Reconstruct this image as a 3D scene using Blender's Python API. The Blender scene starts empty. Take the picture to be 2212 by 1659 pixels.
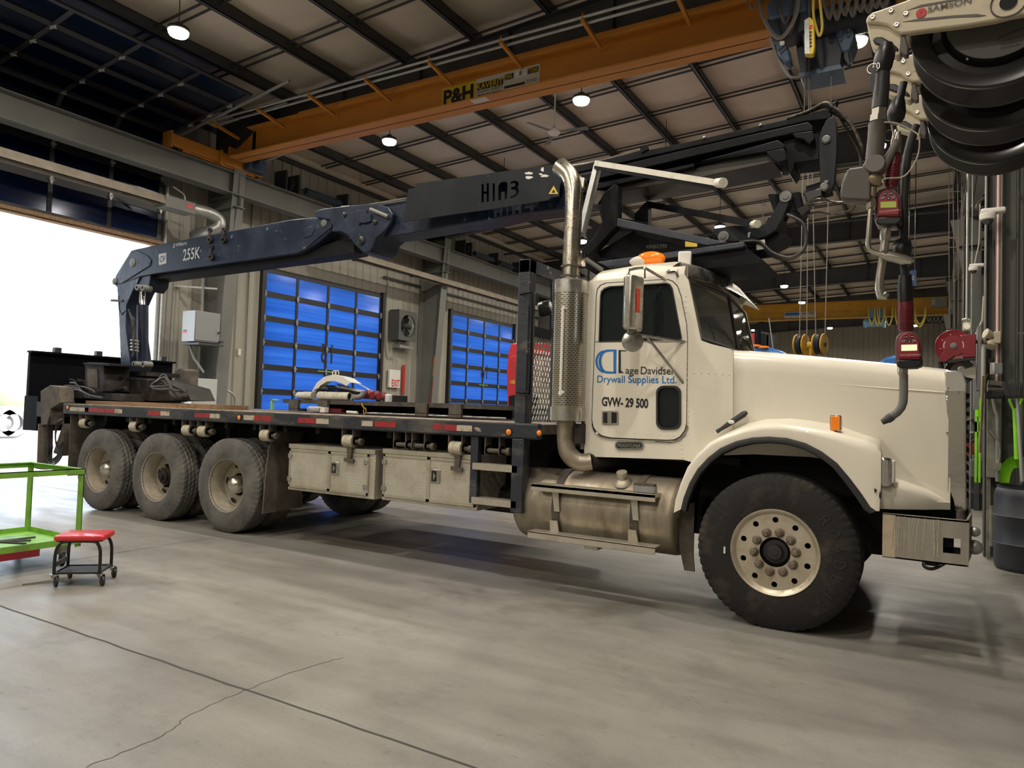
import bpy, bmesh, math, random
from mathutils import Vector, Matrix, noise
random.seed(7)
scene = bpy.context.scene
COL = scene.collection
PI = math.pi
# ---------------------------------------------------------------- camera
FPX, CX, CY = 1538.24, 1106.0, 829.5
YAW, PIT, ROL = math.radians(30.729), math.radians(2.101), math.radians(1.8416)
CAM = Vector((0, 0, 1.52))
FW = Vector((-math.sin(YAW)*math.cos(PIT), math.cos(YAW)*math.cos(PIT), math.sin(PIT)))
_r = FW.cross(Vector((0, 0, 1))).normalized(); _u = _r.cross(FW)
RT = _r*math.cos(ROL) + _u*math.sin(ROL)
UP = _u*math.cos(ROL) - _r*math.sin(ROL)
cam_data = bpy.data.cameras.new('camera')
cam_data.sensor_width = 36.0; cam_data.lens = FPX*36.0/2212.0
cam_data.clip_start = 0.05; cam_data.clip_end = 400
cam = bpy.data.objects.new('camera', cam_data); COL.objects.link(cam)
m3 = Matrix((RT, UP, -FW)).transposed()
cam.matrix_world = Matrix.Translation(CAM) @ m3.to_4x4()
scene.camera = cam
# ---------------------------------------------------------------- view and world
vs = scene.view_settings
vs.view_transform = 'Standard'; vs.look = 'None'; vs.exposure = 0.16; vs.gamma = 1.0
vs.use_curve_mapping = False
scene.cycles.use_denoising = True
scene.cycles.max_bounces = 7; scene.cycles.diffuse_bounces = 4; scene.cycles.glossy_bounces = 3
scene.cycles.transmission_bounces = 6; scene.cycles.transparent_max_bounces = 8
scene.cycles.caustics_reflective = False; scene.cycles.caustics_refractive = False
scene.cycles.sample_clamp_indirect = 4.0
world = bpy.data.worlds.new('world'); scene.world = world; world.use_nodes = True
wn = world.node_tree; wn.nodes.clear()
wo = wn.nodes.new('ShaderNodeOutputWorld'); wb = wn.nodes.new('ShaderNodeBackground')
sky = wn.nodes.new('ShaderNodeTexSky'); sky.sky_type = 'NISHITA'; sky.sun_disc = False
sky.sun_elevation = math.radians(35); sky.sun_rotation = math.radians(200)
mx = wn.nodes.new('ShaderNodeMix'); mx.data_type = 'RGBA'; mx.inputs[0].default_value = 0.93
mx.inputs[7].default_value = (0.78, 0.88, 1.0, 1)
wn.links.new(sky.outputs[0], mx.inputs[6]); wn.links.new(mx.outputs[2], wb.inputs[0])
wb.inputs[1].default_value = 4.0
wn.links.new(wb.outputs[0], wo.inputs[0])
SUN = bpy.data.lights.new('sun', 'SUN'); SUN.energy = 8.0; SUN.angle = 0.01; SUN.color = (1, 0.93, 0.82)
so = bpy.data.objects.new('sun', SUN); COL.objects.link(so)
so.rotation_euler = (math.radians(50), 0, math.radians(115)); so.location = (-25, -8, 25)
LAMP_W = 110.0; LAMP_COL = (1.0, 0.92, 0.80)

# ---------------------------------------------------------------- geometry helpers
def P(px, py, ax, v):
    """world point where the sight line of photo pixel (px,py) meets the plane ax=v"""
    d = FW + RT*((px-CX)/FPX) - UP*((py-CY)/FPX)
    i = 'xyz'.index(ax); t = (v-CAM[i])/d[i]
    return CAM + d*t
def V(*a): return Vector(a)
ORG = {}
class MB:
    def __init__(s): s.v = []; s.f = []; s.sm = []; s.uv = None
    def add(s, vs, fs, smooth=False):
        b = len(s.v); s.v += [Vector(p) for p in vs]
        for f in fs: s.f.append([i+b for i in f]); s.sm.append(smooth)
        return s
    def box(s, lo, hi, M=None):
        x0, y0, z0 = lo; x1, y1, z1 = hi
        p = [V(x0,y0,z0),V(x1,y0,z0),V(x1,y1,z0),V(x0,y1,z0),V(x0,y0,z1),V(x1,y0,z1),V(x1,y1,z1),V(x0,y1,z1)]
        if M: p = [M @ q for q in p]
        return s.add(p, [(0,3,2,1),(4,5,6,7),(0,1,5,4),(1,2,6,5),(2,3,7,6),(3,0,4,7)])
    def cbox(s, c, sz, M=None):
        c = Vector(c); h = Vector(sz)/2
        R = M if M else Matrix.Identity(3)
        p = [c + R @ V(a*h.x, b*h.y, d*h.z) for d in (-1,1) for a, b in ((-1,-1),(1,-1),(1,1),(-1,1))]
        return s.add(p, [(0,3,2,1),(4,5,6,7),(0,1,5,4),(1,2,6,5),(2,3,7,6),(3,0,4,7)])
    def beam(s, a, b, w, h, up=(0,0,1)):
        a, b = Vector(a), Vector(b); d = (b-a); L = d.length
        if L < 1e-6: return s
        d /= L; up = Vector(up)
        if abs(d.dot(up)) > .98: up = V(1,0,0)
        x = d.cross(up).normalized(); z = x.cross(d)
        p = [q + x*(i*w/2) + z*(j*h/2) for q in (a, b) for i, j in ((-1,-1),(1,-1),(1,1),(-1,1))]
        return s.add(p, [(0,3,2,1),(4,5,6,7),(0,1,5,4),(1,2,6,5),(2,3,7,6),(3,0,4,7)])
    def prism(s, pts, off):
        """pts: 3-D polygon, off: extrusion vector"""
        off = Vector(off); n = len(pts); p = [Vector(q) for q in pts]
        s.add(p + [q+off for q in p], [list(range(n))[::-1], list(range(n, 2*n))] + [(i, (i+1) % n, n+(i+1) % n, n+i) for i in range(n)])
        return s
    def tube(s, pts, r, n=10, cap=True, rs=None):
        pts = [Vector(q) for q in pts]; m = len(pts)
        if m < 2: return s
        t0 = (pts[1]-pts[0]).normalized()
        ref = V(0,0,1) if abs(t0.z) < .9 else V(1,0,0)
        x = t0.cross(ref).normalized(); rings = []
        for i, q in enumerate(pts):
            t = (pts[min(i+1, m-1)] - pts[max(i-1, 0)])
            if t.length < 1e-9: t = t0
            t.normalize()
            x = (x - t*x.dot(t))
            if x.length < 1e-6: x = t.cross(V(0,1,0))
            x.normalize(); y = t.cross(x)
            rr = rs[i] if rs else r
            rings.append([q + (x*math.cos(2*PI*k/n) + y*math.sin(2*PI*k/n))*rr for k in range(n)])
        vs = [p for g in rings for p in g]; fs = []
        for i in range(m-1):
            for k in range(n):
                fs.append((i*n+k, i*n+(k+1) % n, (i+1)*n+(k+1) % n, (i+1)*n+k))
        s.add(vs, fs, True)
        if cap:
            b = len(s.v)-len(vs)
            s.f.append([b+k for k in range(n)][::-1]); s.sm.append(False)
            s.f.append([b+(m-1)*n+k for k in range(n)]); s.sm.append(False)
        return s
    def cyl(s, a, b, r, n=16, r2=None): return s.tube([a, b], r, n, True, [r, r if r2 is None else r2])
    def lathe(s, c, ax, prof, n=32, smooth=True, a0=0, a1=2*PI, disp=None):
        """prof: list of (radius, distance along ax)"""
        c = Vector(c); ax = Vector(ax).normalized()
        ref = V(0,0,1) if abs(ax.z) < .9 else V(1,0,0)
        x = ax.cross(ref).normalized(); y = ax.cross(x)
        full = abs(a1-a0-2*PI) < 1e-6; nn = n if full else n+1
        vs = []
        for j, (r, h) in enumerate(prof):
            for k in range(nn):
                a = a0+(a1-a0)*k/n; rr = r + (disp(j, k) if disp else 0)
                vs.append(c + ax*h + (x*math.cos(a)+y*math.sin(a))*rr)
        fs = []
        for j in range(len(prof)-1):
            for k in range(n):
                k2 = (k+1) % nn if full else k+1
                fs.append((j*nn+k, j*nn+k2, (j+1)*nn+k2, (j+1)*nn+k))
        return s.add(vs, fs, smooth)
    def sphere(s, c, r, n=12, sc=(1,1,1)):
        c = Vector(c); vs = []; fs = []; m = n//2+1
        for j in range(m+1):
            th = PI*j/m
            for k in range(n):
                ph = 2*PI*k/n
                vs.append(c + V(r*sc[0]*math.sin(th)*math.cos(ph), r*sc[1]*math.sin(th)*math.sin(ph), r*sc[2]*math.cos(th)))
        for j in range(m):
            for k in range(n): fs.append((j*n+k, (j+1)*n+k, (j+1)*n+(k+1) % n, j*n+(k+1) % n))
        return s.add(vs, fs, True)
    def grid(s, rows, smooth=True):
        n = len(rows[0]); vs = [p for r in rows for p in r]; fs = []
        for i in range(len(rows)-1):
            for k in range(n-1): fs.append((i*n+k, i*n+k+1, (i+1)*n+k+1, (i+1)*n+k))
        return s.add(vs, fs, smooth)
    def loft(s, secs, smooth=True, closed=True, caps=True):
        n = len(secs[0]); vs = [p for r in secs for p in r]; fs = []
        for i in range(len(secs)-1):
            for k in range(n if closed else n-1):
                k2 = (k+1) % n; fs.append((i*n+k, i*n+k2, (i+1)*n+k2, (i+1)*n+k))
        s.add(vs, fs, smooth)
        if caps:
            b = len(s.v)-len(vs); s.f.append([b+k for k in range(n)][::-1]); s.sm.append(False)
            s.f.append([b+(len(secs)-1)*n+k for k in range(n)]); s.sm.append(False)
        return s
    def build(s, name, m, parent=None, local=False, bevel=0, angle=None, seg=2):
        me = bpy.data.meshes.new(name)
        o_ = ORG.get(parent.name, V(0,0,0)) if (parent is not None and not local) else V(0,0,0)
        vs = [p-o_ for p in s.v]
        base = None
        if parent is None:
            zs = min(p.z for p in vs); cx = sum(p.x for p in vs)/len(vs); cy = sum(p.y for p in vs)/len(vs)
            base = V(cx, cy, zs); vs = [p-base for p in vs]
        me.from_pydata([tuple(p) for p in vs], [], s.f)
        bm = bmesh.new(); bm.from_mesh(me); bmesh.ops.recalc_face_normals(bm, faces=bm.faces); bm.to_mesh(me); bm.free()
        if any(s.sm):
            me.polygons.foreach_set('use_smooth', [True]*len(me.polygons))
            me.set_sharp_from_angle(angle=math.radians(angle or 35))
        me.materials.append(m)
        o = bpy.data.objects.new(name, me); COL.objects.link(o)
        if parent is not None:
            o.parent = parent; ORG[o.name] = o_
        else:
            o.location = base; ORG[o.name] = base
        if bevel:
            md = o.modifiers.new('bevel', 'BEVEL'); md.width = bevel; md.segments = seg; md.limit_method = 'ANGLE'
            md.angle_limit = math.radians(40)
            if not any(s.sm):
                me.polygons.foreach_set('use_smooth', [True]*len(me.polygons)); me.set_sharp_from_angle(angle=math.radians(50))
            md.harden_normals = False
        return o
def tag(o, label=None, cat=None, group=None, kind=None):
    if label: o['label'] = label
    if cat: o['category'] = cat
    if group: o['group'] = group
    if kind: o['kind'] = kind
    return o
def thing(name, label, cat, loc, group=None, kind=None):
    o = bpy.data.objects.new(name, None); COL.objects.link(o); o.location = loc
    o.empty_display_size = .1; ORG[o.name] = Vector(loc)
    return tag(o, label, cat, group, kind)
def copy_tree(o, parent=None):
    c = o.copy(); COL.objects.link(c)
    if parent is not None: c.parent = parent
    ORG[c.name] = ORG.get(o.name, V(0,0,0)).copy()
    for ch in list(o.children): copy_tree(ch, c)
    return c
def arc(c, r, a0, a1, n, u=(1,0,0), w=(0,0,1)):
    c, u, w = Vector(c), Vector(u), Vector(w)
    return [c + u*(r*math.cos(math.radians(a0+(a1-a0)*i/n))) + w*(r*math.sin(math.radians(a0+(a1-a0)*i/n))) for i in range(n+1)]
def smooth_path(pts, k=6):
    pts = [Vector(p) for p in pts]; out = []
    for i in range(len(pts)-1):
        p0 = pts[max(i-1,0)]; p1 = pts[i]; p2 = pts[i+1]; p3 = pts[min(i+2,len(pts)-1)]
        for j in range(k):
            t = j/k
            out.append(0.5*((2*p1)+(p2-p0)*t+(2*p0-5*p1+4*p2-p3)*t*t+(3*p1-p0-3*p2+p3)*t**3))
    out.append(pts[-1]); return out
def rrect(x0, y0, x1, y1, r, n=5):
    out = []
    for cx, cy, a in ((x1-r,y1-r,0),(x0+r,y1-r,90),(x0+r,y0+r,180),(x1-r,y0+r,270)):
        for i in range(n+1):
            t = math.radians(a+90*i/n); out.append((cx+r*math.cos(t), cy+r*math.sin(t)))
    return out
def circ(cx, cy, r, n=20): return [(cx+r*math.cos(2*PI*i/n), cy+r*math.sin(2*PI*i/n)) for i in range(n)]
def plate(outer, holes, thick, O, U_, W_):
    """flat plate with holes, in the frame O + a*U + b*W, thickness centred; returns MB"""
    cu = bpy.data.curves.new('t', 'CURVE'); cu.dimensions = '2D'; cu.fill_mode = 'BOTH'; cu.extrude = thick/2
    for lp in [outer]+list(holes):
        sp = cu.splines.new('POLY'); sp.points.add(len(lp)-1)
        for i, (a, b) in enumerate(lp): sp.points[i].co = (a, b, 0, 1)
        sp.use_cyclic_u = True
    ob = bpy.data.objects.new('t', cu); me = bpy.data.meshes.new_from_object(ob)
    O, U_, W_ = Vector(O), Vector(U_), Vector(W_); N = U_.cross(W_).normalized()
    mb = MB(); mb.add([O + U_*v.co.x + W_*v.co.y + N*v.co.z for v in me.vertices], [list(p.vertices) for p in me.polygons])
    bpy.data.objects.remove(ob); bpy.data.curves.remove(cu); bpy.data.meshes.remove(me)
    return mb
def plate_px(outer, holes, ya, yb):
    """plate in the plane y=ya..yb traced in photo pixels"""
    def c(l): return [(P(a, b, 'y', ya).x, P(a, b, 'y', ya).z) for a, b in l]
    return plate(c(outer), [c(h) for h in holes], abs(yb-ya), V(0,(ya+yb)/2,0), V(1,0,0), V(0,0,1))
def prism_px(pts, ya, yb, mb=None):
    mb = mb or MB(); return mb.prism([P(a, b, 'y', ya) for a, b in pts], (0, yb-ya, 0))
def txt(s, O, U_, W_, width=None, height=None, thick=.002, bold=0, mirror=False, mb=None, spacing=1.0):
    """text mesh: baseline start O, direction U, up W (unit vectors), fitted to width/height"""
    cu = bpy.data.curves.new('t', 'FONT'); cu.body = s; cu.size = 1; cu.offset = bold; cu.space_character = spacing
    ob = bpy.data.objects.new('t', cu); me = bpy.data.meshes.new_from_object(ob)
    xs = [v.co.x for v in me.vertices]; ys = [v.co.y for v in me.vertices]
    mb = mb or MB()
    if xs:
        x0, x1, y1 = min(xs), max(xs), max(ys)
        y0 = 0
        if height is None: height = width/(x1-x0)*(y1-y0)
        if width is None: width = height/(y1-y0)*(x1-x0)
        O, U_, W_ = Vector(O), Vector(U_), Vector(W_); N = U_.cross(W_).normalized()
        q = [O + U_*(((x1-v.co.x) if mirror else (v.co.x-x0))/(x1-x0)*width) + W_*((v.co.y-y0)/(y1-y0)*height) + N*thick for v in me.vertices]
        mb.add(q, [list(p.vertices) for p in me.polygons])
    bpy.data.objects.remove(ob); bpy.data.curves.remove(cu); bpy.data.meshes.remove(me)
    return mb
def txt_px(s, a, b, hpx, ax, v, bold=0, thick=.003, mirror=False, mb=None):
    A = P(a[0], a[1], ax, v); B = P(b[0], b[1], ax, v); T = P(a[0], a[1]-hpx, ax, v)
    w = (B-A).length; h = (T-A).length
    return txt(s, A, (B-A).normalized(), V(0,0,1), w, h, thick, bold, mirror, mb)

# ---------------------------------------------------------------- materials
def mat(name, c, c2=None, scale=4.0, rough=.5, metal=0.0, bump=0.0, bscale=None, lo=.4, hi=.65, stretch=(1,1,1), emis=None, es=1.0,
        spec=.5, r2=None, det=5, c3=None, s3=20, lo3=.6, hi3=.7, trans=0, alpha=1, coat=0):
    m = bpy.data.materials.new(name); m.use_nodes = True; nt = m.node_tree; n = nt.nodes; L = nt.links
    b = n['Principled BSDF']
    b.inputs['Base Color'].default_value = (*c, 1); b.inputs['Roughness'].default_value = rough
    b.inputs['Metallic'].default_value = metal; b.inputs['Specular IOR Level'].default_value = spec
    b.inputs['Transmission Weight'].default_value = trans; b.inputs['Alpha'].default_value = alpha
    b.inputs['Coat Weight'].default_value = coat
    if emis:
        b.inputs['Emission Color'].default_value = (*emis, 1); b.inputs['Emission Strength'].default_value = es
    if c2 or bump:
        tc = n.new('ShaderNodeTexCoord'); mp = n.new('ShaderNodeMapping'); mp.inputs['Scale'].default_value = stretch
        L.new(tc.outputs['Object'], mp.inputs[0])
        nz = n.new('ShaderNodeTexNoise'); nz.inputs['Scale'].default_value = scale; nz.inputs['Detail'].default_value = det
        nz.inputs['Roughness'].default_value = .62
        L.new(mp.outputs[0], nz.inputs['Vector'])
        if c2:
            cr = n.new('ShaderNodeValToRGB'); cr.color_ramp.elements[0].position = lo; cr.color_ramp.elements[1].position = hi
            cr.color_ramp.elements[0].color = (*c, 1); cr.color_ramp.elements[1].color = (*c2, 1)
            L.new(nz.outputs['Fac'], cr.inputs[0]); src = cr.outputs[0]
            if c3:
                nz3 = n.new('ShaderNodeTexNoise'); nz3.inputs['Scale'].default_value = s3; nz3.inputs['Detail'].default_value = 6
                L.new(mp.outputs[0], nz3.inputs['Vector'])
                mr = n.new('ShaderNodeMapRange'); mr.inputs[1].default_value = lo3; mr.inputs[2].default_value = hi3
                L.new(nz3.outputs['Fac'], mr.inputs[0])
                mm = n.new('ShaderNodeMix'); mm.data_type = 'RGBA'; mm.inputs[7].default_value = (*c3, 1)
                L.new(mr.outputs[0], mm.inputs[0]); L.new(src, mm.inputs[6]); src = mm.outputs[2]
            L.new(src, b.inputs['Base Color'])
            if r2 is not None:
                mr2 = n.new('ShaderNodeMapRange'); mr2.inputs[1].default_value = lo; mr2.inputs[2].default_value = hi
                mr2.inputs[3].default_value = rough; mr2.inputs[4].default_value = r2
                L.new(nz.outputs['Fac'], mr2.inputs[0]); L.new(mr2.outputs[0], b.inputs['Roughness'])
        if bump:
            bn = n.new('ShaderNodeTexNoise'); bn.inputs['Scale'].default_value = bscale or scale*6; bn.inputs['Detail'].default_value = 4
            L.new(mp.outputs[0], bn.inputs['Vector'])
            bp_ = n.new('ShaderNodeBump'); bp_.inputs['Strength'].default_value = bump; bp_.inputs['Distance'].default_value = .01
            L.new(bn.outputs['Fac'], bp_.inputs['Height']); L.new(bp_.outputs[0], b.inputs['Normal'])
    return m
M = {}
M['white'] = mat('white_paint', (.84,.79,.67), (.74,.68,.56), 1.3, .28, lo=.45, hi=.8, coat=.3, stretch=(1,1,.35), r2=.4)
M['whiteplain'] = mat('white_plastic', (.8,.78,.72), rough=.45)
M['black'] = mat('black_paint', (.006,.007,.009), (.016,.016,.019), 3, .52, spec=.12, lo=.4, hi=.75, r2=.6, bump=.15)
M['boom'] = mat('boom_door_lit_black', (.008,.014,.034), (.03,.045,.08), 2.2, .4, spec=.3, lo=.42, hi=.8, r2=.6, bump=.3, c3=(.18,.22,.28), s3=9, lo3=.66, hi3=.78)  # black paint; its bluish, lighter tone stands in for light from the door
M['cover'] = mat('boom_cover_grey', (.014,.017,.022), (.03,.033,.037), 2.5, .5, spec=.15, lo=.4, hi=.7, r2=.6, stretch=(1,1,.3), c3=(.12,.12,.11), s3=30, lo3=.7, hi3=.8)
M['grime'] = mat('greasy_black', (.016,.014,.013), (.05,.042,.036), 6, .6, spec=.3, lo=.45, hi=.7, bump=.5)
M['brown'] = mat('muddy_steel', (.065,.054,.043), (.15,.125,.098), 6, .75, lo=.35, hi=.7, bump=.5)
M['rail'] = mat('worn_navy_rail', (.022,.026,.036), (.17,.15,.12), 4, .5, lo=.5, hi=.8, r2=.8, bump=.4, c3=(.45,.36,.3), s3=14, lo3=.66, hi3=.76, stretch=(.5,1,1))
M['railtop'] = mat('worn_rail_edge', (.45,.36,.29), (.26,.22,.2), 8, .7, lo=.4, hi=.6, bump=.4)
M['tire'] = mat('front_tire_rubber', (.022,.021,.02), (.075,.06,.045), 5, .7, spec=.25, lo=.52, hi=.8, bump=.35, bscale=40)
M['rtire'] = mat('dusty_rear_tire_rubber', (.075,.072,.07), (.16,.15,.135), 4, .8, lo=.35, hi=.7, bump=.35, bscale=40)
M['tread'] = mat('tread_rubber', (.035,.03,.027), (.12,.095,.07), 8, .8, lo=.45, hi=.7)
M['alu'] = mat('dull_aluminium', (.62,.58,.50), (.45,.40,.31), 4, .38, metal=.75, lo=.4, hi=.7, r2=.55)
M['tank'] = mat('muddy_aluminium_tank', (.46,.41,.32), (.26,.21,.15), 2.2, .38, metal=.7, lo=.35, hi=.7, r2=.6, stretch=(3,1,1), bump=.2)
M['steelrim'] = mat('dirty_rim_paint', (.40,.35,.27), (.27,.23,.175), 5, .6, lo=.4, hi=.65)
M['chrome'] = mat('chrome', (.78,.77,.74), rough=.08, metal=1, bump=.25, bscale=5)
M['chromed'] = mat('dull_chrome', (.62,.60,.56), (.42,.39,.34), 6, .25, metal=1, lo=.45, hi=.7, r2=.45)
M['stain'] = mat('stained_steel', (.48,.45,.40), (.36,.33,.28), 5, .4, metal=.7, lo=.4, hi=.7, stretch=(2,1,.3))
M['glass'] = mat('dark_glass', (.012,.017,.018), rough=.05, spec=.4, alpha=.94)
M['lens_o'] = mat('amber_lens', (.85,.22,.015), rough=.25, emis=(.9,.25,.01), es=.12)
M['lens_r'] = mat('red_lens', (.62,.05,.02), rough=.25, emis=(.6,.05,.02), es=.05)
M['reflr'] = mat('red_reflective_tape', (.36,.02,.028), (.09,.05,.045), 16, .5, lo=.5, hi=.68)
M['reflw'] = mat('white_reflective_tape', (.50,.44,.34), (.07,.06,.06), 20, .5, lo=.5, hi=.7)
M['rubber'] = mat('black_rubber', (.02,.02,.021), rough=.55)
M['dark'] = mat('dark_underside', (.008,.008,.009), rough=.8)
M['hose'] = mat('hydraulic_hose', (.03,.028,.027), (.09,.075,.06), 8, .5, lo=.5, hi=.7)
M['red'] = mat('red_paint', (.50,.015,.02), rough=.35)
M['crimson'] = mat('crimson_paint', (.26,.018,.028), (.20,.016,.024), 6, .4, lo=.4, hi=.6)
M['maroon'] = mat('maroon_grip', (.13,.008,.015), rough=.35)
M['gun'] = mat('meter_body_plum', (.15,.07,.085), rough=.4)
M['black2'] = mat('satin_black_plastic', (.012,.012,.013), rough=.35)
M['reel'] = mat('reel_black', (.014,.014,.015), (.022,.021,.02), 3, .3, lo=.4, hi=.7)
M['cream'] = mat('cream_cast_arm', (.62,.54,.39), (.45,.38,.27), 9, .5, lo=.55, hi=.75, bump=.1)
M['greyp'] = mat('warm_grey_plastic', (.10,.088,.08), rough=.5)
M['nickel'] = mat('nickel', (.55,.52,.46), (.40,.36,.30), 9, .25, metal=.9, lo=.4, hi=.7)
M['orange'] = mat('crane_orange', (.60,.245,.035), (.50,.19,.025), 1.5, .5, lo=.35, hi=.7, stretch=(.4,1,1))
M['yellow'] = mat('crane_yellow', (.62,.33,.02), (.5,.26,.02), 1.5, .5, lo=.35, hi=.7)
M['hookyel'] = mat('hook_block_yellow', (.60,.36,.03), (.35,.2,.02), 9, .5, lo=.45, hi=.7)
M['steel'] = mat('dark_roof_steel', (.045,.047,.052), (.06,.06,.062), 1, .6, lo=.4, hi=.6)
M['steelg'] = mat('grey_beam_steel', (.19,.19,.175), (.16,.16,.15), 1, .6, lo=.4, hi=.6)
M['fabric'] = mat('roof_insulation_vinyl', (.64,.55,.44), (.53,.46,.37), .8, .6, lo=.35, hi=.7, bump=.0)
M['wall'] = mat('corrugated_wall_paint', (.42,.40,.335), (.37,.35,.295), .5, .5, lo=.35, hi=.7)
M['heater'] = mat('heater_reflector', (.50,.44,.35), (.36,.31,.25), 3, .4, metal=.4, lo=.4, hi=.7)
M['galv'] = mat('galvanised', (.42,.42,.40), (.34,.34,.33), 10, .4, metal=.6, lo=.4, hi=.6)
M['boxgrey'] = mat('enclosure_grey', (.25,.26,.265), rough=.45)
M['frame'] = mat('door_frame_black', (.014,.014,.016), rough=.45)
M['green'] = mat('green_paint', (.19,.42,.05), (.13,.2,.06), 7, .5, lo=.5, hi=.75)
M['lime'] = mat('lime_plastic', (.30,.78,.03), rough=.4)
M['seat'] = mat('red_vinyl', (.55,.03,.035), rough=.3, coat=.2)
M['brush'] = mat('black_bristles', (.02,.02,.02), rough=.8)
M['handle'] = mat('white_metal_tube', (.6,.6,.6), rough=.3, metal=.3)
M['drum'] = mat('blue_black_plastic_drum', (.028,.032,.04), (.045,.048,.055), 3, .45, lo=.4, hi=.6)
M['bluepaint'] = mat('blue_paint', (.02,.13,.42), rough=.35)
M['hoistblue'] = mat('hoist_slate_blue', (.055,.09,.15), rough=.45)
M['wire'] = mat('steel_wire_rope', (.28,.26,.23), rough=.4, metal=.6)
M['strap'] = mat('webbing_strap', (.52,.47,.36), (.42,.37,.28), 20, .8, lo=.4, hi=.6)
M['ink'] = mat('black_ink', (.012,.012,.014), rough=.5)
M['inkblue'] = mat('blue_ink', (.01,.17,.52), rough=.4)
M['inkwhite'] = mat('white_ink', (.75,.75,.72), rough=.5)
M['inkyel'] = mat('yellow_sign', (.72,.50,.03), rough=.45)
M['inkred'] = mat('red_ink', (.55,.03,.03), rough=.5)
M['pipe'] = mat('dirty_white_pvc', (.72,.68,.58), (.5,.45,.36), 9, .45, lo=.5, hi=.75)
M['cable'] = mat('grey_cable', (.12,.105,.09), rough=.6)
M['cabley'] = mat('yellow_cable', (.55,.42,.08), rough=.5)
M['wood'] = mat('weathered_wood', (.33,.2,.1), (.2,.12,.07), 6, .8, lo=.4, hi=.6, stretch=(.3,4,4))
M['wglass'] = mat('windscreen_glass', (.05,.06,.055), rough=.04, spec=.6, alpha=.42)
M['stack'] = mat('rust_speckled_chrome', (.66,.63,.55), (.55,.50,.38), 6, .2, metal=1, lo=.4, hi=.7, r2=.35, c3=(.22,.10,.03), s3=45, lo3=.6, hi3=.66)
M['brownlt'] = mat('tan_mud', (.40,.33,.23), (.5,.42,.3), 9, .7, lo=.4, hi=.6)
M['deckm'] = mat('deck_boards', (.12,.10,.085), (.3,.25,.2), 7, .7, lo=.4, hi=.7, bump=.3)
M['hose2'] = mat('steel_braid_hose', (.13,.115,.095), (.04,.036,.03), 30, .4, metal=.5, lo=.4, hi=.6)
M['brown2'] = mat('brown_black_steel', (.035,.03,.026), (.07,.055,.04), 4, .5, lo=.4, hi=.7)
M['navy'] = mat('navy_steel', (.025,.032,.05), (.05,.055,.07), 4, .45, lo=.4, hi=.75)
M['dark2'] = mat('matt_black_panel', (.003,.003,.005), rough=.7, spec=.08)
M['plate'] = mat('grubby_plate', (.05,.045,.038), (.12,.105,.085), 7, .6, lo=.4, hi=.7)
M['cardboard'] = mat('tan_board', (.5,.38,.22), rough=.7)
M['mint'] = mat('mint_green', (.30,.62,.34), rough=.5)
M['lampwhite'] = mat('bright_white_plastic', (.9,.9,.9), rough=.3)
M['sign'] = mat('pale_sign', (.6,.58,.5), rough=.5)
M['hoistdark'] = mat('hoist_dark', (.012,.016,.028), rough=.5)
M['lightblue'] = mat('light_blue_paint', (.16,.34,.5), rough=.5)
M['galvl'] = mat('pale_cabinet', (.5,.52,.5), rough=.45)
M['tanp'] = mat('tan_cab_panel', (.45,.38,.28), rough=.6)
M['inkblued'] = mat('deep_blue_sign', (.015,.08,.22), rough=.5)
M['reeldisc'] = mat('reel_disc_grey', (.11,.105,.10), rough=.45)
M['inkgrey'] = mat('grey_ink', (.12,.11,.10), rough=.6)
M['greyd'] = mat('dark_grey_sleeve', (.03,.03,.03), rough=.45)
M['greyp2'] = mat('mid_grey_plastic', (.17,.155,.14), rough=.5)
M['brass'] = mat('dull_brass', (.30,.24,.15), rough=.4, metal=.6)
M['brass2'] = mat('brass_fitting', (.55,.38,.12), rough=.4, metal=.6)
M['crimson2'] = mat('crimson_faceplate', (.30,.02,.035), rough=.4)
M['lcd'] = mat('lcd_green', (.36,.42,.06), rough=.3, emis=(.36,.42,.06), es=.15)
M['lcdlit'] = mat('lcd_lit', (.8,.85,.5), rough=.3, emis=(.9,.95,.6), es=.6)
M['pinkwire'] = mat('pinkish_wire', (.35,.12,.12), rough=.6)
M['glassd'] = mat('smoked_dome', (.05,.05,.05), rough=.1)
M['strap2'] = mat('cream_plastic', (.52,.46,.33), rough=.5)
M['lampglow2'] = mat('small_lamp_face', (.9,.9,.8), rough=.3)
M['rustbar'] = mat('rusty_brown', (.22,.13,.08), rough=.7)
M['sign2'] = mat('pale_bracket', (.45,.43,.36), rough=.5)
M['guardm'] = mat('worn_guard_plate', (.26,.25,.20), (.17,.16,.13), 6, .6, lo=.4, hi=.65)
M['brush2'] = mat('grey_black_bristles', (.06,.06,.06), rough=.7)
M['wire2'] = mat('brownish_tubing', (.12,.09,.065), rough=.5)
M['wallgrey'] = mat('grey_paint', (.2,.195,.16), rough=.5)
M['outred'] = mat('overexposed_red', (.7,.2,.2), rough=.6)  # yard red and orange are lightened to look overexposed
M['outorange'] = mat('overexposed_orange', (.75,.42,.22), rough=.6)
M['outtire'] = mat('overexposed_tyre', (.25,.25,.27), rough=.8)  # tyre grey raised to mimic overexposure in the yard
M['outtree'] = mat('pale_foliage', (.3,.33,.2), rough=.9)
M['chromeb'] = mat('lit_dented_chrome', (.82,.81,.78), rough=.16, metal=.75, bump=.5, bscale=9)  # lighter, less metallic copy of chrome; bright reflections put into the colour
M['steelg2'] = mat('dark_grey_column', (.10,.105,.092), (.085,.088,.08), 1, .6, lo=.4, hi=.6)
M['letterpale'] = mat('faded_pale_lettering', (.42,.43,.42), (.2,.22,.25), 30, .5, lo=.5, hi=.65)

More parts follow.
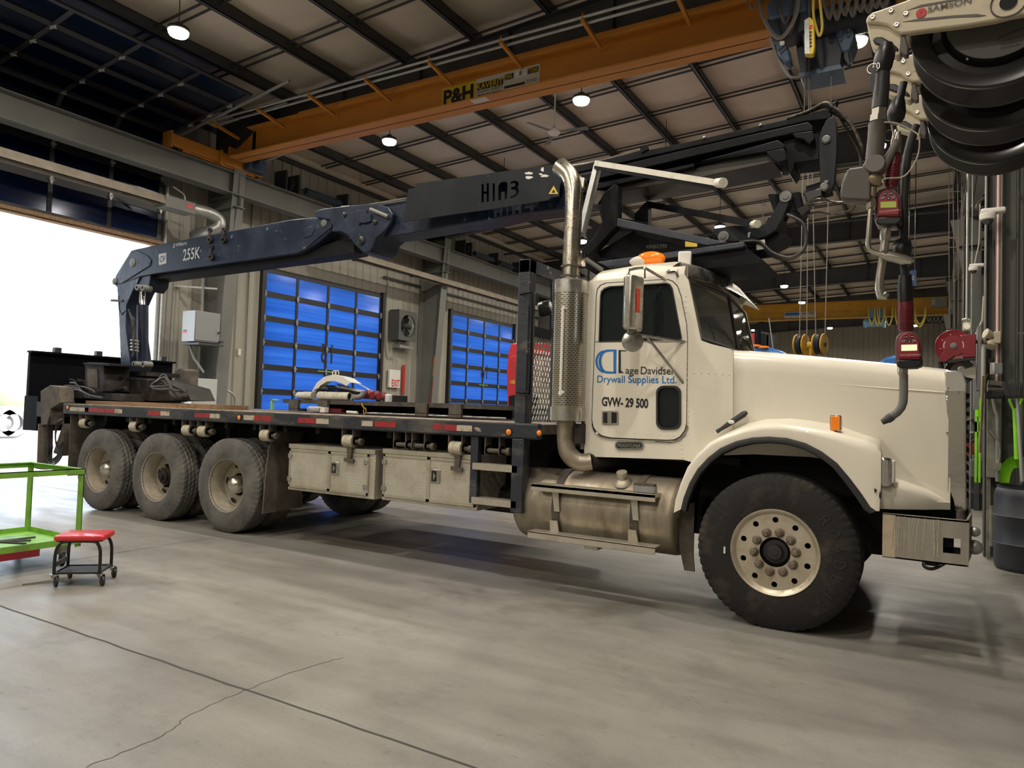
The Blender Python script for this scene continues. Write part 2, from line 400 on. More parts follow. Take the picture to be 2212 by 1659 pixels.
# ================================================================ building
WX = -14.1
def floor_mat():
    m = bpy.data.materials.new('concrete_floor'); m.use_nodes = True; nt = m.node_tree; n = nt.nodes; L = nt.links
    b = n['Principled BSDF']; tc = n.new('ShaderNodeTexCoord')
    def nz(scale, det=6, st=None, rough=.6):
        t = n.new('ShaderNodeTexNoise'); t.inputs['Scale'].default_value = scale; t.inputs['Detail'].default_value = det
        t.inputs['Roughness'].default_value = rough
        if st:
            mp = n.new('ShaderNodeMapping'); mp.inputs['Scale'].default_value = st[0]; mp.inputs['Rotation'].default_value = (0,0,st[1])
            L.new(tc.outputs['Object'], mp.inputs[0]); L.new(mp.outputs[0], t.inputs['Vector'])
        else: L.new(tc.outputs['Object'], t.inputs['Vector'])
        return t.outputs['Fac']
    def ramp(src, a, b_, ca, cb):
        r = n.new('ShaderNodeValToRGB'); r.color_ramp.elements[0].position = a; r.color_ramp.elements[1].position = b_
        r.color_ramp.elements[0].color = ca; r.color_ramp.elements[1].color = cb; L.new(src, r.inputs[0]); return r.outputs[0]
    def mul(A, B, f=1.0):
        x = n.new('ShaderNodeMix'); x.data_type = 'RGBA'; x.blend_type = 'MULTIPLY'; x.inputs[0].default_value = f
        L.new(A, x.inputs[6]); L.new(B, x.inputs[7]); return x.outputs[2]
    base = ramp(nz(.55, 8), .3, .72, (.20,.188,.17,1), (.29,.275,.245,1))
    streak = ramp(nz(1.6, 8, ((.35,2.2,1),.15)), .3, .62, (.74,.73,.72,1), (1,1,1,1))
    spots = ramp(nz(9, 5, ((1,1.5,1),.5), .7), .27, .38, (.62,.6,.58,1), (1,1,1,1))
    stain = ramp(nz(.9, 5), .26, .4, (.62,.55,.48,1), (1,1,1,1))
    flecks = ramp(nz(26, 4, ((.5,1.6,1),.3), .65), .25, .34, (.55,.52,.5,1), (1,1,1,1))
    blot = ramp(nz(2.6, 6, None, .7), .3, .5, (.84,.83,.82,1), (1.05,1.05,1.05,1))
    fine = ramp(nz(60, 3), .3, .7, (.9,.9,.9,1), (1.04,1.04,1.04,1))
    c = mul(mul(mul(mul(mul(mul(base, streak), spots), stain), fine), flecks), blot)
    sx = n.new('ShaderNodeSeparateXYZ'); L.new(tc.outputs['Object'], sx.inputs[0])
    def mth(op, a, b_):
        q = n.new('ShaderNodeMath'); q.operation = op
        for i_, w_ in enumerate((a, b_)):
            if isinstance(w_, (int, float)): q.inputs[i_].default_value = w_
            else: L.new(w_, q.inputs[i_])
        return q.outputs[0]
    dy = mth('ABSOLUTE', mth('SUBTRACT', sx.outputs[1], 6.1-19.0), 0)
    band = n.new('ShaderNodeMapRange'); band.inputs[1].default_value = .42; band.inputs[2].default_value = .15; L.new(dy, band.inputs[0])
    tn = n.new('ShaderNodeMapRange'); tn.inputs[1].default_value = .42; tn.inputs[2].default_value = .6; L.new(nz(2.2, 7, ((.35,5,1),0), .7), tn.inputs[0])
    tmx = n.new('ShaderNodeMix'); tmx.data_type = 'RGBA'; L.new(mth('MULTIPLY', mth('MULTIPLY', band.outputs[0], tn.outputs[0]), .75), tmx.inputs[0]); L.new(c, tmx.inputs[6]); tmx.inputs[7].default_value = (.17,.135,.095,1); c = tmx.outputs[2]
    L.new(c, b.inputs['Base Color'])
    mr = n.new('ShaderNodeMapRange'); mr.inputs[1].default_value = .3; mr.inputs[2].default_value = .7
    mr.inputs[3].default_value = .30; mr.inputs[4].default_value = .55
    L.new(nz(1.1, 7, ((.5,2,1),.2)), mr.inputs[0]); L.new(mr.outputs[0], b.inputs['Roughness'])
    bu = n.new('ShaderNodeBump'); bu.inputs['Strength'].default_value = .12; bu.inputs['Distance'].default_value = .01
    L.new(nz(7, 6), bu.inputs['Height']); L.new(bu.outputs[0], b.inputs['Normal'])
    return m
M['floor'] = floor_mat()
M['ground'] = mat('yard_ground', (.50,.44,.36), (.36,.32,.27), .6, .9, lo=.35, hi=.65)
M['joint'] = mat('joint_filler', (.05,.045,.04), rough=.9)
tag(MB().box((WX,-14,-.3), (9,52,0)).build('floor', M['floor']), kind='structure')
tag(MB().box((-90,-60,-.35), (WX,80,-.02)).build('yard_ground', M['ground']), kind='structure')
# control joints sawn in the slab
def joint(pts, w):
    mb = MB()
    for a, b in zip(pts[:-1], pts[1:]):
        a, b = Vector(a), Vector(b); d = (b-a).normalized(); s = V(-d.y, d.x, 0)*w/2
        mb.add([a-s, b-s, b+s, a+s], [(0,1,2,3)])
    return mb
def jit(a, b, n, amp):
    a, b = Vector(a), Vector(b); d = (b-a).normalized(); s = V(-d.y, d.x, 0)
    return [a.lerp(b, i/n) + s*random.uniform(-amp, amp) for i in range(n+1)]
for i, (pts, w) in enumerate([
        (jit((-14,2.59,.0012), (9,2.59,.0012), 120, .006), .014),
        (jit((-6.87,-10,.0012), (-6.87,52,.0012), 60, .003), .006),
        (jit((-14,6.3,.0012), (9,6.3,.0012), 60, .003), .006),
        (jit((-14,10.2,.0012), (9,10.2,.0012), 60, .003), .006)]):
    tag(joint(pts, w).build('trim_%d' % (10+i), M['joint']), kind='structure')
ck = [P(350,1620,'z',0), P(520,1540,'z',0), P(640,1480,'z',0), P(740,1445,'z',0), P(790,1430,'z',0)]
ck2 = [P(180,1659,'z',0), P(350,1590,'z',0), P(420,1540,'z',0), P(560,1480,'z',0), P(640,1450,'z',0), P(740,1420,'z',0)]
tag(joint([p+V(random.uniform(-.01,.01),random.uniform(-.01,.01),.0012) for p in smooth_path(ck2, 8)], .004).build('trim_15', M['joint']), kind='structure')

# corrugated cladding
def corr(mb, a, b, z0, z1, out, per=.305, rib=.035):
    """corrugated sheet from a to b (xy), ribs stick out along 'out'"""
    a, b, out = Vector((*a,0)), Vector((*b,0)), Vector((*out,0)); L = (b-a).length; d = (b-a)/L
    s = 0; pts = []
    while s < L:
        for t, h in ((0,0),(.19,0),(.205,.55),(.225,1),(.265,1),(.285,.55),(.305,0)):
            q = s+t*per/.305
            if q <= L: pts.append(a+d*q+out*(rib*h))
        s += per
    pts.append(b)
    mb.grid([[p+V(0,0,z0) for p in pts], [p+V(0,0,z1) for p in pts]], smooth=False)
    return mb
wl = MB()
corr(wl, (WX,-14), (WX,4.45), 0, 7.9, (1,0))
corr(wl, (WX,8.9), (WX,11.6), 0, 7.9, (1,0)); corr(wl, (WX,16.0), (WX,19.38), 0, 7.9, (1,0)); corr(wl, (WX,23.65), (WX,52), 0, 7.9, (1,0))
for a, b in ((4.45,8.9),(11.6,16.0),(19.38,23.65)): corr(wl, (WX,a), (WX,b), 4.78, 7.9, (1,0))
wl.box((WX-.25,-14,0), (WX-.02,4.45,7.9)); wl.box((WX-.25,8.9,0), (WX-.02,11.6,7.9)); wl.box((WX-.25,16,0), (WX-.02,19.38,7.9))
wl.box((WX-.25,23.65,0), (WX-.02,52,7.9))
for a, b in ((4.45,8.9),(11.6,16.0),(19.38,23.65)): wl.box((WX-.25,a,4.78), (WX-.02,b,7.9))
tag(wl.build('wall_left', M['wall']), kind='structure')
wb_ = MB(); corr(wb_, (WX,52), (9,52), 0, 9.2, (0,-1)); wb_.box((WX,52.02,0), (9,52.2,9.2))
tag(wb_.build('wall_back', M['wall']), kind='structure')
wr = MB(); corr(wr, (1.9,52), (1.9,10.62), 0, 9.0, (-1,0)); wr.box((1.92,10.65,0), (2.1,52,9.0))
tag(wr.build('wall_right', M['wall']), kind='structure')
M['wallgrey2'] = mat('grey_wall_paint', (.15,.145,.12), (.12,.115,.095), 1.5, .5, lo=.4, hi=.7, c3=(.10,.09,.075), s3=2.5, lo3=.62, hi3=.8, stretch=(1,1,.5))
wp = MB(); corr(wp, (.685,10.55), (9,10.55), 0, 9.0, (0,-1)); wp.box((.69,10.57,0), (9,10.7,9.0))
tag(wp.build('wall_partition', M['wallgrey2']), kind='structure')
wf = MB(); corr(wf, (9,-14), (WX,-14), 0, 9.0, (0,1)); wf.box((WX,-14.2,0), (9,-14.02,9)); corr(wf, (9,10.6), (9,-14), 0, 9.0, (-1,0)); wf.box((9.02,-14,0), (9.2,10.6,9))
tag(wf.build('wall_front', M['wall']), kind='structure')
# roof: sagging insulation facing + metal deck above
def roofz(x): return 7.85+.05*(x-WX)
rows = []; nx, ny = 92, 132
for i in range(nx+1):
    x = WX+(9-WX)*i/nx; r = []
    ph = ((x+11.5)/1.5) % 1.0
    for j in range(ny+1):
        y = -14+66*j/ny
        phy = ((y-2.4)/1.54) % 1.0
        sag = .07*math.sin(PI*ph)*math.sin(PI*phy)**.5 if 0 < phy < 1 else 0
        r.append(V(x, y, roofz(x)-.02-sag+.02*noise.noise(V(x*1.3, y*1.3, 0))))
    rows.append(r)
ce = MB().grid(rows, True)
ce.add([V(WX-.3,-14.3,roofz(WX)+.02),V(9.3,-14.3,roofz(9.3)+.02),V(9.3,52.3,roofz(9.3)+.02),V(WX-.3,52.3,roofz(WX)+.02)], [(0,1,2,3)])
ce.add([V(WX-.3,-14.3,roofz(WX)+.2),V(9.3,-14.3,roofz(9.3)+.2),V(9.3,52.3,roofz(9.3)+.2),V(WX-.3,52.3,roofz(WX)+.2)], [(0,1,2,3)])
tag(ce.build('ceiling', M['fabric'], angle=60), kind='structure')
# purlins
k = 0; x = -13.0
pur = []
for i in range(15):
    x = -13.0+1.5*i
    if x > 8.6: break
    z = roofz(x)-.03; y0, y1 = -14, 52
    mb = MB()
    mb.box((x-.008,y0,z-.26), (x+.008,y1,z)); mb.box((x-.008,y0,z-.26), (x+.075,y1,z-.248)); mb.box((x+.06,y0,z-.26),(x+.075,y1,z-.235)); mb.box((x-.075,y0,z-.012), (x+.008,y1,z))
    tag(mb.build('trim_%d' % (30+i), M['steel']), kind='structure')
# thin straps and sag rods under the facing, one object per row
row = 0
yy = -13.0
while yy < 51:
    mb = MB()
    for dy in (0, .17):
        mb.beam((WX+.1, yy+dy, roofz(WX)-.13), (8.9, yy+dy, roofz(8.9)-.13), .03, .03)
    tag(mb.build('trim_%d' % (60+row), M['steel']), kind='structure'); row += 1; yy += 1.54
# frames: rafters and tapered columns
FR = [2.4, 10.1, 17.8, 25.5, 33.2, 40.9, 48.6]
for i, y in enumerate(FR):
    mb = MB(); n = 12
    def bot(x): return roofz(x)-.28-(.62+.25*abs((x+6.5)/7.5)**1.5)
    for s_ in range(n):
        xa = WX+.3+(8.9-WX-.3)*s_/n; xb = WX+.3+(8.9-WX-.3)*(s_+1)/n
        mb.prism([V(xa,y-.005,roofz(xa)-.29), V(xb,y-.005,roofz(xb)-.29), V(xb,y-.005,bot(xb)), V(xa,y-.005,bot(xa))], (0,.01,0))
        mb.prism([V(xa,y-.11,bot(xa)), V(xb,y-.11,bot(xb)), V(xb,y-.11,bot(xb)-.016), V(xa,y-.11,bot(xa)-.016)], (0,.22,0))
        mb.prism([V(xa,y-.11,roofz(xa)-.28), V(xb,y-.11,roofz(xb)-.28), V(xb,y-.11,roofz(xb)-.296), V(xa,y-.11,roofz(xa)-.296)], (0,.22,0))
        mb.box((xa-.004,y-.1,bot(xa)), (xa+.004,y+.1,roofz(xa)-.29))
    tag(mb.build('trim_%d' % (110+i), M['steel']), kind='structure')
def column(x0, x1b, x1t, y, zt, nm, mt):
    """tapered I column: outer flange at x0, inner flange from x1b (floor) to x1t (top)"""
    mb = MB()
    mb.prism([V(x0,y-.005,0), V(x1b,y-.005,0), V(x1t,y-.005,zt), V(x0,y-.005,zt)], (0,.01,0))
    mb.box((x0-.014,y-.15,0), (x0,y+.15,zt))
    mb.prism([V(x1b,y-.15,0), V(x1b+.014,y-.15,0), V(x1t+.014,y-.15,zt), V(x1t,y-.15,zt)], (0,.30,0))
    return tag(mb.build(nm, mt), kind='structure')
for i, y in enumerate(FR[1:]):
    column(WX+.18, WX+.62, WX+1.05, y, 7.0, 'trim_%d' % (120+i), M['steelg'])
# far right columns (the near one is built with the wall gear)
for i, y in enumerate(FR[1:]):
    mb = MB(); xo = .50
    mb.box((xo,y-.15,0), (xo+.012,y+.15,5.95)); mb.box((xo,y-.006,0), (xo+.30,y+.006,5.95)); mb.box((xo+.30,y-.15,0), (xo+.312,y+.15,8.2))
    if i > 0:
        mb.box((xo-.1,y-.15,5.3), (xo+.3,y+.15,5.32)); mb.prism([V(xo,y-.01,4.7),V(xo-.25,y-.01,5.9),V(xo,y-.01,5.9)], (0,.02,0))
    tag(mb.build('trim_%d' % (130+i), M['steelg2']), kind='structure')
# crane runway beams
def ibeam(mb, x, y0, y1, z0, z1, w=.3, t=.02):
    mb.box((x-.006,y0,z0), (x+.006,y1,z1)); mb.box((x-w/2,y0,z0), (x+w/2,y1,z0+t)); mb.box((x-w/2,y0,z1-t), (x+w/2,y1,z1))
RX = -13.2
for nm, x in (('trim_140', RX), ('trim_141', .62)):
    mb = MB(); ibeam(mb, x, 2.0 if x < -1 else 10.0, 52, 6.0, 6.48)
    for y in FR[1:]: mb.box((x-.14,y-.01,6.0), (x+.14,y+.01,6.48))
    tag(mb.build(nm, M['steelg']), kind='structure')
    mb = MB().box((x-.03,2.0 if x < -1 else 10.0,6.48), (x+.03,52,6.53))
    tag(mb.build(nm.replace('14','15',1), M['steel']), kind='structure')
# runway brackets with knee braces off the wall columns
for i, y in enumerate(FR[1:]):
    mb = MB().box((WX+.2,y-.12,5.72), (RX+.2,y+.12,5.74)); mb.box((WX+.2,y-.12,5.98), (RX+.2,y+.12,6.0)); mb.box((WX+.2,y-.006,5.74), (RX+.2,y+.006,5.98))
    mb.beam((WX+.9,y,5.1), (RX+.1,y,5.72), .08, .08)
    tag(mb.build('trim_%d' % (160+i), M['steelg']), kind='structure')
# eave strut + rolled insulation at the wall head
tag(MB().box((WX+.02,8.9,7.55), (WX+.12,52,7.8)).build('trim_170', M['steel']), kind='structure')
tag(MB().tube([V(WX+.16,9,7.74), V(WX+.16,52,7.74)], .10, 8).build('trim_171', M['fabric']), kind='structure')
# lighter cladding girt strip under the runway
tag(MB().box((WX+.04,16.0,5.3), (WX+.1,26,5.36)).build('trim_172', M['steel']), kind='structure')

# ---- sectional overhead doors with translucent blue glazing
def pane_mat():
    m = bpy.data.materials.new('blue_translucent_pane'); m.use_nodes = True; nt = m.node_tree; n = nt.nodes; L = nt.links
    n.remove(n['Principled BSDF']); out = n['Material Output']
    tr = n.new('ShaderNodeBsdfTranslucent'); gl = n.new('ShaderNodeBsdfGlossy'); mixs = n.new('ShaderNodeMixShader'); fr = n.new('ShaderNodeFresnel')
    tc = n.new('ShaderNodeTexCoord'); mp = n.new('ShaderNodeMapping'); mp.inputs['Scale'].default_value = (1,.25,9)
    nz = n.new('ShaderNodeTexNoise'); nz.inputs['Scale'].default_value = 1.2; nz.inputs['Detail'].default_value = 5
    cr = n.new('ShaderNodeValToRGB'); cr.color_ramp.elements[0].position = .3; cr.color_ramp.elements[1].position = .75
    cr.color_ramp.elements[0].color = (.12,.29,.62,1); cr.color_ramp.elements[1].color = (.20,.40,.76,1)
    L.new(tc.outputs['Object'], mp.inputs[0]); L.new(mp.outputs[0], nz.inputs['Vector']); L.new(nz.outputs['Fac'], cr.inputs[0]); L.new(cr.outputs[0], tr.inputs[0])
    gl.inputs['Roughness'].default_value = .12; gl.inputs[0].default_value = (.8,.85,1,1); fr.inputs[0].default_value = 1.45
    L.new(fr.outputs[0], mixs.inputs[0]); L.new(tr.outputs[0], mixs.inputs[1]); L.new(gl.outputs[0], mixs.inputs[2]); L.new(mixs.outputs[0], out.inputs[0])
    return m
M['pane'] = pane_mat()
def section_frame(y0, y1, n, O, U_, h, w=.068):
    """one door section: rails and stiles in the plane through O (at y=0), U_ points up the door"""
    mb = MB(); pn = MB(); O = Vector(O); U_ = Vector(U_).normalized(); N = U_.cross(V(0,1,0)).normalized()
    def rect(mb, ya, yb, a, b, t0, t1):
        p = [O+V(0,y,0)+U_*q+N*t for t in (t0, t1) for y, q in ((ya,a),(yb,a),(yb,b),(ya,b))]
        mb.add(p, [(0,3,2,1),(4,5,6,7),(0,1,5,4),(1,2,6,5),(2,3,7,6),(3,0,4,7)])
    rect(mb, y0, y1, 0, w, -.022, .022); rect(mb, y0, y1, h-w, h+.001, -.022, .022)
    for k in range(n+1):
        yc = y0+(y1-y0)*k/n; ya, yb = (yc, yc+.09) if k == 0 else ((yc-.09, yc) if k == n else (yc-.04, yc+.04))
        rect(mb, ya, yb, w, h-w, -.02, .02)
    rect(pn, y0+.05, y1-.05, w*.8, h-w*.8, -.004, .004)
    return mb, pn
def hinge(parent, c, N, U_, name='hinge'):
    c = Vector(c); N = Vector(N); U_ = Vector(U_); mb = MB()
    for s_ in (-1, 1): mb.prism([c+U_*(s_*.01)+V(0,-.035,0), c+U_*(s_*.01)+V(0,.035,0), c+U_*(s_*.085)+V(0,.008,0), c+U_*(s_*.085)+V(0,-.008,0)], N*.03)
    mb.cyl(c+V(0,-.05,0)+N*.03, c+V(0,.05,0)+N*.03, .012, 6)
    return mb.build(name, M['galv'], parent)
def door(name, y0, y1, label, num=None):
    root = thing(name, label, 'overhead door', (WX+.05, (y0+y1)/2, 0), kind='structure')
    h = 4.76/8
    for k in range(8):
        f, p = section_frame(y0, y1, 4, (WX+.06,0,k*h), (0,0,1), h)
        s_ = f.build('door_section', M['frame'], root); p.build('pane', M['pane'], s_)
        if k < 8 and k > 1:
            for j in range(5):
                yy = min(max(y0+(y1-y0)*j/4, y0+.045), y1-.045)
                hinge(s_, (WX+.085, yy, k*h), (1,0,0), (0,0,1))
    tr = MB()
    for y in (y0-.03, y1+.03): tr.box((WX-.05,y-.05,0), (WX+.14,y+.05,4.85))
    tr.box((WX+.03,y0-.1,4.72), (WX+.07,y1+.1,4.82)); tr.build('track', M['frame'], root)
    if num:
        a, b, nn = num
        txt(nn, (WX+.09, a, 2.62), V(0,1,0), V(0,0,1), .42, .5, .004, .01, True).build('number', M['ink'], root)
        MB().box((WX+.085,a-.08,2.38), (WX+.092,a+.5,2.40)).build('marker_strip', M['lime'], root)
    return root
door('door_1', 11.65, 15.95, 'closed overhead door of blue panes with mirrored number 15', (13.6, 0, '15'))
door('door_2', 19.42, 23.6, 'closed overhead door of blue panes with mirrored number 16', (21.35, 0, '16'))
# spring shafts above doors
def shaft(y0, y1, z=6.9):
    r = thing('torsion_shaft', 'dark torsion spring shaft high on the wall above the %s blue door' % ('nearer' if y0 < 16 else 'farther'), 'door spring', (WX+.35, (y0+y1)/2, z), group=None)
    MB().cyl((WX+.35,y0,z), (WX+.35,y1,z), .02, 8).build('shaft', M['steel'], r)
    for a, b in ((y0+.7,y0+1.9), (y0+2.3,y0+3.3)):
        MB().cyl((WX+.35,a,z), (WX+.35,b,z), .085, 12).build('spring', M['hoistblue'], r)
    for y in (y0, y1-.02, y0+2.1, y0+.4): MB().box((WX+.06,y-.03,z-.35), (WX+.45,y+.03,z+.3)).build('bracket', M['steel'], r)
    for y in (y0+.15, y1-.15): MB().lathe((WX+.35,y,z), (0,1,0), [(0,-.04),(.16,-.04),(.13,0),(.16,.04),(0,.04)], 16).build('cable_drum', M['steel'], r)
shaft(11.9, 15.8); shaft(19.6, 23.4)
# the raised door over the open bay
root = thing('door_3', 'raised dark blue overhead door hanging above the open doorway', 'overhead door', (WX+.3, 6.7, 4.76), kind='structure')
dp = [(WX+.22,4.78),(WX+.22,5.44),(WX+.22,6.1),(WX+.22,6.72),(-13.6,7.03),(-13.0,7.11),(-12.4,7.19),(-11.8,7.27),(-11.2,7.35)]
for k in range(8):
    cur = V(dp[k][0],0,dp[k][1]); u = V(dp[k+1][0]-dp[k][0],0,dp[k+1][1]-dp[k][1]); hh = u.length; u /= hh
    f, p = section_frame(4.5, 8.85, 4, cur, u, hh); s_ = f.build('door_section', M['frame'], root)
    p.build('pane', M['pane'], s_)
    N = u.cross(V(0,1,0)) * -1
    N = V(u.z, 0, -u.x)
    if k:
        for j in range(1, 5): hinge(s_, cur+V(0,4.5+4.35*j/4-(.045 if j == 4 else 0),0)+N*.022, N, u)
f = MB()
f.box((WX+.2,4.45,4.73), (WX+.26,8.9,4.79)); f.build('bottom_rail', M['wood'], root)
pp = [V(WX+.26,8.93,0), V(WX+.26,8.93,6.62)] + [V(WX+.26+.4*(1-math.cos(t)),8.93,6.62+.38*math.sin(t)) for t in (.4,.8,1.2,1.5)] + [V(-10.3,8.93,7.46)]
MB().tube(pp, .03, 6).build('track', M['galv'], root)
# wood seal + header strip by the opening
tag(MB().box((WX+.02,4.4,4.7), (WX+.2,8.95,4.75)).build('trim_180', M['wood']), kind='structure')
tag(MB().box((WX-.25,8.86,0), (WX+.16,8.9,4.78)).build('trim_181', M['whiteplain']), kind='structure')
tag(MB().box((WX-.2,8.9,0), (WX+.2,8.98,6.0)).build('trim_182', M['steelg']), kind='structure')

# ---------------------------------------------------------------- high bay lamps
def lamp_proto():
    r = thing('high_bay_lamp', 'lamp', 'lamp', (0,0,0))
    MB().lathe((0,0,0), (0,0,1), [(0,.08),(.04,.08),(.05,.03),(.115,.02),(.12,-.02),(.11,-.03)], 20).build('housing', M['steel'], r, local=True)
    MB().lathe((0,0,0), (0,0,1), [(.112,-.02),(.106,-.06),(.092,-.085),(.088,-.085),(.1,-.055),(.108,-.02)], 20).build('diffuser', M['lampglow'], r, local=True)
    return r
M['lampglow'] = mat('lamp_glow', (1,1,1), emis=(1.0,.93,.78), es=40)
proto = lamp_proto(); first = True
LX = (-9.6, -5.3, -1.0); LY = (-10, -5.5, -.6, 3.2, 6.24, 10.95, 15.4, 20.2, 25.6, 30.3, 34.8, 40, 45)
named = {(-9.6,6.24): 'glowing round lamp nearest the raised door, top left of the picture', (-9.6,10.95): 'glowing round lamp just under the orange girder near its left third',
 (-5.3,10.95): 'glowing round lamp right of the sign on the orange girder beside the fan', (-5.3,20.2): 'glowing round lamp behind the tip of the lower hose boom arm above the cab',
 (-1.0,15.4): 'glowing round lamp behind the upper oil gun hose', (-1.0,10.95): 'glowing round lamp beside the tip of the top reel arm'}
for x in LX:
    for y in LY:
        L_ = bpy.data.lights.new('lamp_light', 'AREA'); L_.shape = 'DISK'; L_.size = .22; L_.energy = LAMP_W; L_.color = LAMP_COL
        lo_ = bpy.data.objects.new('lamp_light', L_); COL.objects.link(lo_); lo_.location = (x, y, 6.865)
        if y < 4: 
            continue
        o = proto if first else copy_tree(proto); first = False
        o.location = (x, y, 6.95); o.scale = (1.3,1.3,1.1)
        lb = named.get((x,y))
        if lb: o['label'] = lb
        else:
            rowi = LY.index(y)-LY.index(6.24)
            o['label'] = 'high bay lamp in the %s lamp row from the camera, %s column' % (('first','second','third','fourth','fifth','sixth','seventh','eighth','ninth')[rowi], {-9.6:'the left',-5.3:'the middle',-1.0:'the right'}[x]); o['group'] = 'rows of high bay lamps'
        c = bpy.data.objects.new('cord', None)
        bpy.data.objects.remove(c)
        MB().cyl((0,0,.07), (0,0,(roofz(x)-6.95)/1.1-.05), .006, 5).build('cord', M['steel'], o, local=True)
# ================================================================ truck
YS = 5.43; YC = 6.68
truck = thing('flatbed_truck', 'dirty white long nosed flatbed truck carrying a folded black loader crane', 'truck', (-5.0, YC, 0))
T = truck
def mir(p): return V(p.x, 2*YC-p.y, p.z)
# diamond plate material
def diamond():
    m = M['alu'].copy(); m.name = 'diamond_plate'; nt = m.node_tree; n = nt.nodes; L = nt.links; b = n['Principled BSDF']
    tc = n.new('ShaderNodeTexCoord'); sp = n.new('ShaderNodeSeparateXYZ'); L.new(tc.outputs['Object'], sp.inputs[0])
    def mt(op, a, b_=None):
        x = n.new('ShaderNodeMath'); x.operation = op
        for i, q in enumerate((a, b_)):
            if q is None: continue
            if isinstance(q, (int, float)): x.inputs[i].default_value = q
            else: L.new(q, x.inputs[i])
        return x.outputs[0]
    k = 33
    u = mt('MULTIPLY', mt('ADD', sp.outputs[0], sp.outputs[1]), k); v = mt('MULTIPLY', sp.outputs[2], k)
    a = mt('SUBTRACT', mt('FRACT', u), .5); c = mt('SUBTRACT', mt('FRACT', v), .5)
    par = mt('SUBTRACT', mt('MULTIPLY', mt('PINGPONG', mt('ADD', mt('FLOOR', u), mt('FLOOR', v)), 1), 2), 1)
    q1 = mt('ADD', a, mt('MULTIPLY', c, par)); q2 = mt('SUBTRACT', a, mt('MULTIPLY', c, par))
    e = mt('ADD', mt('POWER', mt('DIVIDE', q1, .55), 2), mt('POWER', mt('DIVIDE', q2, .17), 2))
    mr = n.new('ShaderNodeMapRange'); mr.inputs[1].default_value = 1.2; mr.inputs[2].default_value = .5; L.new(e, mr.inputs[0])
    bu = n.new('ShaderNodeBump'); bu.inputs['Strength'].default_value = .9; bu.inputs['Distance'].default_value = .004
    L.new(mr.outputs[0], bu.inputs['Height']); L.new(bu.outputs[0], b.inputs['Normal'])
    return m
M['diamond'] = diamond()
M['diamond'].node_tree.nodes['Principled BSDF'].inputs['Metallic'].default_value = .45
# ---- wheels
def tire(mb, c, R, Ri, w, blocks=54):
    """tire round local +Y axis, outer sidewall at c.y; lathe along +Y with tread blocks"""
    prof = [(Ri-.012,.02),(Ri+.012,.0),(Ri+.05,-.006),(R-.14,-.008),(R-.07,.004),(R-.035,.014),(R-.012,.028)]
    nt = 12
    for j in range(nt+1): prof.append((R-.003*abs(j/nt*2-1)**3, .034+(w-.068)*j/nt))
    prof += [(R-.012,w-.028),(R-.07,w-.004),(R-.14,w+.006),(Ri+.012,w),(Ri-.012,w-.02)]
    n = blocks*4
    def dp(j, k):
        jj = j-7
        if 0 <= jj <= nt:
            if jj in (3, 6, 9): return -.012
            sh = (jj//3) % 2*2
            if (k+sh+jj % 3) % 4 == 0: return -.011
        if j in (5, 6, 7+nt+1) and (k % 4 == 0): return -.008
        return 0
    mb.lathe(c, (0,1,0), prof, n, True, disp=dp)
    return mb
def rear_wheel(name, x, y, sgn, hub=True, parent=None):
    """dual wheel, outer face towards sgn*y"""
    r = bpy.data.objects.new(name, None); COL.objects.link(r); r.parent = parent
    r.location = V(x, y, .545)-ORG[parent.name]; ORG[r.name] = V(x, y, .545)
    if sgn > 0: r.rotation_euler = (0, 0, PI)
    R = .545
    for k, yy in enumerate((0, .34)):
        tire(MB(), V(0,yy,0), R, .30, .27).build('tire', M['rtire'], r, local=True, angle=28)
        mb = MB().lathe((0,yy,0), (0,1,0), [(.30,.008),(.315,.0),(.298,.012),(.285,.03),(.275,.10),(.262,.14),(.258,.19),(.20,.215),(.13,.20),(.13,.19)] if k == 0 else
                        [(.30,.008),(.29,.03),(.27,.2),(.1,.2)], 40)
        mb.build('rim', M['steelrim'], r, local=True, angle=50)
    mb = MB()
    for i in range(5):
        a = 2*PI*i/5+.5
        cx, cz = .215*math.cos(a), .215*math.sin(a); t = V(-math.sin(a), 0, math.cos(a)); q = V(math.cos(a), 0, math.sin(a))
        mb.add([V(cx,.19+.006,cz)+t*(.048*math.cos(b))+q*(.024*math.sin(b))-V(0,.008,0) for b in [2*PI*j/12 for j in range(12)]], [tuple(range(12))])
    mb.build('hand_hole', M['dark'], r, local=True)
    if hub:
        MB().lathe((0,.07,0), (0,1,0), [(0,-.02),(.035,-.014),(.075,.008),(.10,.045),(.108,.09),(.108,.13)], 24).build('hub_cap', M['chromed'], r, local=True)
    else:
        mb = MB().lathe((0,.06,0), (0,1,0), [(0,0),(.04,0),(.042,.03),(.085,.035),(.088,.06),(.11,.065),(.112,.13)], 20)
        for i in range(10):
            a = 2*PI*i/10; mb.cyl((.14*math.cos(a),.155,.14*math.sin(a)), (.14*math.cos(a),.20,.14*math.sin(a)), .016, 6)
        mb.build('hub', M['grime'], r, local=True)
    return r
for i, x in enumerate((-7.03, -8.37, -9.66)):
    rear_wheel('rear_wheel', x, YS, -1, hub=(i != 1), parent=T)
    rear_wheel('rear_wheel', x, 2*YC-YS, 1, parent=T)
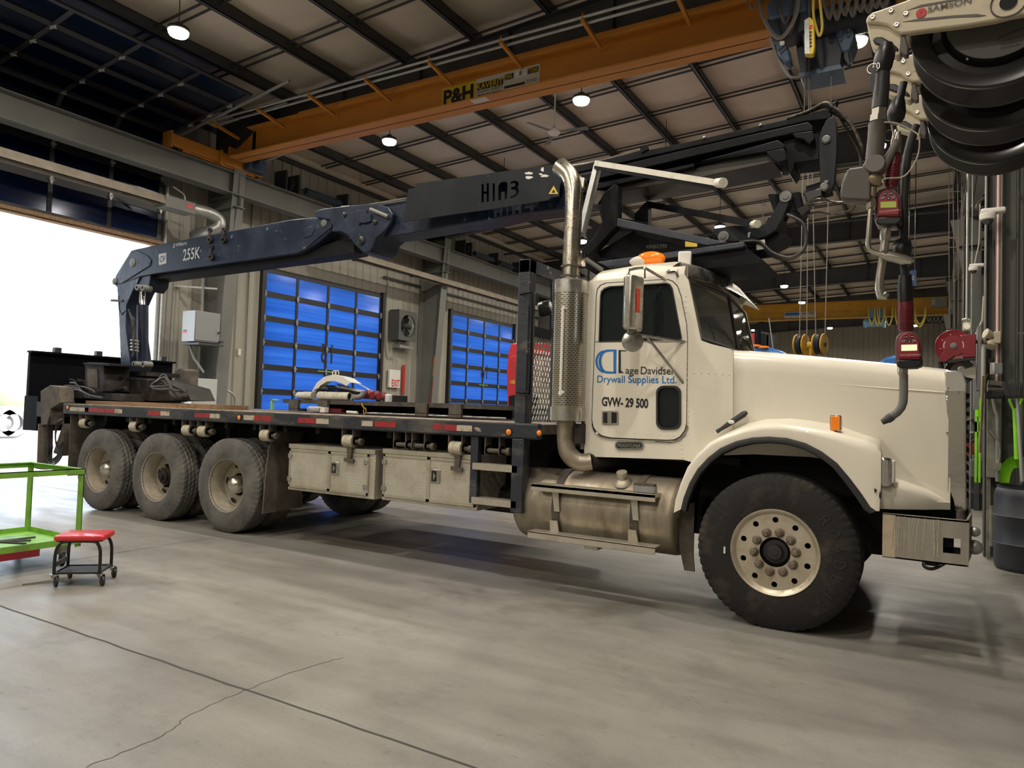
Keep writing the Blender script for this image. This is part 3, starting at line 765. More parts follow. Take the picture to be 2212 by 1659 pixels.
def front_wheel(x, y, sgn):
    r = bpy.data.objects.new('front_wheel', None); COL.objects.link(r); r.parent = T
    r.location = V(x, y, .555)-ORG[T.name]; ORG[r.name] = V(x, y, .555)
    if sgn > 0: r.rotation_euler = (0, 0, PI)
    ti = tire(MB(), V(0,0,0), .565, .30, .38, 60).build('tire', M['tire'], r, local=True, angle=28)
    # moulded word on the sidewall
    mb = MB(); w = 'ROADLUX'
    for i, chh in enumerate(w):
        a = math.radians(38-i*14); rad = .395
        q = V(math.cos(a), 0, math.sin(a)); tdir = V(math.sin(a), 0, -math.cos(a))
        txt(chh, V(0,-.0085,0)+q*rad-tdir*.03, tdir, q, .055, .075, .002, mb=mb)
    mb.build('sidewall_lettering', M['rubber'], r, local=True)
    MB().box((-.358,-.0105,-.05), (-.345,-.008,.0)).build('sidewall_sticker', M['inkwhite'], r, local=True)
    # ten hole disc
    holes = [circ(.232*math.cos(2*PI*(i+.5)/10), .232*math.sin(2*PI*(i+.5)/10), .021, 16) for i in range(10)]
    holes.append(circ(0, 0, .108, 32))
    pl = plate(circ(0,0,.272,56), holes, .014, V(0,.03,0), V(1,0,0), V(0,0,1))
    pl.lathe((0,0,0), (0,1,0), [(.272,.037),(.272,.023),(.284,.016),(.293,.0),(.308,-.006),(.312,.0),(.305,.012),(.290,.03),(.28,.3)], 56)
    pl.build('rim', M['wheelalu'], r, local=True, angle=40)
    MB().lathe((0,0,0), (0,1,0), [(0,.09),(.27,.09),(.27,.1)], 24).build('brake_drum', M['dark'], r, local=True)
    for i in range(10):
        a = 2*PI*i/10+.1; cx, cz = .145*math.cos(a), .145*math.sin(a)
        MB().lathe((cx,0,cz), (0,1,0), [(0,-.026),(.014,-.026),(.016,-.008),(.024,-.006),(.027,.014),(.036,.018),(.036,.026)], 10).build('lug_nut', M['lug'], r, local=True)
    MB().lathe((0,0,0), (0,1,0), [(0,-.004),(.022,-.004),(.024,.0),(.05,.002),(.056,.012),(.058,.04),(.085,.045),(.09,.06),(.108,.07)], 28).build('hub', M['rubber'], r, local=True)
    return r
M['wheelalu'] = mat('dirty_aluminium_wheel', (.66,.60,.48), (.44,.37,.26), 4.5, .33, metal=.7, lo=.42, hi=.72, r2=.6)
M['lug'] = mat('rusty_lug_nut', (.26,.21,.16), (.15,.11,.08), 40, .6, metal=.4, lo=.4, hi=.6)
front_wheel(-.985, YS, -1); front_wheel(-.985, 2*YC-YS, 1)
# ---- chassis
mb = MB()
for y in (6.28, 7.04): mb.box((-11.0,y-.04,.78), (.1,y+.04,1.06))
for x in (-10.4,-9.0,-7.7,-6.2,-4.4,-3.2,-2.2,-.2): mb.box((x-.04,6.3,.82), (x+.04,7.04,1.02))
mb.build('chassis_frame', M['dark'], T)
for x in (-7.03,-8.37,-9.66): MB().cyl((x,5.7,.54), (x,7.66,.54), .09, 12).cyl((x,6.55,.54), (x,6.85,.54), .2, 14).build('axle', M['grime'], T)
MB().cyl((-.985,5.75,.5), (-.985,7.6,.5), .06, 10).build('axle', M['grime'], T)
MB().box((-3.1,6.2,.5), (-.1,7.1,1.2)).build('engine_and_gearbox', M['dark'], T)
# hanging leaf springs, suspension hangers
mb = MB()
for x in (-10.3,-9.0,-7.7,-6.4):
    mb.beam((x,6.0,1.2), (x,6.0,.75), .1, .08)
for x in (-9.66,-8.37,-7.03): mb.beam((x-.55,6.1,.72), (x+.55,6.1,.72), .09, .05)
mb.build('suspension', M['grime'], T)
# ---- deck
MB().box((-10.55,YS+.08,1.31), (-3.0,2*YC-YS-.08,1.398)).build('deck', M['deckm'] if 'deckm' in M else M['brown'], T)
mb = MB()
for x in [-10.2+.5*i for i in range(14)]: mb.box((x-.03,YS+.1,1.2), (x+.03,2*YC-YS-.1,1.31))
mb.build('cross_member', M['dark'], T)
for s_ in (0, 1):
    y0, y1 = (YS, YS+.09) if s_ == 0 else (2*YC-YS-.09, 2*YC-YS)
    r_ = MB().box((-10.6,y0,1.268), (-2.95,y1,1.41)).build('side_rail', M['rail'], T, bevel=.018)
    if s_ == 0:
        rl = r_
        MB().box((-10.59,YS-.001,1.402), (-3.18,YS+.1,1.413)).build('rail_top_wear', M['railtop'], r_)
MB().box((-10.62,YS+.02,1.27), (-10.5,2*YC-YS-.02,1.41)).build('end_rail', M['rail'], T, bevel=.015)
MB().box((-10.58,YS+.3,1.40), (-8.6,YC+.3,1.46)).build('timber_strip', M['wood'], T)
# reflective tape and marker lamps on the near rail
for a, b, kk in ((150,191,'w'),(183,225,'r'),(226,248,'r'),(248,264,'w'),(320,347,'r'),(347,366,'w'),(421,454,'r'),(454,475,'w'),(527,550,'w'),(550,586,'r'),
               (645,684,'r'),(684,711,'w'),(782,806,'w'),(810,856,'r'),(937,988,'r'),(988,1021,'w')):
    xa = P(a, 893, 'y', YS).x; xb = P(b, 893, 'y', YS).x
    MB().box((xa,YS-.0025,1.312), (xb,YS+.01,1.366)).build('reflective_tape', M['reflr'] if kk == 'r' else M['reflw'], rl)
def marker(px, py, r=.028):
    p = P(px, py, 'y', YS); MB().lathe((p.x,YS,p.z), (0,1,0), [(0,-.016),(r*.6,-.013),(r,-.004),(r,.004)], 16).build('marker_lamp', M['lens_o'], rl)
    MB().lathe((p.x,YS,p.z), (0,1,0), [(r*1.0,-.008),(r*1.35,-.008),(r*1.4,.004)], 16).build('lamp_grommet', M['rubber'], rl)
marker(147,880,.03); marker(517,902); marker(1099,933); marker(1165,935,.025)
# strap winches under the rail
def winch(px, strap=True):
    x = P(px, 930, 'y', YS+.02).x
    r = bpy.data.objects.new('strap_winch', None); COL.objects.link(r); r.parent = T; r.location = V(x,YS+.02,1.268)-ORG[T.name]; ORG[r.name] = V(x,YS+.02,1.268)
    for q in (-.075,.075): MB().box((q-.004,-.01,-.15), (q+.004,.1,0)).cyl((q-.004,.04,-.12), (q+.004,.04,-.12), .05, 12).build('bracket', M['brown'], r, local=True)
    mb = MB().cyl((-.08,.04,-.12), (.16,.04,-.12), .022, 10); mb.lathe((.13,.04,-.12), (1,0,0), [(0,0),(.036,0),(.036,.035),(0,.035)], 12)
    mb.build('spindle', M['brown'], r, local=True)
    if strap:
        mb = MB().lathe((-.065,.04,-.12), (1,0,0), [(.02,0),(.066,0),(.066,.005),(.068,.05),(.062,.055),(.066,.06),(.066,.13),(.02,.13)], 20)
        mb.build('strap', M['strap'], r, local=True, angle=50)
for px in (178,287,402,436,572,752,985): winch(px)
for px in (865,905,1065): winch(px, False)
MB().box((-6.1,7.35,.7), (-3.5,7.9,1.27)).build('far_light_block', M['dark'], T)  # added dark box, blocks the door light showing under the deck
MB().box((-10.4,6.15,1.05), (-6.2,7.2,1.29)).box((-6.2,6.1,.72), (-3.2,7.2,1.29)).build('underbody_light_block', M['dark'], T)  # added dark mass, keeps the gap below the deck from showing light
# ---- mud flaps and guards
p0 = P(568,1118,'x',-6.42); 
mb = MB().prism([V(-6.42,5.45,.28),V(-6.42,6.02,.30),V(-6.42,6.0,1.18),V(-6.42,5.62,1.2),V(-6.42,5.5,1.02),V(-6.42,5.47,.75)], (.02,0,0))
mb.build('mud_flap', M['brown'], T)
MB().prism([V(-10.45,5.46,.40),V(-10.45,6.0,.40),V(-10.45,6.0,1.25),V(-10.45,5.46,1.25)], (.015,0,0)).build('mud_flap', M['brown'], T)
MB().prism([V(-10.25,5.62,.9),V(-10.25,5.64,1.27),V(-9.8,5.64,1.27),V(-9.95,5.64,1.05)], (0,.4,0)).build('wheel_guard', M['dark'], T)
# front wheel rear splash guard
prism_px([(1466,1095),(1500,1085),(1497,1200),(1500,1235),(1478,1232),(1467,1180)], 5.62, 5.64).build('splash_guard', M['brown'], T)
# ---- tool boxes
def toolbox(x0, x1, z0, z1, y=5.5):
    r = MB().box((x0,y,z0), (x1,y+.5,z1)).build('tool_box', M['diamond'], T, bevel=.006)
    xm = x0+(x1-x0)*(.50 if x0 < -5 else .51); xe = x1-.075 if x0 < -5 else x1-.01
    for a, b in ((x0+.02,xm),(xm,xe)):
        d = MB().box((a,y-.012,z0+.035), (b,y,z1-.05)).build('door', M['diamond'], r)
        mb = MB()
        for q in ((a,z0+.035,b,z0+.06),(a,z1-.075,b,z1-.05),(a,z0+.035,a+.02,z1-.05),(b-.02,z0+.035,b,z1-.05)): mb.box((q[0],y-.018,q[1]), (q[2],y-.011,q[3]))
        mb.build('door_edge', M['alu'], r)
    zc = (z0+z1)/2+.03
    la = MB().box((xm+.03,y-.022,zc-.065), (xm+.14,y-.012,zc+.065)).build('latch', M['chromed'], r, bevel=.01)
    MB().box((xm+.045,y-.024,zc-.05), (xm+.1,y-.02,zc+.05)).build('latch_recess', M['dark'], r)
    MB().beam((xm+.085,y-.03,zc+.03),(xm+.085,y-.03,zc-.03),.022,.012).cyl((xm+.085,y-.036,zc), (xm+.085,y-.02,zc), .014, 10).build('latch_handle', M['chrome'], r)
    for hx in (x0+.01, xe-.06):
        for hz in (z0+.12, z1-.13): MB().box((hx,y-.024,hz-.018), (hx+.05,y-.012,hz+.018)).cyl((hx+.005,y-.022,hz-.025),(hx+.005,y-.022,hz+.025),.007,6).build('hinge', M['galv'], r)
    MB().box((x0,y-.01,z1-.045), (x1,y+.01,z1)).build('lid_lip', M['alu'], r)
    return r
toolbox(-6.08,-4.84,.575,1.075); toolbox(-4.74,-3.6,.585,1.095)
for px,py in ((752,985),(985,1003)):   # frayed strap tails with buckles over the boxes
    p = P(px,py,'y',5.45); MB().prism([V(p.x-.03,5.455,p.z+.12),V(p.x+.04,5.455,p.z+.12),V(p.x+.03,5.455,p.z-.02),V(p.x-.02,5.455,p.z-.03)],(0,.02,0)).beam((p.x-.06,5.46,p.z-.04),(p.x+.07,5.46,p.z-.05),.02,.04).build('strap_hook', M['brown'], T)
# ---- headache rack and ladder
xr = -3.15
rack = MB().box((xr-.06,YS+.02,1.28), (xr+.06,YS+.14,2.87)); rack.box((xr-.06,2*YC-YS-.14,1.28), (xr+.06,2*YC-YS-.02,2.87)); rack.box((xr-.06,YS+.02,2.74), (xr+.06,2*YC-YS-.02,2.87))
rk = rack.build('headache_rack', M['rail'], T, bevel=.012)
# expanded metal mesh
mb = MB(); y0, y1, z0, z1 = YS+.14, 2*YC-YS-.14, 1.42, 2.25; s_ = .055
n = int((z1-z0+y1-y0)/s_)
for i in range(n):
    for sg in (1, -1):
        # line y + sg*z/2 = const
        pts_ = []
        for z in (z0, z1):
            pass
        yb = y0-.5+ i*s_
        a = V(xr, yb if sg > 0 else yb+.5, z0); b = V(xr, yb+.45 if sg > 0 else yb+.05, z1)
        d = b-a
        t0 = max(0, min(1, (y0-a.y)/d.y if d.y > 0 else (y1-a.y)/d.y)); t1 = max(0, min(1, (y1-a.y)/d.y if d.y > 0 else (y0-a.y)/d.y))
        if t1-t0 > .02: mb.beam(a+d*t0, a+d*t1, .006, .01)
mb.build('expanded_mesh', M['galv'], rk)
MB().box((xr-.05,YS+.14,2.2), (xr+.05,2*YC-YS-.14,2.28)).box((xr-.02,6.0,2.28), (xr,7.3,2.74)).build('rack_panel', M['black'], rk)
MB().tube(smooth_path([V(xr-.02,YS+.0,2.55),V(xr+.1,YS-.04,2.55),V(xr+.13,YS-.05,2.48),V(xr+.13,YS-.05,1.75),V(xr+.1,YS-.04,1.68),V(xr-.02,YS,1.68)],4), .012, 8).build('grab_handle', M['black'], rk)
MB().cyl((xr+.02,YS+.3,2.45),(xr+.12,YS+.32,2.47),.07,14).build('work_lamp', M['black2'], rk)
MB().cyl((xr+.115,YS+.32,2.47),(xr+.13,YS+.325,2.475),.05,14).build('work_lamp_lens', M['whiteplain'], rk)
l_ = MB().box((xr-.06,YS+.0,.62), (xr+.06,YS+.12,1.27)).build('ladder', M['rail'], T, bevel=.008); MB().box((-3.66,YS+.02,.66), (-3.58,YS+.08,1.27)).build('ladder_post', M['rail'], l_, bevel=.006)
for z in (1.0, .69): MB().box((-3.62,YS+.0,z-.03), (xr,YS+.12,z+.03)).build('rung', M['alu'], l_)
# ---- fuel tank
tx0, tx1, ty, tz, tr = -3.24, -1.74, 5.79, .69, .315
tk = MB().lathe((tx0,ty,tz), (1,0,0), [(0,-.0),(.2,.0),(tr-.03,.015),(tr-.005,.04),(tr,.06),(tr,tx1-tx0-.06),(tr-.005,tx1-tx0-.04),(tr-.03,tx1-tx0-.015),(0,tx1-tx0)], 48).build('fuel_tank', M['tank'], T, angle=45)
for px in (1200, 1370):
    x = P(px,1080,'y',ty-tr).x
    MB().lathe((x-.035,ty,tz), (1,0,0), [(tr+.002,0),(tr+.008,0),(tr+.008,.07),(tr+.002,.07)], 40).build('tank_strap', M['brown'], tk)
    MB().prism([V(x-.03,ty-tr-.02,tz+.18),V(x+.03,ty-tr-.02,tz+.18),V(x+.05,ty-tr-.02,tz-.02),V(x+.0,ty-tr-.02,tz-.02)],(0,.012,0)).prism([V(x-.04,ty-tr-.02,tz-.1),V(x+.03,ty-tr-.02,tz-.1),V(x+.05,ty-tr+.0,tz-.24),V(x-.04,ty-tr+.0,tz-.24)],(0,.012,0)).build('step_bracket', M['alu'], tk)
a = P(1150,1033,'y',5.42); b = P(1418,1058,'y',5.42); MB().box((a.x,5.40,.865), (b.x,5.56,.895)).box((a.x,5.40,.835), (b.x,5.41,.895)).build('upper_step', M['alu'], tk, bevel=.004)
a = P(1143,1148,'y',5.36); b = P(1418,1180,'y',5.36); MB().box((a.x,5.33,.485), (b.x,5.47,.50)).box((a.x,5.33,.44), (b.x,5.34,.50)).box((a.x+.5,5.4,.40),(a.x+.62,5.5,.44)).build('lower_step', M['alu'], tk, bevel=.004)
mb = MB()
for i in range(17):
    x = tx0+.28+i*.057; mb.sphere((x,ty-tr*.83,tz+tr*.6), .014, 8)
mb.build('tank_studs', M['alu'], tk)
x = P(1345,1022,'y',5.6).x
MB().lathe((x,5.62,tz+.25), (0,-.45,1), [(0,.105),(.045,.105),(.048,.075),(.04,.07),(.04,.045),(.075,.02),(.085,0)], 20).build('filler_cap', M['alu'], tk)
br = MB().cbox((P(1392,1035,'y',5.45).x,5.47,.925), (.18,.07,.05)).build('deck_brush', M['galv'], tk)
MB().cbox((P(1392,1035,'y',5.45).x,5.47,.96), (.17,.06,.02)).build('brush_bristles', M['brown'], tk)
MB().lathe((P(1205,1010,'y',ty-.1).x,ty,tz), (1,0,0), [(tr+.001,0),(tr+.004,0),(tr+.004,.07),(tr+.001,.07)], 12, a0=math.radians(200), a1=math.radians(300)).build('rusty_band', M['brown'], tk)
MB().cyl((-3.8,6.0,.66),(-3.3,6.0,.66),.14,16).build('air_tank', M['grime'], T)
# ---- cab
CY_ = 5.66
side = [(1262,986),(1476,993),(1500,1000),(1540,960),(1583,930),(1583,757),(1550,748),(1514,735),(1487,605),(1478,592),(1290,606),(1262,612)]
win = [(1297,640),(1299,630),(1306,623),(1318,619),(1440,612),(1447,615),(1452,624),(1472,730),(1468,733),(1294,738)]
def bezel(x0,y0,x1,y1,r): return [(a,b) for a,b in rrect(x0,y0,x1,y1,r,5)]
port = bezel(1418,834,1470,927,16)
sp_ = plate_px(side, [win, port], CY_, CY_+.03)
def rivets(mb, a, b, n, y, r=.006):
    A = P(*a,'y',y); B = P(*b,'y',y)
    for i in range(n):
        q = A.lerp(B, i/(n-1)); mb.lathe(q, (0,1,0), [(0,-r*.7),(r*.7,-r*.5),(r,0)], 6)
rivets(sp_, (1279,640),(1268,960),26,CY_); rivets(sp_, (1481,640),(1488,935),26,CY_,.007); rivets(sp_, (1466,610),(1485,700),8,CY_); rivets(sp_,(1501,805),(1575,808),6,CY_,.008)
rivets(sp_, (1472,960),(1474,988),4,CY_,.008)
cab_ = sp_.build('cab', M['white'], T)
# far side
fs = plate_px(side, [win, port], CY_, CY_+.03)
MB().add([mir(p) for p in fs.v], fs.f).build('cab_far_side', M['white'], T)
# roof, rear wall, cowl
def rsec(x, zs, zr, yin=0.0):
    h = [V(x,CY_+yin,zs), V(x,CY_+yin+.005,zs+.05), V(x,CY_+yin+.03,zs+.10), V(x,CY_+yin+.08,zr-.05), V(x,CY_+yin+.17,zr-.012), V(x,CY_+yin+.3,zr+.01), V(x,6.3,zr+.035), V(x,YC,zr+.04)]
    return h+[mir(p) for p in h[::-1][1:]]
xb0 = P(1262,612,'y',CY_).x
secs = [rsec(xb0,2.56,2.72,.02), rsec(xb0+.1,2.62,2.80), rsec(-2.2,2.64,2.83), rsec(-1.9,2.645,2.83), rsec(-1.80,2.645,2.80), rsec(-1.765,2.645,2.72)]
rf = MB().loft(secs, True, closed=False, caps=False)
rf.add(secs[-1], [tuple(range(len(secs[-1])))]); rf.add(secs[0], [tuple(range(len(secs[0])))])
rf.build('roof', M['white'], T, angle=60)
MB().box((xb0,CY_+.02,1.14), (xb0+.03,2*YC-CY_-.02,2.62)).build('cab_rear_wall', M['white'], T)
MB().box((xb0,CY_+.02,1.15), (-1.3,2*YC-CY_-.02,1.2)).build('cab_floor', M['dark'], T)
# firewall cowl between windscreen and bonnet
A0 = P(1514,735,'y',CY_); B0 = P(1583,757,'y',CY_)
cw = MB()
ys = [CY_+.0, CY_+.1, CY_+.4, YC]
for sg in (0, 1):
    r1 = [V(A0.x+.07*(i/3),y,A0.z-.012) for i, y in enumerate(ys)]; r2 = [V(-1.40,y,B0.z+(.015*i)) for i, y in enumerate(ys)]
    if sg: r1 = [mir(p) for p in r1]; r2 = [mir(p) for p in r2]
    cw.grid([r1, r2])
cw.build('cowl', M['white'], T)
# windscreen
wt = P(1489,607,'y',CY_+.04); wb0 = P(1516,731,'y',CY_+.04); ct = V(-1.66,YC,2.645); cb = V(-1.56,YC,2.13)
for nm, f in (('windscreen',lambda p:p),('windscreen',mir)):
    MB().add([f(wt+V(0,0,.01)),f(ct),f(cb),f(wb0)], [(0,1,2,3)]).build(nm, M['wglass'] if 'wglass' in M else M['glass'], T)
fr = MB()
for f in (lambda p:p, mir):
    a_, b_, c_, d_ = f(wt), f(ct), f(cb), f(wb0)
    for q in ((a_,b_),(c_,d_),(d_,a_)): fr.tube([q[0],q[1]], .014, 6)
fr.tube([ct,cb], .016, 6)
fr.build('windscreen_seal', M['rubber'], T)
hd = MB()
for f in (lambda p:p, mir):
    hd.add([f(V(wt.x-.02,CY_,2.64)), f(V(ct.x-.01,YC,2.655)), f(V(-1.765,YC,2.76)), f(V(-1.765,CY_+.05,2.76))], [(0,1,2,3)])
    hd.add([f(P(1478,592,'y',CY_)), f(P(1490,605,'y',CY_)), f(P(1517,733,'y',CY_)), f(wb0+V(0,.03,0)), f(wt+V(0,.03,0))], [(0,1,2,3,4)])
hd.build('windscreen_header', M['white'], T)
# stainless visor
vo = [P(1462,597,'y',CY_-.02), P(1505,600,'y',CY_+.15), P(1548,612,'y',CY_+.6), P(1582,628,'y',YC), P(1612,645,'y',7.15), P(1630,660,'y',7.5), P(1641,670,'y',7.68)]
vi = [V(-1.92,CY_-.01,2.70), V(-1.84,CY_+.1,2.80), V(-1.80,CY_+.6,2.85), V(-1.79,YC,2.865), V(-1.80,7.15,2.85), V(-1.84,7.5,2.82), V(-1.92,7.68,2.72)]
vm = [a.lerp(b,.5)+V(.03,0,.03) for a, b in zip(vo, vi)]
MB().grid([vi, vm, vo]).grid([[p-V(0,0,.006) for p in r] for r in (vi, vm, vo)]).build('sun_visor', M['chromed'], T, angle=60)
# interior
it = MB().box((-2.3,5.95,1.2), (-1.8,6.4,1.75)); it.box((-2.4,5.95,1.75), (-2.25,6.4,2.35)); it.box((-2.3,7.0,1.2), (-1.8,7.45,1.75)); it.box((-2.4,7.0,1.75), (-2.25,7.45,2.35))
it.build('seats', M['black2'], T); MB().box((-1.72,5.72,1.6), (-1.6,7.64,2.08)).build('dashboard', M['black2'], T)
MB().tube(arc((-1.86,7.2,2.02), .2, 0, 360, 24, (.35,0,1), (0,1,0)), .014, 6, False).build('steering_wheel', M['black2'], T)
# door
dout = [(1279,905),(1282,922),(1290,934),(1302,941),(1320,945),(1440,950),(1456,949),(1468,943),(1478,930),(1482,915),(1484,730),(1482,700),(1470,640),(1462,618),(1452,608),(1440,604),(1310,612),(1298,617),(1291,626),(1289,640)]
def grow(l, k):
    cx = sum(p[0] for p in l)/len(l); cy = sum(p[1] for p in l)/len(l)
    return [(p[0]+(k if p[0] > cx else -k), p[1]+(k if p[1] > cy else -k)) for p in l]
def shrink(l, k): return grow(l, -k)
plate_px(grow(dout,1.6), [shrink(dout,2)], CY_-.003, CY_+.004).build('door_seal', M['rubber'], T)
dr = plate_px(dout, [win, port], CY_-.014, CY_+.0)
rivets(dr, (1290,930),(1455,941),7,CY_-.014,.006)
dr = dr.build('cab_door', M['white'], T, bevel=.003)
plate_px(grow(win,1.2), [shrink(win,1.2)], CY_-.018, CY_-.006).build('window_seal', M['rubber'], dr)
plate_px(win, [], CY_+.004, CY_+.01).build('side_window', M['glass'], dr)
plate_px(win, [], 2*YC-CY_-.02, 2*YC-CY_-.014)
fw_ = plate_px(win, [], CY_+.004, CY_+.01); MB().add([mir(p) for p in fw_.v], fw_.f).build('side_window', M['glass'], T)
plate_px(grow(port,1), [shrink(port,3)], CY_-.024, CY_-.006).build('porthole_seal', M['rubber'], dr)
plate_px(port, [], CY_+.0, CY_+.006).build('porthole_window', M['glass'], dr)
plate_px([(1285,737),(1484,737),(1484,739.3),(1285,739.3)], [], CY_-.016, CY_-.013).build('door_seam', M['steelrim'], dr)
plate_px(bezel(1300,888,1335,917,3), [], CY_-.022, CY_-.013).build('door_handle', M['chrome'], dr, bevel=.002)
plate_px(bezel(1303,891,1332,914,2), [], CY_-.0235, CY_-.021).build('handle_recess', M['dark'], dr)
plate_px(bezel(1312,889,1321,915,2), [], CY_-.034, CY_-.023).build('handle_paddle', M['chrome'], dr)
# chrome strip at the lower door edge
pts_ = [P(a,b,'y',CY_-.006) for a,b in [(1279,915),(1283,930),(1293,941),(1308,947),(1330,949),(1450,955),(1468,950),(1480,938),(1485,920)]]
MB().tube(pts_, .006, 6).build('door_trim', M['chrome'], dr)
# badge
plate_px(bezel(1328,953,1390,971,8.5), [], CY_-.012, CY_).build('badge', M['chrome'], T, bevel=.003)
plate_px(bezel(1331,955.5,1387,968.5,6), [], CY_-.0135, CY_-.01).build('badge_field', M['ink'], T)
txt_px('FREIGHTLINER', (1334,965.5), (1384,967.5), 8, 'y', CY_-.0145, .01, .001).build('badge_lettering', M['chrome'], T)
# door lettering
yl = CY_-.0155
txt_px('GVW- 29 500', (1300,876), (1400,881), 19, 'y', yl, .035, .001).build('weight_lettering', M['ink'], dr)
txt_px('Drywall Supplies Ltd.', (1290,826), (1461,828), 15, 'y', yl, .006, .001).build('company_lettering', M['inkblue'], dr)
txt_px('age', (1351,807), (1379,808), 10, 'y', yl, .006, .001).build('company_lettering', M['ink'], dr)
txt_px('Davidsen', (1384,808), (1459,809), 16, 'y', yl, .006, .001).build('company_lettering', M['ink'], dr)
def poly_px(l, y, mt, nm): return MB().add([P(a,b,'y',y) for a,b in l], [tuple(range(len(l)))]).build(nm, mt, dr)
def arcpx(cx, cy, rx, ry, a0, a1, n=16): return [(cx+rx*math.cos(math.radians(a0+(a1-a0)*i/n)), cy-ry*math.sin(math.radians(a0+(a1-a0)*i/n))) for i in range(n+1)]
poly_px([(1332,755)]+arcpx(1312,781,19,26,90,270)+[(1330,807),(1330,803)]+arcpx(1312,781,13,21,270,90)+[(1325,759),(1325,804),(1331,807)], yl, M['inkblue'], 'logo')
poly_px(arcpx(1308,781,22,25,105,255)+arcpx(1312,781,21,24,255,105), yl, M['inkblue'], 'logo')
poly_px([(1336,756),(1353,757),(1353,759),(1341,759),(1341,800),(1348,806),(1336,806)], yl, M['ink'], 'logo')
# ---- bonnet
def hsec(x, ys, zt, zb, crown=.04):
    h = [V(x,ys-.03,zb), V(x,ys-.012,zb+(zt-zb)*.5), V(x,ys,zt-.17), V(x,ys+.006,zt-.09), V(x,ys+.03,zt-.035), V(x,ys+.08,zt-.006), V(x,ys+.16,zt+.006), V(x,6.35,zt+crown*.8), V(x,YC,zt+crown)]
    return h+[mir(p) for p in h[::-1][1:]]
secs = [hsec(-1.415,5.69,2.055,1.22), hsec(-1.2,5.72,2.045,1.24), hsec(-.8,5.80,2.01,1.24), hsec(-.4,5.88,1.965,1.2), hsec(-.34,5.892,1.957,1.1), hsec(-.3,5.9,1.953,1.0), hsec(-.15,5.93,1.935,.98), hsec(.085,5.972,1.905,.95)]
bn = MB().loft(secs, True, False, False)
bn.build('bonnet', M['white'], T, angle=70)
MB().grid([[V(-1.405,5.68,1.2),V(-1.405,5.68,1.9),V(-1.405,5.72,2.03),V(-1.405,6.3,2.08),V(-1.405,YC,2.09)],[V(-1.42,5.74,1.2),V(-1.42,5.74,1.9),V(-1.42,5.78,2.0),V(-1.42,6.3,2.0),V(-1.42,YC,2.0)]]).build('bonnet_gap', M['rubber'], T)
# crease line along the bonnet side
cp = []
for i in range(13):
    t = i/12; px_, py_ = 1584+456*t, 814+34*t; yy_ = 5.7
    for _ in range(4): yy_ = 5.69+(P(px_,py_,'y',yy_).x+1.415)*.188-.002
    cp.append(P(px_,py_,'y',yy_))
MB().tube(cp, .005, 5).build('bonnet_crease', M['white'], T)
# lower nose flare
def nsec(x, yi, yo, zc, zb): 
    return [V(x,yi,zc+.16), V(x,yi-.01,zc+.06), V(x,yi-.03,zc+.02), V(x,(yo+yi)/2,zc), V(x,yo+.02,zc-.01), V(x,yo,zc-.035), V(x,yo-.01,zb+.05), V(x,yo,zb), V(x,yo+.06,zb-.005)]
ns = [nsec(-.33,5.87,5.52,1.12,.925), nsec(-.22,5.9,5.58,1.10,.925), nsec(-.05,5.94,5.72,1.05,.925), nsec(.02,5.955,5.80,1.02,.925), nsec(.10,5.965,5.86,.98,.925)]
MB().grid(ns).build('nose_flare', M['white'], T, angle=60); MB().grid([[mir(p) for p in r] for r in ns]).build('nose_flare', M['white'], T, angle=60)
# fenders
S = [(1455,1108),(1459,1080),(1470,1045),(1484,1012),(1505,985),(1530,962),(1553,950),(1600,932),(1643,923),(1690,922),(1726,926),(1795,938),(1864,957),(1893,967),(1903,978),(1903,1040),(1900,1104)]
A = [(1471,1100),(1477,1075),(1490,1042),(1507,1013),(1530,988),(1556,968),(1590,953),(1625,945),(1660,943),(1700,946),(1740,957),(1775,975),(1808,1000),(1835,1032),(1860,1065),(1880,1095),(1893,1104)]
yf = 5.46
Sp = [P(a,b,'y',yf) for a,b in S]; Ap = [P(a,b,'y',yf) for a,b in A]
def row(fn): return [fn(i, Sp[i], Ap[i]) for i in range(len(Sp))]
def inner(i, s, a):
    x = s.x; yi = 5.68+(5.93-5.68)*max(0, min(1, (x+1.415)/1.4))
    up = .05 if 4 < i < 14 else 0
    return V(s.x-(0.02 if i >= 14 else 0), yi+.02, s.z+up+(.02 if 6 < i < 12 else 0))
cl = V(-.985,0,.56)
def shift(p, d):
    q = V(cl.x-p.x, 0, cl.z-p.z).normalized(); return p+q*d
rows_ = [row(lambda i,s,a: a), row(lambda i,s,a: s.lerp(a,.3)+V(0,-.004,0)), row(lambda i,s,a: s+V(0,.002,0)),
         row(lambda i,s,a: s.lerp(inner(i,s,a),.08)+V(0,0,.012 if i < 15 else 0)), row(lambda i,s,a: s.lerp(inner(i,s,a),.3)+V(0,0,.012 if 3 < i < 14 else 0)), row(inner)]
fd = MB().grid(rows_)
fd.build('fender', M['white'], T, angle=60); MB().grid([[mir(p) for p in r] for r in rows_]).build('fender', M['white'], T, angle=60)
tr_ = [[p+V(0,-.006,0) for p in Ap], [shift(p,.02)+V(0,-.016,0) for p in Ap], [shift(p,.042)+V(0,-.012,0) for p in Ap], [shift(p,.05)+V(0,.03,0) for p in Ap]]
MB().grid(tr_).build('arch_trim', M['rubber'], T, angle=60)
ln = [[shift(p,.01)+V(0,.01,0) for p in Ap], [shift(p,-.02)+V(0,.5,0) for p in Ap]]
MB().grid(ln).build('arch_liner', M['dark'], T); MB().grid([[mir(p) for p in r] for r in ln]).build('arch_liner', M['dark'], T)
# mirror the inner arch panel
MB().box((-1.5,5.98,.95), (-.35,6.0,1.35)).build('inner_arch_panel', M['dark'], T)
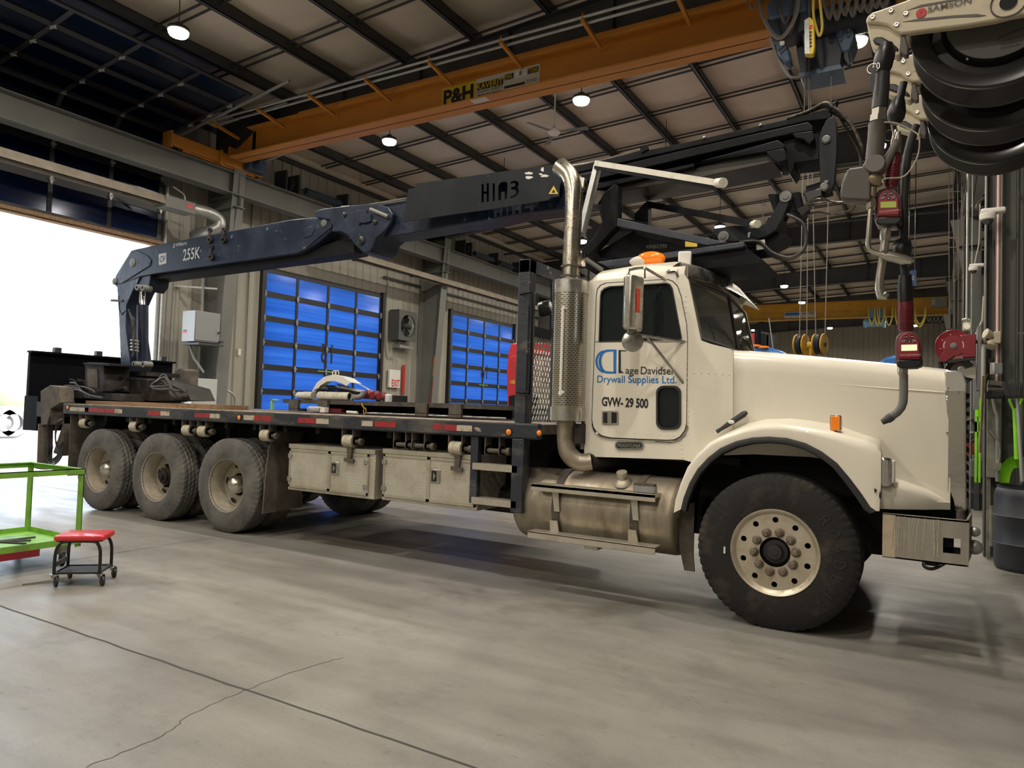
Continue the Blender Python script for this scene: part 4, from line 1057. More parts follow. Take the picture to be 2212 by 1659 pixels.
# paint chips
for q in ([(1899,1068),(1901,1060),(1904,1068),(1903,1078),(1899,1076)],[(1888,1055),(1894,1057),(1893,1064),(1889,1063)]):
    MB().add([P(a,b,'y',yf-.012) for a,b in q], [tuple(range(len(q)))]).build('paint_chip', M['ink'], T)
# headlamp
p = P(1917,1000,'y',5.60)
hl = MB().cbox((p.x-.02,5.62,1.06+.12), (.10,.24,.2)).build('headlamp_bezel', M['chrome'], T, bevel=.02)
hl.location = (0,0,0)
MB().cbox((p.x+.035,5.62,1.18), (.02,.18,.15)).build('headlamp', M['whiteplain'], hl, bevel=.004)
# amber turn signal on fender
p = P(1805,934,'y',5.56)
ms = MB().cbox((p.x,p.y,p.z+.005), (.03,.07,.01)).build('turn_signal_base', M['rubber'], T)
MB().cbox((p.x,p.y,p.z+.065), (.075,.06,.115)).build('turn_signal_body', M['chrome'], ms, bevel=.006)
MB().cbox((p.x+.0,p.y-.028,p.z+.065), (.06,.012,.10)).cbox((p.x+.034,p.y,p.z+.065), (.012,.045,.10)).build('turn_signal_lens', M['lens_o'], ms, bevel=.003)
# mirrored convex wiper-like bonnet latch
a = P(1548,933,'y',5.60); b = P(1614,890,'y',5.64); d = (b-a)
bl = MB().tube([a, a+d*.15, a+d*.5, a+d*.9, b], .012, 8, True, [.016,.014,.022,.024,.012]).build('bonnet_latch', M['rubber'], T)
MB().sphere(a+d*.5+V(0,-.02,0), .016, 10, (1.6,.4,1)).build('latch_window', M['whiteplain'], bl)
# grille surround
gs = [(2041,801),(2066,801),(2080,806),(2087,828),(2088,1105),(2060,1103),(2056,1078),(2041,1045)]
gp = [P(a,b,'y',5.965) for a,b in gs]
MB().prism(gp, (0,2*(YC-5.965),0)).build('grille_surround', M['chrome'], T, bevel=.012)
MB().prism([P(a,b,'y',5.955) for a,b in [(2040,800),(2066,800),(2081,805),(2088,828),(2088,848),(2041,844)]], (0,2*(YC-5.955),0)).build('grille_cap', M['chromeb'], T, bevel=.01)
mb = MB()
for q in ((2047,846),(2070,848),(2045,935),(2045,1035),(2047,838)): mb.lathe(P(*q,'y',5.955), (0,1,0), [(0,-.008),(.006,-.006),(.009,0)], 8)
mb.build('grille_rivets', M['chrome'], T)
gx = P(2088,900,'y',5.965).x
mb = MB()
for i in range(12): mb.box((gx,6.05,1.0+.065*i), (gx+.02,2*YC-6.05,1.03+.065*i))
mb.build('grille_bars', M['dark'], T)
# bumper with square cut out
bx0 = P(1906,1170,'y',YS).x; bx1 = P(2093,1170,'y',YS).x; bz0, bz1 = .615, .905
hx0 = P(2037,1180,'y',YS); hx1 = P(2075,1180,'y',YS)
bo = [(bx0,bz0),(bx1-.01,bz0),(bx1,bz0+.01),(bx1,bz1),(bx0,bz1)]
z0_ = P(2056,1196,'y',YS).z; z1_ = P(2056,1163,'y',YS).z
mb = plate(bo, [[(hx0.x,z0_),(hx1.x,z0_),(hx1.x,z1_),(hx0.x,z1_)]], .012, V(0,YS+.006,0), V(1,0,0), V(0,0,1))
mb.box((bx1-.012,YS+.01,bz0), (bx1,YS+.1,bz1)); mb.prism([V(bx1-.012,YS+.1,bz0),V(bx1,YS+.1,bz0),V(bx1+.035,YS+.5,bz0),V(bx1+.02,YS+.5,bz0)], (0,0,bz1-bz0))
mb.box((bx1+.02,YS+.5,bz0), (bx1+.035,2*YC-YS-.5,bz1)); mb.box((bx0,YS,bz1-.01),(bx1,YS+.06,bz1)); mb.box((bx0,YS,bz0),(bx1,YS+.06,bz0+.01))
mb.prism([V(bx1-.012,2*YC-YS-.1,bz0),V(bx1,2*YC-YS-.1,bz0),V(bx1+.035,2*YC-YS-.5,bz0),V(bx1+.02,2*YC-YS-.5,bz0)], (0,0,bz1-bz0)); mb.box((bx0,2*YC-YS-.012,bz0),(bx1,2*YC-YS,bz1))
bp_ = mb.build('bumper', M['stain'], T)
random.seed(3); drips = MB()
for i in range(30):
    x = bx0+.05+random.random()**1.3*.30; z = bz1-.008; pts_ = [V(x,YS-.0015,z)]
    for k in range(6):
        z -= (bz1-bz0)*random.uniform(.08,.17)
        if z < bz0+.01: break
        x += random.uniform(-.006,.004); pts_.append(V(x,YS-.0015,z))
    drips.tube(pts_, .0016, 4)
drips.build('mud_drips', M['strap'], bp_)
MB().box((bx0,YS-.001,bz0+.005), (bx0+.075,YS+.0,bz1-.004)).build('mud_patch', M['brownlt'] if 'brownlt' in M else M['strap'], bp_)
MB().sphere((bx1+.045,YS+.35,.80), .035, 12).sphere((bx1+.045,YS+.35,.695), .05, 12).build('fog_lamp', M['galv'], bp_)
MB().tube(smooth_path([V(-.05,YS+.2,.6),V(-.05,YS+.1,.57),V(0,YS+.1,.56),V(.07,YS+.15,.6)],4), .012, 6).cbox((.0,YS+.2,.585),(.1,.1,.03)).build('hanging_wiring', M['rubber'], bp_)
MB().box((-.3,YS+.3,.7), (.12,YS+.42,.86)).box((-.3,2*YC-YS-.42,.7), (.12,2*YC-YS-.3,.86)).build('bumper_bracket', M['grime'], bp_)
MB().box((hx0.x-.08,YS+.09,bz0+.03),(hx1.x-.035,YS+.12,bz1-.03)).box((hx0.x-.08,YS+.09,bz0+.03),(hx1.x+.02,YS+.12,bz0+.10)).build('bumper_hole_darkener', M['dark'], bp_)  # dark sheet added behind the cut-out so the hole looks dark
MB().box((-.25,6.1,.75),(.14,7.3,1.0)).build('radiator_bottom', M['dark'], T)
# ---- exhaust
def perf():
    m = bpy.data.materials.new('perforated_heat_shield'); m.use_nodes = True; nt = m.node_tree; n = nt.nodes; L = nt.links; b = n['Principled BSDF']
    tc = n.new('ShaderNodeTexCoord'); mp = n.new('ShaderNodeMapping'); mp.inputs['Location'].default_value = (-(EXX+5.0), -(EXY-YC), 0)
    L.new(tc.outputs['Object'], mp.inputs[0]); sp = n.new('ShaderNodeSeparateXYZ'); L.new(mp.outputs[0], sp.inputs[0])
    at = n.new('ShaderNodeMath'); at.operation = 'ARCTAN2'; L.new(sp.outputs[0], at.inputs[0]); L.new(sp.outputs[1], at.inputs[1])
    cb_ = n.new('ShaderNodeCombineXYZ'); L.new(at.outputs[0], cb_.inputs[0]); 
    mz = n.new('ShaderNodeMath'); mz.operation = 'MULTIPLY'; mz.inputs[1].default_value = 6.4; L.new(sp.outputs[2], mz.inputs[0]); L.new(mz.outputs[0], cb_.inputs[1])
    br_ = n.new('ShaderNodeTexBrick'); br_.inputs['Scale'].default_value = 7; br_.inputs['Mortar Size'].default_value = .045; br_.inputs['Mortar Smooth'].default_value = 0
    br_.inputs['Color1'].default_value = (0,0,0,1); br_.inputs['Color2'].default_value = (0,0,0,1); br_.inputs['Mortar'].default_value = (1,1,1,1)
    br_.inputs['Brick Width'].default_value = 1.6; br_.inputs['Row Height'].default_value = .8
    br_.inputs['Mortar Size'].default_value = .27
    L.new(cb_.outputs[0], br_.inputs['Vector'])
    nz = n.new('ShaderNodeTexNoise'); nz.inputs['Scale'].default_value = 5; cr = n.new('ShaderNodeValToRGB')
    cr.color_ramp.elements[0].color = (.5,.44,.33,1); cr.color_ramp.elements[1].color = (.75,.71,.62,1); L.new(nz.outputs['Fac'], cr.inputs[0])
    mx_ = n.new('ShaderNodeMix'); mx_.data_type = 'RGBA'; mx_.inputs[6].default_value = (.012,.012,.014,1); L.new(br_.outputs['Color'], mx_.inputs[0]); L.new(cr.outputs[0], mx_.inputs[7])
    L.new(mx_.outputs[2], b.inputs['Base Color']); L.new(br_.outputs['Color'], b.inputs['Metallic']); b.inputs['Roughness'].default_value = .28
    return m
EXX, EXY = -2.765, 5.60
M['perf'] = perf()
sh = MB().lathe((EXX,EXY,1.56), (0,0,1), [(.155,0),(.155,1.0)], 48).build('heat_shield', M['perf'], T)
MB().lathe((EXX,EXY,1.445), (0,0,1), [(.08,.0),(.165,.0),(.165,.118),(.155,.12)], 48).build('shield_band', M['chromed'], sh, angle=45)
MB().lathe((EXX,EXY,2.55), (0,0,1), [(.157,.0),(.16,.0),(.16,.11),(.14,.125),(.07,.125)], 48).build('shield_band', M['chromed'], sh, angle=45)
MB().tube([V(EXX+.03,EXY-.19,1.66),V(EXX+.03,EXY-.19,2.42)], .012, 8).cyl((EXX+.03,EXY-.15,1.68),(EXX+.03,EXY-.195,1.68),.02,8).cyl((EXX+.03,EXY-.15,2.40),(EXX+.03,EXY-.195,2.40),.016,8).build('grab_bar', M['whiteplain'], sh)
st = smooth_path([V(EXX,EXY,2.6),V(EXX+.005,EXY,3.0),V(EXX+.01,EXY,3.35),V(EXX+.0,EXY,3.5),V(EXX-.05,EXY,3.63),V(EXX-.15,EXY,3.72)], 6)
MB().tube(st, .078, 24, False).tube([p for p in st], .074, 24, False).build('exhaust_stack', M['stack'] if 'stack' in M else M['chromed'], T)
for z in (2.70, 2.79): MB().lathe((EXX,EXY,z), (0,0,1), [(.08,0),(.088,0),(.088,.015),(.08,.015)], 24).build('stack_clamp', M['brown'], T)
MB().tube([V(EXX+.08,EXY+.02,2.79),V(EXX+.15,EXY+.05,2.79),V(EXX+.15,EXY+.05,2.68)], .01, 6).build('stack_bracket', M['black'], T)
el = smooth_path([V(EXX,EXY,1.45),V(EXX,EXY,1.28),V(EXX+.03,EXY+.0,1.16),V(EXX+.12,EXY+.03,1.09),V(EXX+.22,EXY+.07,1.10)], 6)
MB().tube(el, .078, 20).lathe((EXX,EXY,1.40),(0,0,1),[(.08,0),(.088,0),(.088,.03),(.08,.03)],20).build('exhaust_elbow', M['tank'], T)
MB().cyl((EXX+.2,EXY+.07,1.1), (-2.2,6.2,1.12), .07, 12).build('exhaust_pipe', M['grime'], T)
MB().box((EXX+.09,EXY-.02,1.25), (EXX+.16,EXY+.06,1.42)).build('muffler_bracket', M['grime'], T)
# ---- roof gear
p = P(1405,566,'y',6.2)+V(0,0,.055)
bk = MB().sphere(p+V(0,0,-.03), .14, 20, (1.0,.75,.5)).build('beacon', M['lens_o'], T)
MB().sphere(p+V(-.07,0,-.045), .13, 16, (1,.8,.4)).build('beacon_base', M['whiteplain'], bk)
p = P(1480,563,'y',6.1)
wk = MB().cbox(p, (.11,.17,.13), Matrix.Rotation(.25,3,'Z')).build('roof_work_lamp', M['whiteplain'], T, bevel=.01)
MB().cbox(p+V(.054,.014,0), (.012,.13,.08), Matrix.Rotation(.25,3,'Z')).build('work_lamp_lens', M['black2'], wk)
p = P(1558,602,'y',7.3); MB().lathe(p+V(0,0,-.02), (0,0,1), [(.09,0),(.09,.03),(.06,.05),(0,.055)], 16).build('cab_marker_lamp', M['whiteplain'], T)
p = P(1256,560,'y',5.75)
lm = MB().sphere(p, .085, 20, (.5,.9,1)).build('chrome_spot_lamp', M['chrome'], T)
MB().beam(P(1255,582,'y',5.72), P(1288,602,'y',5.72), .05, .05).beam(p+V(.04,0,0), P(1300,583,'y',6.0), .03, .03).build('spot_lamp_bracket', M['steelg'], lm)
# ---- mirrors
def west_mirror(side=0):
    f = (lambda q: q) if side == 0 else mir
    c = P(1369,655,'y',5.36)
    R_ = Matrix.Rotation(math.radians(-12 if side == 0 else 12), 3, 'Z')
    mr_ = MB().cbox(f(c), (.075,.19,.44), R_).build('mirror', M['chromed'], T, bevel=.018)
    MB().cbox(f(c+V(.041,-.008,.02)), (.006,.05,.19), R_).build('mirror_marker', M['lens_r'], mr_, bevel=.003)
    MB().cbox(f(c)+V(-.04,0,0), (.004,.16,.40), R_).build('mirror_glass', M['chrome'], mr_)
    k = P(1367,737,'y',5.36); n_ = V(-.6,.8,0) if side == 0 else V(-.6,-.8,0)
    MB().lathe(f(k), n_, [(0,-.03),(.05,-.024),(.085,-.006),(.088,.01),(0,.012)], 24).build('round_mirror', M['chromed'], mr_)
    def pp(l): return [f(P(a,b,'y',y)) for a,b,y in l]
    MB().tube(smooth_path(pp([(1395,579,5.5),(1383,579,5.42),(1365,582,5.37),(1357,592,5.34),(1355,660,5.34),(1356,708,5.34),(1366,722,5.36),(1385,726,5.42),(1400,728,5.5)]),4), .011, 8).tube(pp([(1392,578,5.42),(1440,606,CY_)]), .011, 8).tube(pp([(1370,722,5.37),(1482,739,CY_)]), .012, 8).tube(pp([(1398,728,5.42),(1478,830,CY_)]), .012, 8).tube(pp([(1393,579,5.45),(1393,600,5.6)]), .008, 6).tube(pp([(1383,740,5.38),(1395,737,5.45),(1410,744,5.5)]), .006, 6).build('mirror_bracket', M['chromed'], mr_)
west_mirror(0); west_mirror(1)
# wipers
for f in (lambda q: q, lambda q: q+V(-.03,1.0,.0)):
    a = f(P(1588,752,'y',6.35)); 
    MB().tube([f(P(1591,757,'y',6.3)), f(P(1565,715,'y',6.2)), f(P(1545,700,'y',6.05))], .007, 6).tube([f(P(1515,699,'y',5.9)), f(P(1558,728,'y',6.25))], .009, 6).build('wiper', M['rubber'], T)
# ================================================================ loader crane on the truck (parts of the truck)
y0, y1 = 6.50, 6.86
def pp3(l, y): return [P(a,b,'y',y) for a,b in l]
# column, base
mb = prism_px([(252,616),(303,598),(286,630),(273,660),(272,710),(282,785),(279,803),(261,801),(257,700),(254,640)], y0, y1)
colm = mb.build('crane_column', M['boom'], T, bevel=.01)
prism_px([(258,803),(316,803),(316,812),(260,812)], y0-.1, y1+.1).build('slewing_collar', M['grime'], colm)
prism_px([(262,815),(320,818),(320,866),(262,864)], y0-.15, y1+.15).build('crane_base', M['grime'], T, bevel=.02)
yc = 6.62
MB().cyl(P(308,786,'y',yc), P(308,660,'y',yc), .085, 20).build('lift_cylinder', M['boom'], T)
MB().cyl(P(308,662,'y',yc), P(307,622,'y',yc), .05, 16).build('cylinder_rod', M['chrome'], T)
mb = MB()
for q in ((291,787),(311,787),(298,621),(310,622)):
    c = P(*q,'y',6.45); mb.lathe(c, (0,1,0), [(.02,-.02),(.05,-.02),(.05,.12),(.02,.12)], 16)
mb.build('pin_boss', M['steelg'], T)
prism_px([(300,600),(325,595),(322,615),(312,628),(300,620)], y0+.02, y1-.02).build('cylinder_lug', M['boom'], T)
# column side details
MB().tube(pp3([(241,649),(266,650)],6.4), .02, 8).tube(pp3([(256,640),(258,670),(264,680),(270,672)],6.42), .012, 6).build('column_handle', M['rubber'], T)
for i in range(4):
    MB().tube(smooth_path(pp3([(278+i*3,668+i*8),(284+i*2,690),(290-i,720),(288,752+i*3),(286,770)],6.44-.02*i),5), .012, 6).build('hydraulic_hose', M['hose'], T)
mb = MB()
for i in range(4): mb.cyl(*pp3([(283,735+i*7),(298,737+i*7)],6.42), .018, 8)
mb.build('hose_clamp', M['galv'], T)
# inner boom
ib = [(247,604),(250,594),(283,541),(293,538),(327,531),(629,474),(700,467),(716,477),(719,487),(714,499),(690,522),(656,542),(637,548),(331,592),(302,598),(262,614),(251,620),(246,613)]
bo = prism_px(ib, y0, y1).build('inner_boom', M['boom'], T, bevel=.012)
prism_px([(254,598),(285,542),(294,540),(318,552),(326,562),(323,574),(264,611),(254,612)], y0-.012, y0+.01).build('boom_root_plate', M['boom'], bo, bevel=.004)
prism_px([(632,514),(668,473),(702,470),(716,478),(717,490),(655,540),(651,540)], y0-.012, y0+.01).build('boom_tip_plate', M['boom'], bo, bevel=.004)
prism_px([(648,505),(660,492),(675,488),(680,494),(672,510),(656,514)], y0-.02, y0-.01).build('boom_lug', M['boom'], bo, bevel=.003)
mb = MB()
for q, r in (((702,482),.05),((249,608),.055),((288,568),.07)): mb.lathe(P(*q,'y',y0), (0,1,0), [(0,-.03),(r*.6,-.03),(r,-.02),(r,.01)], 18)
mb.build('pivot_pin', M['steelg'], bo)
for q in ((454,508),(484,508),(457,545)):
    c = P(*q,'y',y0-.02)
    MB().tube([c+V(0,0,.07), c+V(.01,-.02,0), c+V(.01,-.02,-.06)], .02, 8).lathe(c+V(.01,-.03,-.07), (0,1,0), [(.022,0),(.052,0),(.052,.04),(.022,.04),(.022,0)], 14).lathe(c+V(0,-.02,.07), (0,1,0), [(.018,0),(.035,0),(.035,.03),(.018,.03),(.018,0)], 14).build('shackle', M['grime'], bo)
txt_px('255K', (395,563), (432,557), 24, 'y', y0-.004, .015, .002).build('model_number', M['letterpale'], bo)
prism_px([(343,549),(359,546),(359,569),(343,573)], y0-.004, y0).build('square_sticker', M['letterpale'], bo); txt_px('CV', (345,566), (357,563), 12, 'y', y0-.006, .01, .002).build('square_sticker_letters', M['boom'], bo)
txt_px('JJ.Williams', (374,534), (403,528), 7, 'y', y0-.004, .01, .002).build('maker_lettering', M['letterpale'], bo)
# black band below the boom for its darker underside
prism_px([(300,598),(640,549),(730,520),(765,515),(765,545),(740,550),(420,592),(330,604)], y0+.08, y1-.02).build('boom_underside', M['black'], bo)
# knuckle
kn = [(679,456),(700,450),(760,443),(812,439),(838,448),(848,462),(846,478),(832,498),(812,515),(806,532),(798,544),(785,546),(768,530),(752,508),(735,500),(716,500),(719,487),(712,474),(680,468)]
kk = prism_px(kn, y0-.05, y1+.05).build('knuckle_link', M['boom'], T, bevel=.012)
mb = MB()
for q, r in (((781,520),.055),((777,481),.035),((810,480),.035),((745,464),.03)): mb.lathe(P(*q,'y',y0-.05), (0,1,0), [(0,-.02),(r*.6,-.02),(r,-.012),(r,.01)], 16)
mb.build('link_pins', M['black2'], kk)
prism_px([(770,455),(790,453),(790,462),(800,462),(800,478),(785,482),(770,478)], y0-.075, y0-.05).build('link_guide', M['boom'], kk, bevel=.004)
MB().cyl(P(800,452,'y',y0-.1), P(838,468,'y',y0-.1), .022, 8).build('link_rod', M['steelg'], kk)
# outer boom
ob_ = prism_px([(812,440),(880,430),(1215,362),(1300,345),(1300,432),(1212,452),(1130,461),(855,509),(815,512)], y0+.02, y1-.02).build('outer_boom', M['boom'], T, bevel=.01)
# shroud plate with the cut-out word
cov = [(899,397),(1205,353.5),(1216,355),(1222,361),(1223,372),(1214,390),(1209,400),(1207,424),(1190,427),(1185,432),(1060,452),(978,463),(867,480),(882,408),(897,406)]
def sh_(l): return l
def LT(x, y): # sheared letter space -> px ; x 0..84, y 0(top)..44
    return (1038+x, 394+y-.135*x)
def LP(l): return [LT(*q) for q in l]
H = LP([(2,4),(7,4),(7,21),(13,21),(13,4),(18,4),(18,44),(13,44),(13,26),(7,26),(7,44),(2,44)])
I_ = LP([(26,6),(31,6),(31,44),(26,44)])
A_ = LP([(38,44),(38,14),(41,8),(47,5),(55,6),(58,10),(58,44),(52,44),(52,27),(45,27),(45,44)])
B_ = LP([(64,12),(66,7),(74,6),(81,9),(83,15),(80,22),(83,27),(82,35),(76,42),(65,44),(65,39),(74,37),(77,32),(75,26),(66,24),(66,20),(74,18),(76,14),(72,11)])
cv = plate_px(cov, [H, I_, A_, B_], y0-.16, y0-.145).build('boom_cover', M['cover'], T)
MB().prism(pp3([(899,397),(1205,353.5)],y0-.15)+[P(1205,353.5,'y',y0-.15)+V(0,.5,0), P(899,397,'y',y0-.15)+V(0,.5,0)], (0,0,-.008)).build('cover_top', M['cover'], cv)
poly = lambda l, y, mt, nm, pr: MB().add(pp3(l,y), [tuple(range(len(l)))]).build(nm, mt, pr)
poly([(1185,419),(1196,401),(1206,419)], y0-.162, M['inkyel'], 'warning_sticker', cv); poly([(1191,416),(1196,409),(1200,415),(1197,417)], y0-.164, M['ink'], 'warning_symbol', cv)
random.seed(5)
def blob(cx, cy, rx, ry, n=12): return [(cx+rx*math.cos(2*PI*i/n)*random.uniform(.6,1.1), cy+ry*math.sin(2*PI*i/n)*random.uniform(.6,1.1)) for i in range(n)]
for q in ((1142,374,10,3),(1143,383,10,4),(1172,366,4,6),(1168,376,5,2),(1176,380,12,3)): poly(blob(*q), y0-.162, M['inkwhite'], 'torn_sticker', cv)
# pipes along the boom top
for i in range(3):
    MB().tube(pp3([(738,447+i*4),(790,444+i*4),(884,427+i*5)], y0-.02+.05*i), .012, 6).build('hydraulic_pipe', M['nickel'], T)
    MB().tube(pp3([(1218,362+i*3),(1300,348+i*2),(1390,321+i*3)], y0+.02+.05*i), .014, 6).build('hydraulic_pipe', M['nickel'], T)
# telescopic sections
def ext(l, a, b, nm='extension_section', m='black', bev=.008): return prism_px(l, a, b).build(nm, M[m], T, bevel=bev)
ext([(1225,362),(1350,334),(1500,303),(1786,236),(1797,245),(1795,256),(1740,262),(1500,316),(1225,378)], y0+.0, y1+.1)
ext([(1225,384),(1500,318),(1745,263),(1756,272),(1756,282),(1712,288),(1500,337),(1225,402)], y0-.05, y0+.12)
ext([(1225,378),(1500,316),(1740,262),(1740,330),(1500,392),(1300,425),(1225,430)], y0+.1, y1+.08, m='dark')
ext([(1225,410),(1500,351),(1680,302),(1694,312),(1694,320),(1656,327),(1500,352.6),(1500,360),(1225,424)], y0-.1, y0+.1)
ext([(1225,424),(1500,362),(1655,327),(1672,345),(1672,350),(1500,386),(1225,432)], y0-.03, y1+.05, m='brown2')
ext([(1655,327),(1694,320),(1700,345),(1680,352),(1665,342)], y0-.12, y0-.05)
ext([(1712,288),(1756,282),(1760,300),(1748,312),(1735,300),(1718,298)], y0-.08, y0+.0)
ext([(1690,305),(1770,285),(1770,345),(1716,352),(1716,362),(1708,376),(1701,370),(1697,345)], y0+.02, y1-.02)
hd_ = ext([(1768,300),(1772,285),(1785,258),(1800,250),(1804,255),(1808,270),(1808,330),(1803,395),(1798,408),(1788,414),(1777,410),(1772,398),(1770,350)], y0-.03, y0+.04, nm='boom_head', m='cover')
ext([(1768,300),(1785,258),(1808,270),(1808,330),(1803,395),(1788,414),(1777,410),(1770,350)], y1-.04, y1+.03, nm='boom_head')
for q,r in (((1785,302),.035),((1781,404),.035),((1785,395),.02)): MB().lathe(P(*q,'y',y0-.03), (0,1,0), [(0,-.025),(r*.7,-.025),(r,-.015),(r,.01)], 14).build('head_pin', M['steelg'], hd_)
for q in ((1521,297),(1643,270)): MB().sphere(P(*q,'y',y0-.01), .014, 8).build('bolt', M['galv'], T)
mb = MB().beam(P(1385,326,'y',y0), P(1400,318,'y',y0), .03, .05); mb.build('pipe_stop', M['black'], T)
# hoses at the boom head
for i in range(4):
    MB().tube(smooth_path(pp3([(1700,256),(1745,240+i),(1782,222+i*3),(1800,232+i*4),(1822,248+i*3),(1845,280),(1862,318+i*4)],y0+.04*i),6), .013, 8).build('hydraulic_hose', M['hose2'], T)
MB().tube(arc(P(1801,233,'y',y0+.05), .055, 0, 360, 16, (.5,0,.8), (0,1,0)), .01, 6, False).build('hose_clamp', M['black'], T)
MB().tube(smooth_path(pp3([(1815,255),(1836,290),(1856,330),(1858,370),(1840,395)],y0+.1),6), .012, 6).build('hydraulic_hose', M['hose'], T)
# rotator and link
rt = MB().cyl(P(1797,405,'y',y0+.16), P(1745,420,'y',y0+.16), .075, 14).build('rotator_link', M['black'], T)
prism_px([(1705,417),(1728,412),(1735,440),(1738,448),(1722,466),(1716,455)], y0, y1-.05).build('rotator', M['black'], T, bevel=.02)
prism_px([(1735,414),(1775,405),(1778,422),(1742,438)], y0+.02, y0+.2).build('rotator_block', M['black2'], rt, bevel=.01)
# C shaped fork yoke
cy = [(1671,408.5),(1680,411),(1688,415),(1703,419),(1707,428),(1704,440),(1690,472),(1676,497),(1656,510),(1622,521),(1576,522),(1552,518),(1541,505),(1542,493),(1587,487),(1638,488.5),(1656,482),(1668,462),(1683,434),(1684,423),(1678,415)]
yk = prism_px(cy, y0-.06, y0+.0).build('fork_yoke', M['cover'], T, bevel=.006)
prism_px([(a+8,b+4) for a,b in cy], y0+.3, y0+.36).build('fork_yoke', M['black'], T)
prism_px([(1660,470),(1690,472),(1676,500),(1700,505),(1690,520),(1650,540),(1620,545),(1610,525),(1640,515)], y0+.0, y0+.3).build('yoke_web', M['black'], yk)
for q,r in (((1563,511),.05),((1697,425),.05)): MB().lathe(P(*q,'y',y0-.06), (0,1,0), [(0,-.02),(r*.5,-.02),(r*.55,-.012),(r,-.01),(r,.01)], 16).build('yoke_pin', M['steelg'], yk)
poly([(1615,503),(1621,501),(1619,512),(1616,513)], y0-.062, M['inkwhite'], 'torn_sticker', yk)
prism_px([(1659,422),(1662,419),(1684,419),(1672,458)], y0+.02, y0+.3).build('yoke_gusset', M['black'], yk)
MB().add(pp3([(1634,520),(1652,517),(1653,530),(1650,538),(1634,540)],y0-.08), [(0,1,2,3,4)]).build('sign_plate', M['pipe'], yk)
# fork frame
ff = prism_px([(1303,418),(1327,397),(1334,400),(1334,486),(1318,502),(1272,553),(1248,546),(1280,515),(1300,480),(1290,440)], 6.3, 6.42).build('fork_frame', M['black'], T, bevel=.008)
prism_px([(1300,480),(1250,545),(1268,552),(1335,485)], 6.9, 7.0).build('frame_strut', M['black'], ff)
prism_px([(1262,500),(1334,470),(1400,480),(1400,500),(1335,500),(1270,520)], 6.6, 6.9).build('frame_cross_beam', M['black'], ff)
prism_px([(1334,471),(1571,524),(1527,530),(1332,488)], 6.28, 6.34).build('frame_brace', M['navy'], ff, bevel=.006)
prism_px([(1290,545),(1370,497),(1395,500),(1530,528),(1520,541),(1340,561),(1295,557)], 6.45, 6.6).build('frame_body', M['black'], ff, bevel=.006)
prism_px([(1290,566),(1606,522),(1609,530),(1600,534),(1345,571),(1310,576)], 6.2, 6.3).build('frame_lower_beam', M['navy'], ff, bevel=.006)
prism_px([(1345,571),(1608,531),(1650,563),(1640,568),(1500,583)], 6.25, 6.95).build('frame_lower_shell', M['black'], ff)
txt_px('KINSHOFER', (1397,537), (1441,536), 8, 'y', 6.445, .01, .001).build('frame_lettering', M['steelg'], ff)
poly([(1480,521),(1506,526),(1506,533),(1480,533)], 6.275, M['inkyel'], 'yellow_sticker', ff)
# fork tines
ti = MB().beam(P(1292,356,'y',6.25), P(1256,505,'y',6.05), .06, .06).build('fork_tine', M['galv'], T)
tb = MB(); a = P(1287,353,'y',6.2); b = P(1553,396,'y',5.75)
tb.beam(a, b, .04, .05).build('tine_bar', M['pipe'], ti); MB().cyl(b+V(-.03,.04,.015), b+V(.05,-.06,-.02), .04, 14).build('tine_tip', M['pipe'], ti)
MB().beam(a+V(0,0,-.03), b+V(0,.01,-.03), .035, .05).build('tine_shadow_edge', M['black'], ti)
a = P(1398,441,'y',6.9); b = P(1629,484,'y',6.3)
t2 = MB().beam(a, b, .045, .06).beam(a, P(1398,478,'y',6.9), .1, .04).build('fork_tine', M['black'], T)
MB().cyl(b+V(-.03,.04,.01), b+V(.04,-.05,-.015), .035, 12).build('tine_tip', M['pipe'], t2)
prism_px([(1371,462),(1390,441),(1400,440),(1400,482),(1371,476)], 6.75, 6.85).build('tine_root', M['black'], t2)
lm = prism_px([(1232,380),(1245,376),(1262,384),(1262,404),(1246,414),(1232,410)], 6.22, 6.3).build('clear_marker_lamp', M['chromed'], T, bevel=.01)
prism_px([(1262,408),(1303,412),(1303,440),(1285,442)], 6.3, 6.5).build('rusty_beam', M['brown'], T)
# looping hoses
for i in range(3):
    MB().tube(smooth_path(pp3([(1598,523+i*2),(1640,522+i*3),(1668,545+i*4),(1705,556+i*2),(1735,540+i),(1743-i*2,510),(1732,480),(1700,463)],y0-.12+.03*i),6), .013, 8).build('hydraulic_hose', M['hose'], T)
MB().tube(smooth_path(pp3([(1737,447),(1750,435),(1775,430),(1810,437),(1850,432)],y0-.02),6), .01, 6).tube(smooth_path(pp3([(1745,462),(1770,458),(1800,463),(1835,455),(1850,440)],y0),6), .01, 6).tube(pp3([(1737,450),(1745,442),(1785,436)],y0-.04), .01, 6).build('hydraulic_hose', M['hose2'], T)
prism_px([(1722,452),(1745,440),(1748,452),(1732,466)], y0-.05, y0+.05).build('hose_manifold', M['grime'], T)
